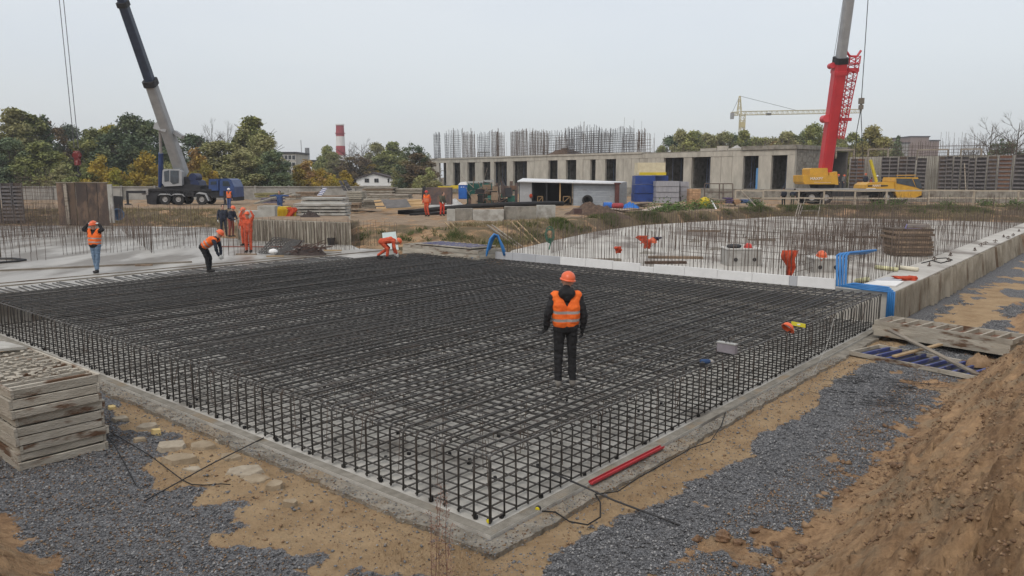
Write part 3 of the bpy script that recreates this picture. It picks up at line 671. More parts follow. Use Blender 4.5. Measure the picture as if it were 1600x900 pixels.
def fbox(mb, s0, s1, t0, t1, z0, z1): return mb.prism([fp(s0, t0, z0), fp(s1, t0, z0), fp(s1, t1, z0), fp(s0, t1, z0)], (0, 0, z1 - z0))
fbox(ledge, -1, FL, -1.5, 20, 1.3, 2.75); solo('concrete_platform', ledge, CONC_DARK, 'long low concrete platform carrying the dark formwork at right', 'platform')
zt = lambda px, y: AT(px, y, fp(fs_(px), 0, 0).y).z
pw = form_wall(1.0, 1.0, 8); pb = form_wall(1.0, 1.0, 8, FW_BROWN)
used = {id(pw): 0, id(pb): 0}
FP = [(1327, 1338, 248, 0), (1338, 1350, 248, 1), (1376, 1389, 246, 0), (1389, 1402, 246, 0), (1402, 1415, 245, 0), (1415, 1429, 245, 0), (1430, 1446, 247, 0), (1466, 1478, 245, 0), (1478, 1488, 244, 0), (1488, 1499, 245, 0), (1501, 1513, 245, 0), (1513, 1523, 247, 0), (1523, 1540, 246, 0), (1542, 1557, 244, 0), (1558, 1580, 243, 1), (1582, 1606, 242, 0), (1607, 1630, 242, 0)]
where = ['leftmost of the row, right of the red boom', 'next to it, left of the standing workers', 'behind the yellow crane body, first', 'behind the yellow crane body, second', 'behind the crane cab, third of four', 'behind the crane cab, last of four', 'just right of the crane cab roof', 'first right of the gap with yellow light', 'second right of the gap', 'third right of the gap', 'left of the leaning pole', 'crossed by the leaning pole', 'right of the leaning pole', 'left of the brown panel', 'between two dark ones near the right edge', 'just right of the brown panel', 'at the right edge of the picture']
for (a, b, yt_, br), wh in zip(FP, where):
    pr_ = pb if br else pw; u_ = used[id(pr_)]; used[id(pr_)] += 1
    s0, s1 = fs_(a), fs_(b); z1 = zt((a + b) / 2, yt_); o = place(pr_, u_, fp((s0 + s1) / 2, rng.uniform(-.3, .1), 2.75), math.atan2(FD.y, FD.x) + rng.uniform(-.06, .06), ('brown' if br else 'dark') + ' ribbed formwork panel ' + wh, scale=(s1 - s0 - .05, 1, z1 - 2.75), group='formwork panels on the concrete platform')
    o.rotation_euler = (R(rng.uniform(-2.5, .5)), R(rng.uniform(-1.2, 1.2)), o.rotation_euler.z)
m = MB(); fbox(m, fs_(1320), fs_(1640), 3.2, 3.6, 2.75, 6.6); part_w = solo('raw_wall', m, CONC_WALL, 'raw concrete wall rising behind the dark formwork panels', 'wall')
wf = MB()
for a, b, y0, y1 in ((1303, 1331, 234, 248), (1353, 1384, 233, 300), (1430, 1478, 234, 250), (1498, 1530, 233, 246)):
    s0, s1 = fs_(a), fs_(b); z1 = zt(a, y0); z0 = max(2.75, zt(a, y1)); t_ = thing('timber_portal', 'pale timber frame over the formwork, %s' % {1303: 'leftmost, beside the red boom', 1353: 'above the standing workers', 1430: 'right of the crane cab', 1498: 'rightmost of the four'}[a], 'timber frame', fp(s0, .6, z0))
    for p_, q_ in ((fp(s0, .6, z0), fp(s0, .6, z1)), (fp(s1, .6, z0), fp(s1, .6, z1)), (fp(s0, .6, z1), fp(s1, .6, z1))): part('timber', MB().beam(p_, q_, .14, .14), WOOD_OLD, t_, world=True)
def frow(a, b, t, y0, sp_v, h2, label):
    m = MB(); s0, s1 = fs_(a), fs_(b); z0 = 2.75; n = int((s1 - s0) / sp_v); z1 = zt((a + b) / 2, y0)
    for i in range(n + 1):
        s_ = s0 + (s1 - s0) * i / n; m.tube(fp(s_ + rng.gauss(0, .03), t, z0), fp(s_ + rng.gauss(0, .08), t + rng.gauss(0, .1), z1 * rng.uniform(.95, 1.04)), .017, 3)
    for z in h2:
        zz = zt((a + b) / 2, z); m.tube(fp(s0, t, zz), fp(s1, t, zz), .022, 3)
    return solo('wall_rebar', m, REBAR2, label, 'rebar wall')
frow(1318, 1440, 1.6, 224, .14, (230, 235, 240, 244), 'rusty rebar wall above the panels behind the yellow crane')
frow(1440, 1620, 1.4, 222, .13, (227, 232, 237, 242), 'rusty rebar wall above the panels near the right edge')
frow(1464, 1500, 3.0, 208, .22, (226,), 'tall rebar cluster above the panels right of the gap')
frow(1500, 1535, 2.4, 210, .17, (226, 232), 'dense pale tall rebar cluster above the leaning pole')
frow(1535, 1600, 2.4, 214, .3, (226, 233), 'sparser tall rebar cluster in front of the bare trees')
frow(1395, 1445, 4, 219, .35, (226,), 'thin rebar row in front of the distant brown block')
m = MB().tube(fp(fs_(1511), -.8, 2.75), fp(fs_(1505), -.1, zt(1505, 255)), .06, 6); solo('pole', m, WOOD_OLD, 'pale pole leaning on the dark formwork panels', 'pole')

# ================================================================ GUARD RAIL, LADDERS
RAILW = mat('rail_timber', (.46, .40, .32), (.34, .29, .22), rough=.9, scale=2)
def wood_fence(pts, z, hts, label, name='guard_rail', mt=RAILW):
    t = thing(name, label, 'guard rail', Vector((pts[0].x, pts[0].y, z)))
    for p in pts: part('post', MB().beam((p.x, p.y, GZ(p.x, p.y) - .2), (p.x + rng.uniform(-.05, .05), p.y, z + hts[0] + .06), .13, .13), mt, t, world=True)
    for hh in hts:
        for a, b in zip(pts, pts[1:]): part('rail', MB().beam((a.x, a.y - .08, z + hh + rng.uniform(-.04, .04)), (b.x, b.y - .08, z + hh + rng.uniform(-.04, .04)), .05, .13), mt, t, world=True)
    return t
wood_fence([G(px, 322, 1.5) for px in (1148, 1192, 1247, 1286, 1335, 1384, 1450, 1520, 1590, 1650)], 1.5, (1.45, .75), 'grey timber guard rail along the pit edge in front of the yellow crane')
wood_fence([G(px, 300, 1.5) for px in (405, 430, 455)], 1.5, (1.0,), 'short pale post rail on the dirt yard before the concrete fence')
def ladder(a, b, w_, n, label, mt=WOOD_OLD, sx=None):
    t = thing('ladder', label, 'ladder', Vector(a)); x = (sx or Vector((1, 0, 0))) * (w_ / 2); a = Vector(a); b = Vector(b)
    for s in (-1, 1): part('rail', MB().beam(a + x * s, b + x * s, .07, .07), mt, t, world=True)
    for i in range(n):
        p = a.lerp(b, (i + .7) / (n + .4)); part('rung', MB().tube(p - x, p + x, .025, 5), mt, t, world=True)
ladder(G(1244, 340, .9), G(1250, 318, 1.9) , .2, 2, 'left stringer pair of the timber steps behind the right slab')
la, lb_ = G(1262, 345, .85), G(1270, 318, 1.7); ladder(la, lb_ + Vector((0, 0, .5)), 1.5, 4, 'pale timber ladder climbing the bank below the yellow crane')
ladder(GP(840, 383) , GP(803, 352) + Vector((0, 0, .2)), .35, 2, 'yellowish plank pair lying on the dirt slope left of green hose', WOOD_NEW)
ladder(GP(748, 398), GP(700, 352) + Vector((0, 0, .15)), .3, 3, 'yellowish narrow ladder lying on the dirt slope behind the blue hose', WOOD_NEW)
ladder(GP(815, 388), GP(765, 356) + Vector((0, 0, .15)), .25, 2, 'grey thin pole pair sliding down the slope between two yellowish ones')

# ================================================================ DISTANCE: FENCE, HOUSES, CHIMNEY, TOWER CRANE
cf = thing('concrete_fence', 'grey precast concrete panel fence along the far side of the yard', 'fence', (-45, 93, 1.5))
FENM = mat('fence_concrete', (.36, .35, .32), (.25, .24, .22), rough=.9, scale=.8, c3=(.18, .17, .15), s3=.5)
for k in range(24):
    x0 = -112 + k * 4.05; part('fence_panel', MB().box((x0 + 2, 93 + .35 * math.sin(k * .8), 2.2), (3.9, .14, 1.7)).box((x0 + 2, 92.9 + .35 * math.sin(k * .8), 3.08), (3.96, .2, .1)), FENM, cf, world=True)
    part('fence_post', MB().box((x0 - .03, 92.95, 2.25), (.18, .3, 1.9)), FENM, cf, world=True)
def house(label, px0, px1, ytop, Y, dep, m, wins, name='apartment_block', roofm=None, zb=0., wm=None, fl=(.9, 1.2)):
    a, b = AT(px0, ytop, Y), AT(px1, ytop, Y); t = thing(name, label, 'building', Vector(((a.x + b.x) / 2, Y, 0)))
    part('wall', MB().prism([(a.x, Y, zb), (b.x, Y, zb), (b.x, Y + dep, zb), (a.x, Y + dep, zb)], (0, 0, a.z - zb)), m, t, world=True)
    part('roof', MB().box(((a.x + b.x) / 2, Y + dep / 2, a.z + .25), (b.x - a.x + .8, dep + .8, .5)), roofm or DARK, t, world=True)
    for (cx, cy) in wins:
        p = AT(cx, cy, Y); f = part('window', MB().box((p.x, Y - .02, p.z), (fl[0] * 1.15, .12, fl[1] * 1.12)), WHITE, t, world=True)
        pm = MB().box((0, -.07, 0), (fl[0], .04, fl[1])); g = part('pane', pm, wm or GLASSD, f); g.location = (p.x - t.location.x, Y - t.location.y, p.z - t.location.z)
    return t
GLASSD = flat('dark_glass', (.03, .035, .04), .2, spec=.6)
HW = mat('pale_render', (.46, .44, .38), (.36, .34, .30), rough=.9, scale=.3); HG = mat('grey_render', (.35, .345, .33), (.27, .265, .25), rough=.9, scale=.3)
house('cream flat-roofed block behind the dark and yellow trees', 437, 462, 240, 230, 14, HW, [(441 + 6 * i, 246 + 11 * j) for i in range(4) for j in range(3)])
house('grey old block with dark roof left of the chimney', 502, 523, 252, 210, 12, HG, [(506 + 5.5 * i, 258 + 10 * j) for i in range(3) for j in range(3)])
house('low brownish block wing left of the old grey block', 487, 502.5, 253, 206, 12, HW, [(490 + 4.5 * i, 258) for i in range(3)])
house('distant brown tower block above the far formwork', 1423, 1452, 214, 420, 20, mat('brown_brick', (.26, .20, .175), (.2, .15, .13)), [], zb=0)
house('distant brown block lower and right of the tower block', 1450, 1468, 220, 425, 20, mat('brown_brick', (.26, .20, .175)), [])
house('far grey block behind the dark narrow tree at right', 1405, 1421, 224, 380, 20, HG, [])
# white gabled house
Y = 170.; t = thing('white_house', 'white gabled house with dark windows beyond the concrete fence', 'house', Vector((AT(592, 290, Y).x, Y, 1.5)))
pts = [AT(x_, y_, Y) for x_, y_ in ((557, 291), (618, 291), (618, 281), (583, 271.5), (557, 280))]
part('wall', MB().prism(pts, (0, 11, 0)), mat('white_render', (.78, .78, .77), (.7, .7, .69), rough=.8, scale=.5), t, world=True)
sidep = [AT(618, 291, Y), AT(618, 281, Y), AT(628, 283, Y + 1), AT(628, 291, Y + 1)]
part('side_wall', MB().prism([AT(618.1, 291, Y + .3), AT(618.1, 281.5, Y + .3), AT(627.5, 283.5, Y + .3), AT(627.5, 291, Y + .3)], (0, 10, 0)), WHITE, t, world=True)
ROOFM = mat('dark_roof', (.09, .075, .075), (.06, .05, .05), rough=.8, scale=1)
for (x0, y0, x1, y1) in ((555, 280.5, 583, 271), (583, 271, 629, 282.8)):
    a, b = AT(x0, y0, Y), AT(x1, y1, Y); part('roof', MB().prism([a + Vector((0, -.4, 0)), b + Vector((0, -.4, 0)), b + Vector((0, -.4, .25)), a + Vector((0, -.4, .25))], (0, 12, 0)), ROOFM, t, world=True)
for cx, cw in ((571.5, 1.0), (575, 1.0), (586.5, 1.0), (590, 1.0), (607, .8)):
    p = AT(cx, 282, Y); f = part('window', MB().box((p.x, Y - .03, p.z), (cw * .45, .1, .85)), DARK, t, world=True)
part('base', MB().box((AT(592, 291, Y).x, Y + 5, 1.9), (9.6, 10.4, .9)), CONC_DARK, t, world=True)
t = thing('factory_chimney', 'tall red and white banded factory chimney on the skyline', 'chimney', Vector((AT(534, 290, 400).x, 400, 0)))
RED = mat('chimney_red', (.36, .05, .06), (.28, .045, .055), rough=.8, scale=.1); CW = mat('chimney_white', (.72, .71, .69), (.62, .61, .6), rough=.8, scale=.1)
seg = [(195, 213, RED), (213, 228, CW), (228, 243, RED), (243, 290, CW)]; cx = t.location.x
rad = lambda y: (2.0 + (y - 195) / 48 * .45)
for y0, y1, mm in seg:
    z0, z1 = AT(534, y1, 400).z, AT(534, y0, 400).z; part('band', MB().lathe((cx, 400, z0), (0, 0, 1), [(0, rad(y1)), (z1 - z0 - .02, rad(y0))], 18), mm, t, smooth=False, world=True)
part('gallery', MB().lathe((cx, 400, AT(534, 209, 400).z), (0, 0, 1), [(0, 2.6), (.4, 2.6)], 18), RED, t, world=True); part('gallery', MB().lathe((cx, 400, AT(534, 196, 400).z), (0, 0, 1), [(0, 2.3), (.6, 2.3)], 18), CW, t, world=True)
m = MB(); z0 = AT(482, 240, 300).z
for px_ in (480.5, 483.5):
    a, b = AT(px_, 290, 300), AT(px_, 231, 300); m.lathe(a, (0, 0, 1), [(0, .5), (b.z - a.z, .5)], 8)
solo('flue_stack', m, flat('flue_grey', (.2, .21, .22)), 'pair of thin grey flues between the blocks on the skyline', 'flue')
solo('mast', MB().tube(AT(473, 270, 300), AT(470, 219, 300), .14, 5), flat('mast_grey', (.35, .36, .37)), 'thin slanting grey mast left of the flues', 'mast')
# tower crane
TY_ = 330.; YEL = mat('crane_pale_yellow', (.55, .48, .26), (.45, .39, .2), rough=.6)
t = thing('tower_crane', 'pale yellow tower crane with long jib far behind the building', 'tower crane', Vector((AT(1155, 300, TY_).x, TY_, 1.5)))
def lattice(mb, a, b, w_, n, r, up=Vector((0, 0, 1)), taper=1., w2=None):
    a = Vector(a); b = Vector(b); d = (b - a).normalized(); x = d.cross(up); x = x.normalized() if x.length > .05 else Vector((1, 0, 0)); y = x.cross(d).normalized(); w2 = w2 or w_
    C = lambda i, sx, sy: a.lerp(b, i / n) + (x * sx * w_ + y * sy * w2) * (.5 * (1 + (taper - 1) * i / n))
    cs = [(-1, -1), (1, -1), (1, 1), (-1, 1)]
    for c in cs: mb.tube(C(0, *c), C(n, *c), r, 4)
    for i in range(n):
        for k in range(4):
            c0, c1 = cs[k], cs[(k + 1) % 4]; mb.tube(C(i, *c0), C(i + 1, *c1), r * .6, 3); mb.tube(C(i, *c1), C(i + 1, *c0), r * .45, 3) if i % 2 else mb.tube(C(i, *c0), C(i, *c1), r * .6, 3)
def tp(x_, y_): return AT(x_, y_, TY_)
m = MB(); lattice(m, (t.location.x, TY_, 1.5), (t.location.x, TY_, tp(1155, 178).z), 2.0, 22, .13, up=Vector((0, 1, 0))); part('mast', m, YEL, t, world=True)
m = MB(); lattice(m, tp(1155, 178), tp(1156, 150), 1.7, 5, .12, up=Vector((0, 1, 0)), taper=.3); part('tower_head', m, YEL, t, world=True)
m = MB(); lattice(m, tp(1158, 177), tp(1345, 173.5), 1.5, 46, .1, w2=1.5); part('jib', m, YEL, t, world=True)
m = MB(); lattice(m, tp(1154, 177.5), tp(1143, 178), 1.4, 4, .1); part('counter_jib', m, YEL, t, world=True)
part('counterweight', MB().box(tp(1144, 181), (1.2, 1.6, 2.6)), flat('weight_grey', (.3, .3, .3)), t, world=True); part('cab', MB().box(tp(1159.5, 195), (2.2, 2, 2.2)), YEL, t, world=True)
part('pendant', MB().tube(tp(1156, 150), tp(1243, 172), .07, 4), DARK, t, world=True); part('pendant', MB().tube(tp(1156, 150), tp(1143, 178), .07, 4), DARK, t, world=True)
part('trolley', MB().box(tp(1201, 178.5), (1.8, 1.6, .8)), DARK, t, world=True)
# ================================================================ TREES
LEAF = {}
def leafmat(n, a, b, c):
    LEAF[n] = mat('leaves_' + n, a, b, rough=.8, scale=.55, c3=c, s3=.28, t3=(.47, .62), spec=.15, rnd=.16, detail=8, lo=.3, hi=.7)
leafmat('green', (0.267, 0.291, 0.106), (0.130, 0.154, 0.064), (0.345, 0.345, 0.122)); leafmat('dark', (0.146, 0.191, 0.106), (0.077, 0.109, 0.068), (0.190, 0.219, 0.106)); leafmat('bluish', (0.160, 0.195, 0.144), (0.090, 0.111, 0.088), (0.200, 0.223, 0.144))
leafmat('olive', (0.345, 0.327, 0.152), (0.207, 0.201, 0.098), (0.276, 0.291, 0.122)); leafmat('yellow', (0.479, 0.332, 0.053), (0.266, 0.204, 0.043), (0.226, 0.197, 0.053)); leafmat('lime', (0.346, 0.308, 0.053), (0.200, 0.197, 0.043), (0.453, 0.345, 0.053))
leafmat('rust', (0.320, 0.191, 0.079), (0.200, 0.130, 0.059), (0.373, 0.259, 0.063)); leafmat('willow', (0.359, 0.320, 0.127), (0.226, 0.209, 0.079), (0.266, 0.246, 0.085)); leafmat('brown', (0.200, 0.147, 0.090), (0.120, 0.092, 0.059), (0.173, 0.147, 0.063))
BARK = mat('bark', (.13, .115, .095), (.07, .06, .05), rough=.95, scale=4, bump=.5)
def leaf_mesh(name, blobs, nl, size, seed):
    rs = np.random.RandomState(seed); ws = np.array([b[3] ** 2 for b in blobs]); pick = rs.choice(len(blobs), nl, p=ws / ws.sum())
    B = np.array(blobs)[pick]; d = rs.normal(size=(nl, 3)); d /= np.linalg.norm(d, axis=1)[:, None]
    rad = B[:, 3] * (rs.rand(nl) ** .45) * rs.uniform(.75, 1.15, nl); c = B[:, :3] + d * rad[:, None] * np.array([1, 1, .85])
    a = rs.normal(size=(nl, 3)); a /= np.linalg.norm(a, axis=1)[:, None]; b = np.cross(a, rs.normal(size=(nl, 3))); b /= np.linalg.norm(b, axis=1)[:, None]
    s = (size * rs.uniform(.5, 1.3, nl))[:, None]; V = np.stack([c - a * s, c - b * s * .6, c + a * s, c + b * s * .6], 1).reshape(-1, 3)
    return numpy_mesh(name, V, np.arange(nl * 4).reshape(-1, 4), [LEAF['green']])
def limbs(mb, base, h, seed, spread=.5, n=9, bare=False, lvl=3, r0=.2):
    rs = random.Random(seed); tips = []
    def grow(p, d, L_, r, lv):
        q = p + d * L_; mid = p.lerp(q, .5) + Vector((rs.uniform(-.06, .06), rs.uniform(-.06, .06), 0)) * L_; mb.poly([p, mid, q], [r, r * .8, r * .6], 5 if lv > 1 else 3)
        if lv <= 0: tips.append(q); return
        for _ in range(3 if lv > 1 else (4 if bare else 3)):
            dd = (d + Vector((rs.gauss(0, spread), rs.gauss(0, spread), rs.uniform(-.1, .35)))).normalized(); grow(p.lerp(q, rs.uniform(.45, 1)), dd, L_ * rs.uniform(.6, .8), r * .55, lv - 1)
        tips.append(q)
    top = Vector((rs.uniform(-.3, .3), rs.uniform(-.3, .3), h)); mb.poly([base, Vector((top.x * .4, top.y * .4, h * .5)), top], [r0, r0 * .7, r0 * .2], 7)
    for i in range(n):
        z = h * (.25 + .7 * i / n); a = i * 2.4 + rs.random(); grow(Vector((0, 0, z)), Vector((math.cos(a) * .9, math.sin(a) * .9, .75)).normalized(), h * .26 * (1.1 - .55 * i / n), r0 * .45 * (1.2 - .8 * i / n), lvl)
    return tips
def tree_proto(kind, seed):
    rs = random.Random(seed); mb = MB(); t = thing('tree', 'x', 'tree')
    if kind == 'bare':
        limbs(mb, Vector((0, 0, -.3)), 10, seed, .45, 11, True, 3, .2); part('trunk', mb, BARK, t)
        return t, 10.
    Hh = {'broad': 12, 'tall': 14, 'spruce': 14, 'bush': 5, 'thin': 12, 'sparse': 11}[kind]; blobs = []
    if kind == 'spruce':
        limbs(mb, Vector((0, 0, -.3)), Hh, seed, .2, 4, lvl=0)
        for i in range(60): f = i / 60; a = i * 2.4; z = Hh * (.1 + .9 * f); r = (1 - f) ** .8 * 2.2 + .15; blobs.append((math.cos(a) * r * .7, math.sin(a) * r * .7, z, r * .35 + .2))
        lm = leaf_mesh('crown', blobs, 5200, .2, seed)
    elif kind == 'bush':
        limbs(mb, Vector((0, 0, -.3)), Hh * .7, seed, .5, 7, lvl=1, r0=.1)
        for i in range(60): a = rs.random() * 6.28; r = rs.random() ** .6 * 2.7; blobs.append((math.cos(a) * r, math.sin(a) * r, Hh * (.06 + rs.random() * .86 * (1 - (r / 3.4) ** 2)), rs.uniform(.45, .95)))
        lm = leaf_mesh('crown', blobs, 9500, .15, seed)
    else:
        sp_, nb, fz, nl = {'broad': (3.7, 90, .03, 15000), 'tall': (2.4, 80, .04, 12500), 'thin': (2.6, 52, .15, 6500), 'sparse': (3.2, 50, .12, 5200)}[kind]
        tips = limbs(mb, Vector((0, 0, -.3)), Hh * .92, seed, .4, 9, lvl=2 if kind in ('sparse', 'thin') else 1, r0=.22)
        for i in range(nb):
            f = rs.random(); z = Hh * (fz + (1 - fz) * f); prof = math.sin(math.pi * min(.98, .18 + .82 * f)) ** .55; a = rs.random() * 6.28; r = sp_ * prof * rs.random() ** .4
            blobs.append((math.cos(a) * r, math.sin(a) * r, z - .3, rs.uniform(.5, 1.35) * (1.1 if kind == 'broad' else .85)))
        lm = leaf_mesh('crown', blobs, nl, .19 if kind in ('thin', 'sparse') else .21, seed)
    part('trunk', mb, BARK, t); part('crown', lm, None, t); return t, float(Hh)
PROT = {}
for i, k in enumerate(['broad', 'broad', 'tall', 'tall', 'spruce', 'bush', 'bush', 'thin', 'sparse', 'bare', 'bare']): PROT.setdefault(k, []).append([*tree_proto(k, 50 + i), 0])
WID = {'broad': 8.6, 'tall': 6., 'spruce': 4.6, 'bush': 6.4, 'thin': 6.6, 'sparse': 7.6, 'bare': 9.}
def tree(kind, px, ytop, Y, wpx, leaf, label, name='tree', yb=None):
    pr = PROT[kind]; e = pr[(int(px) + int(ytop)) % len(pr)]; zt_ = AT(px, ytop, Y).z; x = AT(px, ytop, Y).x; z0 = 1.3; h = zt_ - z0; wid = wpx / 1203.5 * Y * 1.4
    o = place(e[0], e[2], (x, Y, z0), rng.uniform(0, 6.28), label, (wid / WID[kind], wid / WID[kind], h / e[1])); e[2] += 1; o.name = name; o['group'] = 'trees along the skyline'; o['category'] = 'bush' if kind == 'bush' else 'tree'
    for c in o.children:
        if c.name.startswith('crown'): c.material_slots[0].link = 'OBJECT'; c.material_slots[0].material = LEAF[leaf]
TREES = [
 ('tall', 22, 170, 112, 58, 'olive', 'tall yellow-green poplar at the left edge of the picture'), ('tall', 45, 178, 114, 60, 'green', 'tall green poplar with yellowing top second from left edge'), ('spruce', 67, 178, 116, 40, 'dark', 'narrow dark spruce-like tree behind the left poplars'),
 ('sparse', 78, 188, 122, 50, 'brown', 'half-bare brownish birch right of the narrow dark tree'), ('broad', 106, 200, 125, 50, 'bluish', 'dark bluish tree right below the left crane hook cables'), ('broad', 150, 205, 122, 70, 'green', 'round green tree left of the tallest dark clump'), ('broad', 172, 200, 128, 50, 'lime', 'yellowing crown peeping between the green trees at left'),
 ('broad', 196, 183, 120, 72, 'dark', 'tallest dark green tree left of the blue crane boom'), ('broad', 232, 194, 122, 66, 'dark', 'dark green tree crossed by the grey part of the blue crane boom'), ('broad', 262, 208, 125, 50, 'dark', 'dark tree right behind the blue crane lifting cylinder'), ('broad', 12, 220, 105, 60, 'dark', 'dark lower tree at the very left under the poplars'),
 ('broad', 60, 225, 106, 70, 'green', 'green mid-height tree below the left poplars'), ('bush', 105, 255, 100, 60, 'olive', 'olive bush below the hook block at left'), ('bush', 160, 242, 98, 56, 'yellow', 'yellow autumn bush left of the blue crane'), ('bush', 182, 262, 96, 40, 'lime', 'bright yellow-green bush low beside the yellow one'), ('bush', 130, 262, 97, 50, 'green', 'green bush between the hook block and yellow bush'),
 ('bush', 228, 236, 99, 66, 'yellow', 'large yellow-brown bush directly behind the blue crane cabin'), ('bush', 262, 252, 100, 40, 'olive', 'olive bush right behind the blue crane lifting cylinder'), ('bush', 300, 232, 104, 60, 'rust', 'rusty reddish bush right of the blue crane boom'), ('bush', 318, 252, 102, 46, 'yellow', 'yellow bush behind the blue truck cab'),
 ('bare', 330, 200, 124, 50, 'olive', 'bare grey tree rising behind the olive trees near the blue truck'), ('bare', 356, 202, 126, 44, 'olive', 'second bare grey tree left of the tall green tree'), ('broad', 300, 214, 126, 60, 'dark', 'dark tree crown right of the blue crane boom root'), ('broad', 342, 224, 112, 80, 'olive', 'broad olive tree above the blue truck cab'), ('broad', 378, 205, 116, 50, 'olive', 'olive tree leaning against the tall green one'),
 ('tall', 395, 183, 118, 56, 'green', 'tallest green tree in the middle left of the skyline'), ('broad', 408, 214, 113, 60, 'olive', 'olive brown tree right of the tallest middle one'), ('broad', 426, 238, 108, 48, 'dark', 'compact very dark green tree left of the yellow bushes'), ('broad', 375, 240, 107, 60, 'olive', 'low olive tree above the concrete fence'),
 ('bush', 462, 258, 118, 44, 'yellow', 'bright yellow bush directly behind the concrete fence'), ('bush', 482, 250, 121, 60, 'rust', 'orange-yellow bush below the cream block'), ('bush', 502, 262, 119, 36, 'yellow', 'yellow bush right of the orange-yellow one'), ('bush', 536, 266, 104, 44, 'yellow', 'bright yellow bush just behind the fence left of the white house'), ('bush', 522, 269, 121, 40, 'lime', 'yellow-green bush left of the white house'),
 ('broad', 509, 230, 190, 34, 'green', 'small round green tree left of the chimney'), ('broad', 520, 240, 185, 34, 'olive', 'olive tree at the foot of the chimney'), ('bare', 545, 232, 180, 50, 'olive', 'bare brown tree in front of the chimney'), ('bare', 566, 226, 185, 50, 'olive', 'bare tree right of the chimney'), ('sparse', 556, 240, 176, 50, 'brown', 'brownish thin tree between chimney and white house'),
 ('broad', 588, 226, 190, 36, 'olive', 'olive tree with yellow top behind the white house'), ('tall', 612, 222, 188, 36, 'green', 'green taller tree behind the white house ridge'), ('broad', 600, 244, 182, 60, 'green', 'broad dull green tree right behind the white house roof'), ('broad', 582, 258, 178, 30, 'yellow', 'small yellowish tree touching the white house gable'),
 ('sparse', 646, 222, 132, 46, 'dark', 'ragged dark pine with bare top left of the concrete building'), ('thin', 655, 240, 128, 50, 'brown', 'brown-leaved tree right beside the concrete building corner'), ('broad', 632, 252, 136, 36, 'olive', 'olive low tree between white house and ragged pine'), ('bush', 668, 262, 125, 36, 'olive', 'olive bush at the left corner of the concrete building'),
 ('broad', 1033, 230, 180, 26, 'green', 'small green tree right of the roof rebar'), ('broad', 1064, 206, 172, 36, 'olive', 'olive tree left of the green ones above the building'), ('tall', 1083, 205, 170, 38, 'green', 'green tree with high top left of the tower crane'), ('broad', 1104, 212, 174, 44, 'olive', 'broad olive tree between the two green ones by the tower crane'),
 ('broad', 1132, 210, 172, 44, 'olive', 'olive tree left of the tower crane mast'), ('tall', 1164, 204, 170, 30, 'green', 'green tree right of the tower crane mast'), ('thin', 1196, 216, 190, 40, 'green', 'sparse green tree between tower crane and red boom'), ('tall', 1228, 206, 175, 40, 'olive', 'olive tree second left of the red boom'), ('broad', 1272, 198, 150, 46, 'green', 'dense green tree just left of the red boom'), ('thin', 1213, 222, 176, 30, 'rust', 'thin rusty tree between the two olive ones'),
 ('thin', 1332, 208, 150, 34, 'green', 'dark green tree right behind the lattice jib'), ('broad', 1362, 201, 135, 52, 'willow', 'pale yellow-green willow right of the red boom'), ('spruce', 1404, 211, 150, 24, 'dark', 'narrow dark tree right of the willow'), ('bare', 1548, 198, 120, 60, 'olive', 'bare dark tree above the brown formwork panel'), ('bare', 1590, 192, 112, 70, 'olive', 'tallest bare tree at the right edge of the picture'), ('sparse', 1570, 215, 118, 50, 'dark', 'thin dark-leaved tree between the two bare ones at right'), ('bare', 1515, 222, 125, 40, 'olive', 'small bare tree above the leaning pole'),
]
for i, (px, yt_, k_, lf_, wd_) in enumerate([(1050, 216, 'broad', 'dark', 'first from the roof rebar'), (1075, 214, 'broad', 'green', 'second from the roof rebar'), (1095, 216, 'broad', 'dark', 'third from the roof rebar'), (1120, 215, 'broad', 'green', 'fourth, left of the tower crane'), (1148, 213, 'broad', 'dark', 'right behind the tower crane mast'), (1180, 218, 'broad', 'green', 'sixth, right of the tower crane'), (1205, 218, 'broad', 'olive', 'seventh, halfway to the red boom'), (1240, 214, 'broad', 'green', 'eighth, nearer the red boom'), (1258, 210, 'broad', 'dark', 'ninth, beside the dense green tree'), (1290, 210, 'broad', 'green', 'right behind the red boom'), (1315, 216, 'broad', 'olive', 'under the lattice jib'), (1345, 218, 'broad', 'dark', 'left of the willow'), (1385, 218, 'broad', 'olive', 'right of the willow'), (545, 256, 'broad', 'brown', 'below the bare trees by the chimney'), (570, 252, 'broad', 'brown', 'left of the white house gable'), (625, 246, 'broad', 'green', 'right of the white house ridge'), (660, 246, 'broad', 'brown', 'beside the building corner')]):
    TREES.append((k_, px, yt_, 184 if px > 700 else 181, 44, lf_, 'lower %s tree in the back row, %s' % (lf_, wd_)))
for T in TREES: tree(*T)
for i in range(20):
    px = -150 + i * 32; 
    if px > 430: break
    tree('bush', px + rng.uniform(-8, 8), rng.uniform(250, 266), 118 + rng.uniform(-3, 5), 60, ('olive', 'dark', 'green')[i % 3], '%s undergrowth bush behind the fence %s' % (('olive', 'dark', 'green')[i % 3], ['beyond the left edge', 'left of the picture', 'by the left edge', 'outside at left', 'at the left edge under the poplars', 'under the tallest poplar', 'left of the hook block', 'right below the hook block', 'behind the brown board', 'behind the crane outrigger', 'behind the yellow bush', 'left of the crane cabin', 'behind the crane cabin', 'right of the crane boom root', 'left of the blue truck cab', 'behind the blue truck cab', 'right of the blue truck cab', 'under the tallest middle tree', 'left of the compact dark tree', 'below the compact dark tree'][i]))
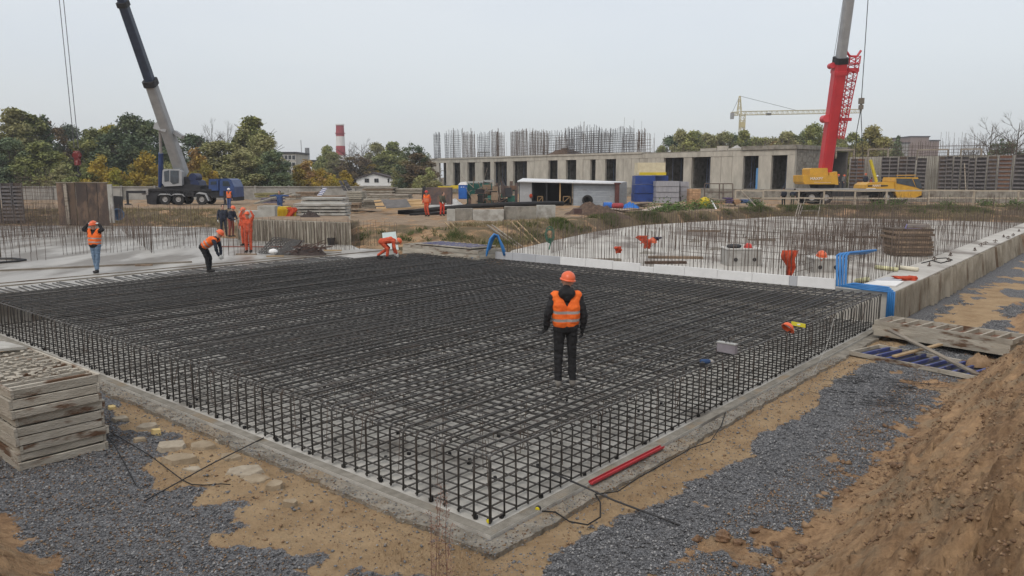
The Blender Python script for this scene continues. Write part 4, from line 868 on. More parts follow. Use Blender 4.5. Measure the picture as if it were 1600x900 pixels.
for a in range(-80, 81, 8):           # the wood goes on outside the picture
    if abs(a) < 36: continue
    Y = 125.; e = PROT['broad'][0]; o = place(e[0], e[2], (130 * math.sin(R(a)), 130 * math.cos(R(a)), 1.3), a, 'green tree of the wood beyond the picture edge %d degrees round' % a if False else 'green tree beyond the picture edge on the %s' % ['far left, outermost', 'far left, second', 'left, third', 'left, fourth', 'left, fifth', 'left, nearest the edge', 'right, nearest the edge', 'right, second', 'right, third', 'right, fourth', 'far right, fifth', 'far right, outermost'][min(11, (a + 80) // 8 if a < 0 else 6 + (a - 40) // 8)], rng.uniform(.8, 1.3)); e[2] += 1; o['group'] = 'trees beyond the picture edge'
    for c in o.children:
        if c.name.startswith('crown'): c.material_slots[0].link = 'OBJECT'; c.material_slots[0].material = LEAF[('green', 'olive', 'dark')[a % 3]]

# weeds and grass along the pit edge
def tufts(name, pts, h, m, seed, label, blades=9, wdt=.012):
    rs = np.random.RandomState(seed); P = np.repeat(np.array(pts), blades, 0); n = len(P); a = rs.rand(n) * 6.283; hh = h * rs.uniform(.4, 1.2, n); b = P + np.stack([rs.normal(0, .07, n), rs.normal(0, .07, n), np.zeros(n)], 1)
    s = np.stack([np.cos(a), np.sin(a), np.zeros(n)], 1) * wdt; lean = np.stack([rs.normal(0, .45, n) * hh, rs.normal(0, .45, n) * hh, hh], 1)
    V = np.stack([b - s, b + s, b + lean * .6 + s * .8, b + lean * .6 - s * .8, b + lean * np.array([1.25, 1.25, 1])], 1).reshape(-1, 3); i = 5 * np.arange(n)[:, None]
    F = np.concatenate([i + np.array([[0, 1, 2]]), i + np.array([[0, 2, 3]]), i + np.array([[3, 2, 4]])], 0)
    me = numpy_mesh(name, V, F, [m]); o = bpy.data.objects.new(name, me); COL.objects.link(o); return tag(o, label, None, None, 'stuff')
GRASS = mat('weed_green', (.10, .13, .04), (.05, .07, .025), scale=.8, spec=.1); DRY = mat('weed_dry', (.27, .23, .13), (.16, .13, .07), scale=.8, spec=.1)
def edge_pts(n, px0, px1, y0, y1, thr=-.1, seed=1):
    r2 = random.Random(seed); out = []
    for _ in range(n):
        px = r2.uniform(px0, px1); k = (px - 800) / 1203.5; f = r2.random(); ya = np.interp(px, PITX, FY); yb = np.interp(px, PITX, TY); Y = ya + (yb - ya) * (y0 + (y1 - y0) * f)
        if fnoise(k * Y * .3, Y * .3, 21, 2) < thr: continue
        out.append((k * Y, Y, GZ(k * Y, Y) - .03))
    return out
tufts('weeds', edge_pts(4200, 860, 1130, .25, 1.25, -.12, 1) + edge_pts(900, 700, 860, .2, .9, .05, 6), .30, GRASS, 11, 'green weeds on the bank')
tufts('weeds', edge_pts(5200, 1100, 1640, .55, 1.2, -.02, 2), .34, GRASS, 12, 'green weeds along the guard rail')
tufts('dry_grass', edge_pts(4000, 1000, 1640, .1, 1.2, -.2, 3) + edge_pts(2500, -60, 345, .1, 1.1, -.3, 4) + edge_pts(1500, 700, 1000, .1, 1.2, -.2, 5), .28, DRY, 13, 'dry grass on the banks')
tufts('weeds', [tuple(GP(px, py)) for px, py in [(rng.uniform(560, 735), rng.uniform(358, 378)) for _ in range(260)] if fnoise(px * .04, py * .1, 3) > .05], .22, GRASS, 14, 'green weeds on the dirt slope')
# leafy clumps
def leafclump(mb_, c, r, n, m, s=.05):
    for _ in range(n):
        d = Vector((rng.gauss(0, 1), rng.gauss(0, 1), abs(rng.gauss(0, .7)))) * r * .6; p = Vector(c) + d; a = Vector((rng.gauss(0, 1), rng.gauss(0, 1), rng.gauss(0, .6))).normalized() * s; b = a.cross(Vector((rng.gauss(0, 1), rng.gauss(0, 1), 1))).normalized() * s * .5
        mb_.add([p - a, p - b, p + a, p + b], [(0, 1, 2, 3)])
GB = mat('burdock_green', (.12, .19, .05), (.06, .10, .03), scale=3, spec=.2)
for i, (px, py, r) in enumerate([(1035, 331, .9), (1058, 329, .8), (1085, 327, .9), (1110, 326, .8), (1180, 322, .6), (1375, 321, .6), (1400, 320, .7), (1480, 323, .6), (1540, 322, .7), (1585, 324, .7)]):
    m = MB(); p = GP(px, py); leafclump(m, p, r, 420, GB, .10); solo('weed_clump', m, GB, 'green leafy weed clump on the pit edge ' + ['left of the grey block pallets', 'below the grey block pallets', 'below the orange bricks', 'below the yellow tank', 'left of the two dark figures', 'below the crane cab', 'right below the crane cab', 'mid right before the guard rail', 'third from the right edge', 'nearest the right edge'][i], 'weeds', 'weed clumps on the pit edge', kind='stuff')
# dry reddish weed stalk close to the camera
wd = thing('dry_weed', 'tall dry reddish weed stalk in the very foreground before the cage corner', 'dry weed', Vector((-.60, 4.9, -.05)))
WM = mat('dry_weed', (.23, .12, .09), (.13, .07, .055), scale=12); m = MB(); lf = MB(); b0 = Vector((-.60, 4.9, -.05)); b0 = Vector((AT(676, 905, 4.6).x, 4.6, GZ(-.5, 4.6)))
wd.location = b0
for s_ in range(5):
    off = Vector((rng.uniform(-.05, .05), rng.uniform(-.05, .05), 0)); topp = Vector((AT(688 + (s_ - 2) * 9, 762 + abs(s_ - 2) * 24, 4.6).x, 4.6 + rng.uniform(-.1, .1), AT(688, 762 + abs(s_ - 2) * 26, 4.6).z))
    pts = [b0 + off + (topp - b0 - off) * f + Vector((rng.gauss(0, .008), rng.gauss(0, .008), 0)) for f in np.linspace(0, 1, 9)]; m.poly(pts, [.004 - .0003 * i for i in range(9)], 4)
    for f in np.linspace(.25, 1, 34):
        q = pts[0].lerp(pts[-1], f); d = Vector((rng.gauss(0, 1), rng.gauss(0, 1), rng.uniform(.3, 1.2))).normalized() * rng.uniform(.04, .17) * (1.25 - f); m.tube(q, q + d, .0012, 3)
        for _ in range(14):
            c = q + d * rng.uniform(.2, 1.2) + Vector((rng.gauss(0, .012), rng.gauss(0, .012), rng.gauss(0, .012))); a = Vector((rng.gauss(0, 1), rng.gauss(0, 1), rng.gauss(0, 1))).normalized() * .009; e = a.cross(Vector((0, .3, 1))).normalized() * .004; lf.add([c - a, c - e, c + a, c + e], [(0, 1, 2, 3)])
part('stems', m, WM, wd, world=True, kind='stuff'); part('seed_heads', lf, mat('weed_seed', (.30, .19, .14), (.2, .12, .09), scale=20), wd, kind='stuff', world=True)
DG = []
for _ in range(1500):
    px = rng.uniform(-40, 110) if rng.random() < .25 else rng.uniform(600, 760); py = rng.uniform(850, 960); p = GP(px, py); DG.append(tuple(p))
tufts('straw', DG[:700], .07, mat('straw', (.34, .25, .15), (.22, .16, .1)), 19, 'dry straw in the foreground', 3, .0022)

# ================================================================ TRUCK CRANES
CBLUE = mat('truck_blue', (.025, .065, .20), (.018, .04, .13), rough=.4, scale=2, spec=.5); NVB = mat('navy_metal', (.02, .035, .10), (.015, .022, .055), rough=.5); CGREY = mat('boom_grey', (.36, .37, .38), (.28, .29, .30), rough=.5, scale=1.2); CDK = mat('boom_navy', (.045, .06, .10), (.03, .04, .065), rough=.45, scale=1)
YELC = mat('crane_yellow', (.62, .34, .03), (.48, .26, .025), rough=.45, scale=1.5, spec=.5, c3=(.35, .24, .08), s3=2, t3=(.6, .75)); REDC = mat('boom_red', (.60, .045, .055), (.50, .035, .05), rough=.45, scale=.6, spec=.5); DKG = mat('chassis_dark', (.032, .032, .035), (.018, .018, .02), rough=.7, scale=3)
GLS = mat('cab_glass', (.05, .07, .09), (.03, .04, .05), rough=.08, spec=.8); HUB = flat('hub_grey', (.34, .33, .32)); TYRE = mat('tyre', (.035, .034, .033), (.02, .02, .02), rough=.9, scale=5)
def wheel(par, c, r, w_=.36):
    a = part('wheel', MB().lathe((c[0], c[1], c[2]), (0, -1, 0), [(-w_ / 2, r * .86), (-w_ * .42, r), (w_ * .42, r), (w_ / 2, r * .86), (w_ / 2, r * .58), (w_ * .3, r * .5)], 24), TYRE, par, smooth=False, world=True)
    m = MB().lathe((0, 0, 0), (0, -1, 0), [(w_ * .28, r * .5), (w_ * .45, r * .47), (w_ * .3, r * .3), (w_ * .36, r * .16), (w_ * .55, r * .14)], 18)
    h = part('hub', m, HUB, a); h.location = Vector(c) - par.location
def boom(par, a, b, w0, w1, m, name='boom_section', up=(0, 0, 1)):
    a = Vector(a); b = Vector(b); mb = MB(); d = (b - a).normalized(); x = d.cross(Vector((0, 1, 0))).normalized(); y = x.cross(d).normalized(); vs = []
    for p, w_ in ((a, w0), (b, w1)):
        for ox, oy in ((-.5, -.35), (-.35, -.5), (.35, -.5), (.5, -.35), (.5, .35), (.35, .5), (-.35, .5), (-.5, .35)): vs.append(p + x * (ox * w_) + y * (oy * w_ * 1.15))
    mb.add(vs, [tuple(range(8))[::-1], tuple(range(8, 16))] + [(k, (k + 1) % 8, (k + 1) % 8 + 8, k + 8) for k in range(8)]); return part(name, mb, m, par, world=True)
def A2(pts, Y): return [AT(x, y, Y) for x, y in pts]
def plate(par, name, pts, Y, dep, m, **k): return part(name, MB().prism(A2(pts, Y), (0, dep, 0)), m, par, world=True, **k)
# --- blue and grey truck crane
Y = 77.; bc = thing('truck_crane', 'blue and grey truck crane with raised telescopic boom behind the left slab', 'truck crane', Vector((AT(285, 322, Y).x, Y, 1.5)))
yn = Y - 1.25
for px in (257.5, 278.5, 315): 
    for yy in (yn + .2, yn + 2.3): p = AT(px, 314.5, yn); wheel(bc, (p.x, yy, 1.5 + .54), .54)
plate(bc, 'chassis', [(222, 297), (366, 299), (366, 305), (300, 308), (226, 305)], yn + .1, 2.3, DKG); plate(bc, 'deck', [(232, 294.5), (330, 295.5), (330, 299), (232, 298)], yn - .05, 2.6, DKG)
plate(bc, 'outrigger_box', [(228, 304), (246, 304), (243, 322), (230, 318)], yn, 2.5, DKG); plate(bc, 'tool_box', [(222, 296), (231, 296), (231, 305), (222, 305)], yn - .08, .5, HUB)
for pts_ in ([(246, 306), (250, 302.5), (264, 302.5), (267, 306), (264, 304.5), (250, 304.5)], [(267.5, 306), (271, 302.5), (285, 302.5), (289, 308), (284, 304.5), (271, 304.5)]): plate(bc, 'mudguard', pts_, yn - .1, 2.7, CGREY)
plate(bc, 'fuel_tank', [(285, 298), (303, 298), (303, 307), (286, 307)], yn - .02, .8, DKG); plate(bc, 'mudguard', [(306, 303), (311, 300), (322, 302), (327, 314), (325, 314), (320, 304), (311, 303)], yn - .1, .5, CGREY)
for (x0, x1, yf) in ((200, 226, 321), (330, 352, 321)):
    plate(bc, 'outrigger_beam', [(x0, 298), (x1, 298), (x1, 302), (x0, 302)] if x0 < 300 else [(x0, 306), (x1, 306), (x1, 309), (x0, 309)], yn - .3, .35, DKG)
    a = AT(x0 if x0 < 300 else x1, 298, yn); part('outrigger_leg', MB().tube((a.x, yn - .2, 1.62), (a.x, yn - .2, a.z), .12, 8).lathe((a.x, yn - .2, 1.5), (0, 0, 1), [(0, .35), (.1, .3), (.14, .12)], 12), DKG, bc, world=True)
cab_ = plate(bc, 'operator_cabin', [(254, 266), (257, 264), (280, 264), (284, 268), (284, 290), (257, 291.5), (253, 286)], yn - .1, 1.1, CGREY)
part('window', MB().prism([p - bc.location for p in A2([(266, 266.5), (279, 266.5), (279, 286), (270, 288), (266, 284)], yn - .14)], (0, .05, 0)), GLS, cab_); part('window', MB().prism([p - bc.location for p in A2([(256, 268), (264, 266), (264, 283), (257, 284)], yn - .14)], (0, .05, 0)), GLS, cab_)
plate(bc, 'slewing_platform', [(252, 290), (300, 288), (313, 290), (313, 296), (252, 296)], yn + .1, 2.2, DKG); plate(bc, 'winch', [(284, 276), (296, 277), (298, 289), (284, 289)], yn + .4, 1.4, DKG)
plate(bc, 'counterweight', [(297, 281), (303, 280), (309, 283), (312, 291), (298, 291)], yn + .2, 1.9, NVB); part('drum', MB().lathe(AT(301, 277, yn + .3), (0, 1, 0), [(0, .4), (1.4, .4)], 14), NVB, bc, world=True)
tc_ = plate(bc, 'driver_cab', [(343, 282), (345, 279), (356, 279), (361, 281), (366, 292), (367, 308), (343, 308)], yn - .15, 2.6, CBLUE); plate(bc, 'sleeper_box', [(326, 280.5), (328, 279.5), (341, 279.5), (341.5, 298), (326, 298)], yn, 2.3, CBLUE)
part('window', MB().prism([p - bc.location for p in A2([(348, 283), (356.5, 283), (360, 291), (348, 291)], yn - .19)], (0, .05, 0)), GLS, tc_); part('window', MB().prism([p - bc.location for p in A2([(329, 284), (338, 283), (338, 288), (329, 289)], yn - .04)], (0, .05, 0)), GLS, bc)
plate(bc, 'bumper', [(361, 308), (368, 308), (368, 314), (361, 314)], yn - .1, 2.5, DKG)
for k in range(40):
    if k % 4 == 0: part('cable_bundle', MB().poly([AT(260 + k + rng.uniform(-2, 2), 300 + rng.uniform(-2, 4), yn - .1) for _ in range(4)], .03, 4), DARK, bc, world=True)
root = AT(285, 272, Y); tip = AT(62, -368, 60); L_ = lambda px, py: min(((root.lerp(tip, f / 200.), f / 200.) for f in range(201)), key=lambda q: abs(450 - FOC * ((q[0].z - H) * CP + q[0].y * SP) / (q[0].y * CP - (q[0].z - H) * SP) - py))[0]
j1 = L_(0, 128); j2 = L_(0, 5); boom(bc, root, j1, 1.08, .88, CGREY); boom(bc, j1, j2, .78, .72, CDK); boom(bc, j2, tip, .62, .5, CDK); boom(bc, j1 - (j1 - root).normalized() * .3, j1 + (j1 - root).normalized() * .25, 1.12, 1.12, DKG, 'boom_collar'); boom(bc, j2 - (tip - j2).normalized() * .2, j2 + (tip - j2).normalized() * .2, .9, .9, DKG, 'boom_collar')
cl = L_(0, 200); base = AT(251, 292, Y - .6); rod = base.lerp(cl + Vector((-.5, 0, 0)), .58); part('lift_cylinder', MB().tube(base, rod, .23, 12), CBLUE, bc, world=True); part('piston_rod', MB().tube(rod, cl + Vector((-.6, 0, 0)), .14, 10), HUB, bc, world=True)
part('cylinder_clamp', MB().box(cl + Vector((-.35, 0, 0)), (1.2, 1.1, .6), ry=.3), CGREY, bc, world=True); c2_ = L_(0, 213); part('cable_guide', MB().box(c2_ + Vector((.95, 0, .1)), (.9, .6, .35), ry=.6), CGREY, bc, world=True)
hb = AT(121, 252, 60)
for s in (-.16, .16): part('hoist_cable', MB().tube(tip + Vector((s - .15, 0, 0)), (hb.x + s, 60, hb.z + 1), .03, 4), flat('wire', (.12, .12, .13)), bc, world=True)
m = MB().box((hb.x, 60, hb.z + .25), (.36, .3, 1.1)).lathe((hb.x, 60, hb.z + .45), (0, 1, 0), [(-.2, .27), (.2, .27)], 14); part('hook_block', m, mat('hook_red', (.22, .035, .035), (.12, .02, .02), c3=(.4, .3, .28), s3=3), bc, world=True)
part('hook', MB().poly([(hb.x, 60, hb.z - .4), (hb.x, 60, hb.z - .8), (hb.x + .18, 60, hb.z - 1.0), (hb.x + .05, 60, hb.z - 1.2), (hb.x - .2, 60, hb.z - 1.05)], .07, 6), DKG, bc, world=True)
# --- yellow truck crane with red boom
Y = 80.; yc = thing('truck_crane', 'yellow truck crane with raised red and grey boom at the right pit edge', 'truck crane', Vector((AT(1330, 320, Y).x, Y, 1.5))); yn = Y - 1.35
for px in (1268.5, 1291, 1386, 1409):
    for yy in (yn + .2, yn + 2.5): p = AT(px, 311, yn); wheel(yc, (p.x, yy, 1.5 + .66), .66, .42)
plate(yc, 'carrier_deck', [(1243, 294.5), (1400, 295), (1400, 297.3), (1243, 296.8)], yn - .1, 2.9, HUB); plate(yc, 'chassis', [(1246, 297), (1400, 297.5), (1398, 306), (1250, 305)], yn + .9, 1.2, DARK); plate(yc, 'mudguard', [(1257, 303), (1261, 299), (1276, 299), (1280, 303), (1275, 301), (1262, 301)], yn - .1, .6, DKG); plate(yc, 'tool_locker', [(1300, 298), (1345, 298), (1345, 307), (1300, 307)], yn - .02, .6, DKG)
ss = plate(yc, 'counterweight', [(1255, 274), (1257, 273.5), (1305, 274), (1308, 271), (1310, 289), (1305, 288), (1258, 288), (1255, 284)], yn - .1, 2.8, YELC); plate(yc, 'slewing_body', [(1266, 264), (1268, 262.5), (1293, 262.5), (1294, 274), (1266, 274)], yn + .2, 2.2, YELC)
plate(yc, 'slewing_ring', [(1277, 288), (1305, 288), (1303, 294), (1279, 294)], yn + .2, 2.2, DKG); plate(yc, 'control_cabin', [(1296, 270), (1308, 268), (1310, 285), (1296, 287)], yn + .1, .9, YELC)
hd = plate(yc, 'engine_cover', [(1351.5, 294), (1353, 289), (1359, 285), (1398, 284.5), (1398, 299), (1352, 297)], yn - .05, 2.7, YELC)
for pts_ in ([(1356, 289.6), (1363, 289.2), (1363, 291.4), (1356, 291.8)], [(1376.5, 289.2), (1388, 289.2), (1387, 291), (1376.5, 291.6)]): part('vent', MB().prism([p - yc.location for p in A2(pts_, yn - .08)], (0, .05, 0)), DARK, hd)
cb_ = plate(yc, 'driver_cab', [(1399, 283), (1401, 277), (1434, 277), (1438, 285), (1441, 296), (1440, 305), (1430, 309), (1402, 309), (1399, 300)], yn - .15, 2.8, YELC)
part('window', MB().prism([p - yc.location for p in A2([(1401, 279), (1425, 279), (1431, 292.5), (1419, 290), (1401, 286.5)], yn - .19)], (0, .05, 0)), GLS, cb_); part('windscreen', MB().prism([p - yc.location for p in A2([(1427, 279.5), (1436, 279.5), (1441, 293), (1440, 296), (1432, 293)], yn - .19)], (0, 2.75, 0)), GLS, cb_)
plate(yc, 'roof_lights', [(1401, 273.5), (1431, 273), (1431, 274), (1402, 274.6)], yn + .2, .15, YELC); plate(yc, 'bumper', [(1428, 306), (1442, 302), (1441, 308), (1430, 311)], yn - .1, 2.7, DKG)
root = AT(1289, 268, Y); tip = AT(1379, -375, 68)
j1 = L_(0, 95); boom(yc, root, j1, 1.12, 1.12, REDC); boom(yc, j1, tip, .82, .66, CGREY); dj = (j1 - root).normalized(); boom(yc, j1 - dj * .3, j1 + dj * .25, 1.2, 1.2, DKG, 'boom_collar'); k1 = L_(0, 111); boom(yc, k1 - dj * .25, k1 + dj * .1, 1.26, 1.26, REDC, 'boom_collar')
k2 = L_(0, 187); part('jib_bracket', MB().box(k2 + Vector((.9, -.1, 0)), (1.9, .3, .3)).lathe(k2 + Vector((-.75, -.5, .05)), (0, 1, 0), [(0, .38), (.9, .38)], 14), REDC, yc, world=True); k3 = L_(0, 112); part('jib_bracket', MB().box(k3 + Vector((1.2, -.1, .1)), (1.3, .3, .35)).lathe(k3 + Vector((-.8, -.4, .5)), (0, 1, 0), [(0, .28), (.7, .28)], 12), REDC, yc, world=True)
m = MB(); ja = Vector(AT(1313, 217, k2.y)); jb = Vector(AT(1331.5, 100, k3.y)); lattice(m, jb, ja, 1.0, 18, .055, taper=.5, w2=.9); lattice(m, jb, Vector(AT(1333, 88, k3.y)), 1.0, 2, .07); 
p = Vector(AT(1333.5, 88, k3.y)); m.poly([p + Vector((-.75, 0, .5)), p + Vector((-.35, 0, 0)), p + Vector((.35, 0, 0)), p + Vector((.7, 0, .55))], .12, 6); part('lattice_jib', m, REDC, yc, world=True)
part('back_cable', MB().tube(L_(0, 95) + Vector((-.7, 0, 0)), tip, .02, 4), DARK, yc, world=True)
hk = AT(1346, 156, 68); part('hoist_cable', MB().tube(tip + Vector((.1, 0, 0)), hk, .035, 4), DARK, yc, world=True); part('hook_block', MB().box(hk + Vector((0, 0, -.1)), (.4, .3, .5)).box(hk + Vector((0, 0, -.62)), (.32, .3, .36)).tube(hk, hk + Vector((0, 0, -1)), .1, 6), flat('block_bronze', (.16, .14, .11)), yc, world=True)
q = hk + Vector((0, 0, -.8)); m = MB(); m.tube(q, AT(1338.5, 206, 68), .035, 4); m.tube(q, AT(1346.5, 206, 68), .035, 4); m.tube(AT(1338.5, 206, 68), AT(1336, 262, 68), .03, 4); m.tube(AT(1346.5, 206, 68), AT(1348, 262, 68), .03, 4); part('sling', m, DARK, yc, world=True)
part('stay', MB().tube(AT(1360, 250, Y - .8), AT(1369.5, 284, Y - .8), .16, 8), mat('stay_yellow', (.62, .50, .04), (.5, .4, .04)), yc, world=True)
def text(par, s, px, py, Y, size, m, name='lettering', rz=0.):
    c = bpy.data.curves.new(name, 'FONT'); c.body = s; c.size = size; c.extrude = .01; c.align_x = 'CENTER'; c.align_y = 'CENTER'; c.materials.append(m); tmp = bpy.data.objects.new(name, c); COL.objects.link(tmp); dg = bpy.context.evaluated_depsgraph_get(); dg.update(); me = bpy.data.meshes.new_from_object(tmp.evaluated_get(dg)); bpy.data.objects.remove(tmp); o = bpy.data.objects.new(name, me); COL.objects.link(o); o.parent = par; o.location = AT(px, py, Y) - par.location; o.rotation_euler = (math.pi / 2, 0, rz); return o
LET = flat('white_lettering', (.8, .8, .78)); text(yc, 'MAXPY', 1276, 279.3, yn - .13, .40, LET); text(yc, 'RAINT', 1370, 290.3, yn - .08, .30, LET)
plate(yc, 'stripe', [(1272, 284.6), (1298, 285), (1298, 285.3), (1272, 284.9)], yn - .12, .03, LET); plate(yc, 'decal', [(1354, 294), (1368, 294), (1368, 296.3), (1354, 296.3)], yn - .08, .03, LET)
# ================================================================ YARD OBJECTS
def bx_at(px0, px1, y0, y1, Y, dep):
    """box whose front face spans the given sight lines at distance Y -> centre, size"""
    a, b = AT(px0, y1, Y), AT(px1, y0, Y); return Vector(((a.x + b.x) / 2, Y + dep / 2, (a.z + b.z) / 2)), (b.x - a.x, dep, b.z - a.z)
def layered(label, px0, px1, y0, y1, Y, dep, n, m, cat='stack', name='panel_stack', pn='layer', gap=.3, jit=.06, rz=0., gm_=None, group=None):
    c, s = bx_at(px0, px1, y0, y1, Y, dep); t = thing(name, label, cat, (c.x, c.y, c.z - s[2] / 2), rz, group); h = s[2] / n
    for i in range(n):
        part(pn, MB().box((rng.uniform(-jit, jit), rng.uniform(-jit, jit), h * (i + .5) + h * gap * .5), (s[0] - abs(rng.gauss(0, jit)), s[1], h * (1 - gap)), rng.uniform(-.012, .012), j=.006), m[i % len(m)] if isinstance(m, list) else m, t)
        if gap > .12:
            for q in (-.38, 0, .38): part('batten', MB().box((s[0] * q, 0, h * i + h * gap * .25), (.09, s[1] * .96, h * gap * .5 + .002)), gm_ or WOOD_OLD, t)
    return t
RIBC = mat('ribbed_concrete', (.30, .275, .225), (.17, .145, .11), rough=.95, scale=3, stretch=(2, 2, .4), bump=.5, c3=(.40, .37, .31), s3=2.2, t3=(.5, .6))
# retaining wall and platform behind the left slab
ra, rb_, rc = G(373, 374.5, .9), G(549, 383, .9), G(590, 391, .9); zr = AT(450, 345, (ra.y + rb_.y) / 2).z
rw_ = thing('retaining_wall', 'ribbed concrete wall closing the left slab, yellow crates on top', 'retaining wall', Vector((ra.x, ra.y, .6))); rd = (rb_ - ra).normalized(); rin = Vector((-rd.y, rd.x, 0)); rin = rin if rin.y > 0 else -rin
part('wall', MB().prism([Vector((p.x, p.y, .5)) for p in (ra, rb_, rb_ + Vector((rb_.x, rb_.y, 0)).normalized() * 6, ra + rin * 7)], (0, 0, zr - .5)), RIBC, rw_, world=True)
part('platform_fill', MB().prism([Vector((p.x, p.y, zr)) for p in (ra + rin * .3 + rd * .1, rb_ + rin * .3 - rd * .2, rb_ + Vector((rb_.x, rb_.y, 0)).normalized() * 5.9 - rd * .2, ra + rin * 6.9 + rd * .1)], (0, 0, .03)), mat('packed_soil', (.30, .225, .155), (.17, .12, .08), rough=.95, scale=1.5, bump=.8, bscale=8), rw_, world=True)
m = MB(); L_r = (rb_ - ra).length; s_ = .05
while s_ < L_r - .1: w_ = rng.uniform(.05, .13); p = ra + rd * s_ - rin * .012; m.beam((p.x, p.y, .9), (p.x, p.y, zr - .02), w_, rng.uniform(.02, .06), up=tuple(rd)); s_ += w_ + rng.uniform(.04, .14)
part('ribs', m, RIBC, rw_, kind='stuff', world=True)
PAN = mat('cast_panel', (.44, .43, .395), (.33, .32, .29), rough=.9, scale=2, c3=(.22, .20, .17), s3=1.3)
YP = AT(450, 343, 44).y
layered('stack of five long pale concrete planks on the wall platform, beside the yellow crates', 459, 540, 318, 343, 43.5, 1.6, 5, PAN, name='plank_stack')
layered('wide low pale slab pile behind the long plank stack', 470, 536, 309, 318, 50, 2, 2, PAN, name='plank_stack'); layered('pale concrete block pair on the platform left of the yellow crates', 404, 431, 322, 340, 44.5, 1.2, 1, PAN, name='concrete_block', gap=.02)
layered('low pale concrete blocks at the left end of the wall platform', 372, 403, 330, 342, 45, 1.2, 1, PAN, name='concrete_block', gap=.02)
YCR = mat('crate_yellow', (.62, .42, .02), (.5, .33, .02), rough=.5, scale=3)
for i, (a, b, lb) in enumerate([(434, 441, 'leftmost'), (441.5, 449, 'middle'), (450, 462, 'rightmost and widest')]):
    c, s = bx_at(a, b, 323 if i < 2 else 330, 343, 43.2, .7); t = thing('yellow_crate', '%s of three yellow ribbed crates on the wall platform' % lb, 'crate', (c.x, c.y, c.z - s[2] / 2), group='yellow crates'); n = 4
    part('shell', MB().prism([(-s[0] / 2, -.35, 0), (s[0] / 2, -.35, 0), (s[0] / 2 * (1 if i < 2 else .55), -.3, s[2]), (-s[0] / 2 * .95, -.3, s[2])], (0, .7, 0)), YCR, t)
    for k in range(n): part('rib', MB().box((-s[0] * .4 + k * s[0] * .25, -.38, s[2] * .42), (.03, .06, s[2] * .8)), YCR, t)
def cloth(name, label, cat, c, sx, sz, m, seed=0, droop=.6, dep=.12):
    """a hung or dropped cloth with folds: a closed crumpled sheet"""
    nx, nz = 12, 10; vs = []; fs = []
    for side in (0, 1):
        for j in range(nz + 1):
            for i in range(nx + 1):
                fx, fz = i / nx - .5, j / nz; wv = 1 - droop * fz ** 1.2 + .15 * noise.noise(Vector((fz * 3, seed, 0))); q = noise.noise(Vector((fx * 5 + seed, fz * 2, seed))) 
                e = 1 if 0 < i < nx and 0 < j < nz else 0
                vs.append((c.x + fx * sx * wv + .35 * sx * noise.noise(Vector((fz * 2, seed, 5))), c.y + (side - .5) * dep * e + q * dep * 1.2, c.z - fz * sz * (1 + .25 * noise.noise(Vector((fx * 3, seed, 9))))))
    n = (nx + 1) * (nz + 1)
    for side in (0, 1):
        for j in range(nz):
            for i in range(nx):
                a = side * n + j * (nx + 1) + i; q = (a, a + 1, a + nx + 2, a + nx + 1); fs.append(q if side == 0 else q[::-1])
    return solo(name, MB().add(vs, fs), m, label, cat, smooth=True)
ORC = mat('orange_cloth', (.52, .075, .03), (.30, .04, .018), rough=.85, scale=6, bump=.4, bscale=15)
cloth('work_jacket', 'orange work jacket thrown over the rightmost yellow crate', 'jacket', AT(454, 324, 43), .55, .7, ORC, 3, .3)
heap('scrap_heap', 'dark tangled scrap heap on the edge of the wall platform', 'scrap heap', Vector((*AT(485, 347, 42.2).xy, zr)), .62, .4, .34, mat('scrap', (.07, .05, .045), (.03, .025, .022), bump=1, scale=12), 5, rough=.8)
TIM = [WOOD_OLD, mat('timber_grey', (.38, .35, .29), (.26, .235, .19), rough=.9, scale=3), mat('timber_brown', (.27, .20, .14), (.18, .13, .09), rough=.9, scale=3)]
for a in [('grey panel stack under the black leaning panels, nearest the white house', 541, 565, 299, 325, 60, 2, 8, TIM[1]), ('smaller weathered panel stack right of the tallest grey one', 567, 588, 311, 326, 59, 1.6, 6, TIM[:2]), ('long flat timber pile below the white house', 566, 615, 293, 303, 74, 3, 4, TIM), ('long flat timber pile right below the white house', 616, 662, 295, 304, 75, 3, 4, TIM[:2]),
          ('low wide timber pile behind the weathered panel stack', 572, 640, 304, 311, 67, 3, 3, TIM[:2]), ('brown timber pile left of the leaning blue panel', 462, 492, 300, 307, 75, 3, 3, [TIM[2]]), ('grey timber pile behind the man in blue', 442, 462, 304, 312, 70, 2, 3, TIM[1:]), ('purple-grey timber pile left of the man in blue', 405, 434, 310, 318, 62, 2, 3, [mat('purple_grey', (.16, .14, .19), (.10, .09, .11))]),
          ('flat grey sheet pile under the leaning blue panel', 488, 530, 306, 316, 62, 2.4, 3, TIM), ('dim yellow-green sheet pile left of the purple-grey one', 398, 430, 302, 309, 72, 3, 2, [mat('mossy', (.22, .20, .08), (.16, .14, .07))]), ('dark brown low pile just right of the weathered panel stack', 546, 562, 317, 326, 57.5, 1, 2, [TIM[2]]),
          ('reddish low stack far behind the first road worker', 640, 668, 296, 303, 82, 3, 3, [mat('reddish', (.25, .12, .09), (.2, .16, .13))])]:
    layered(*a[:8], a[8], cat='stack', gap=.2, jit=.12)
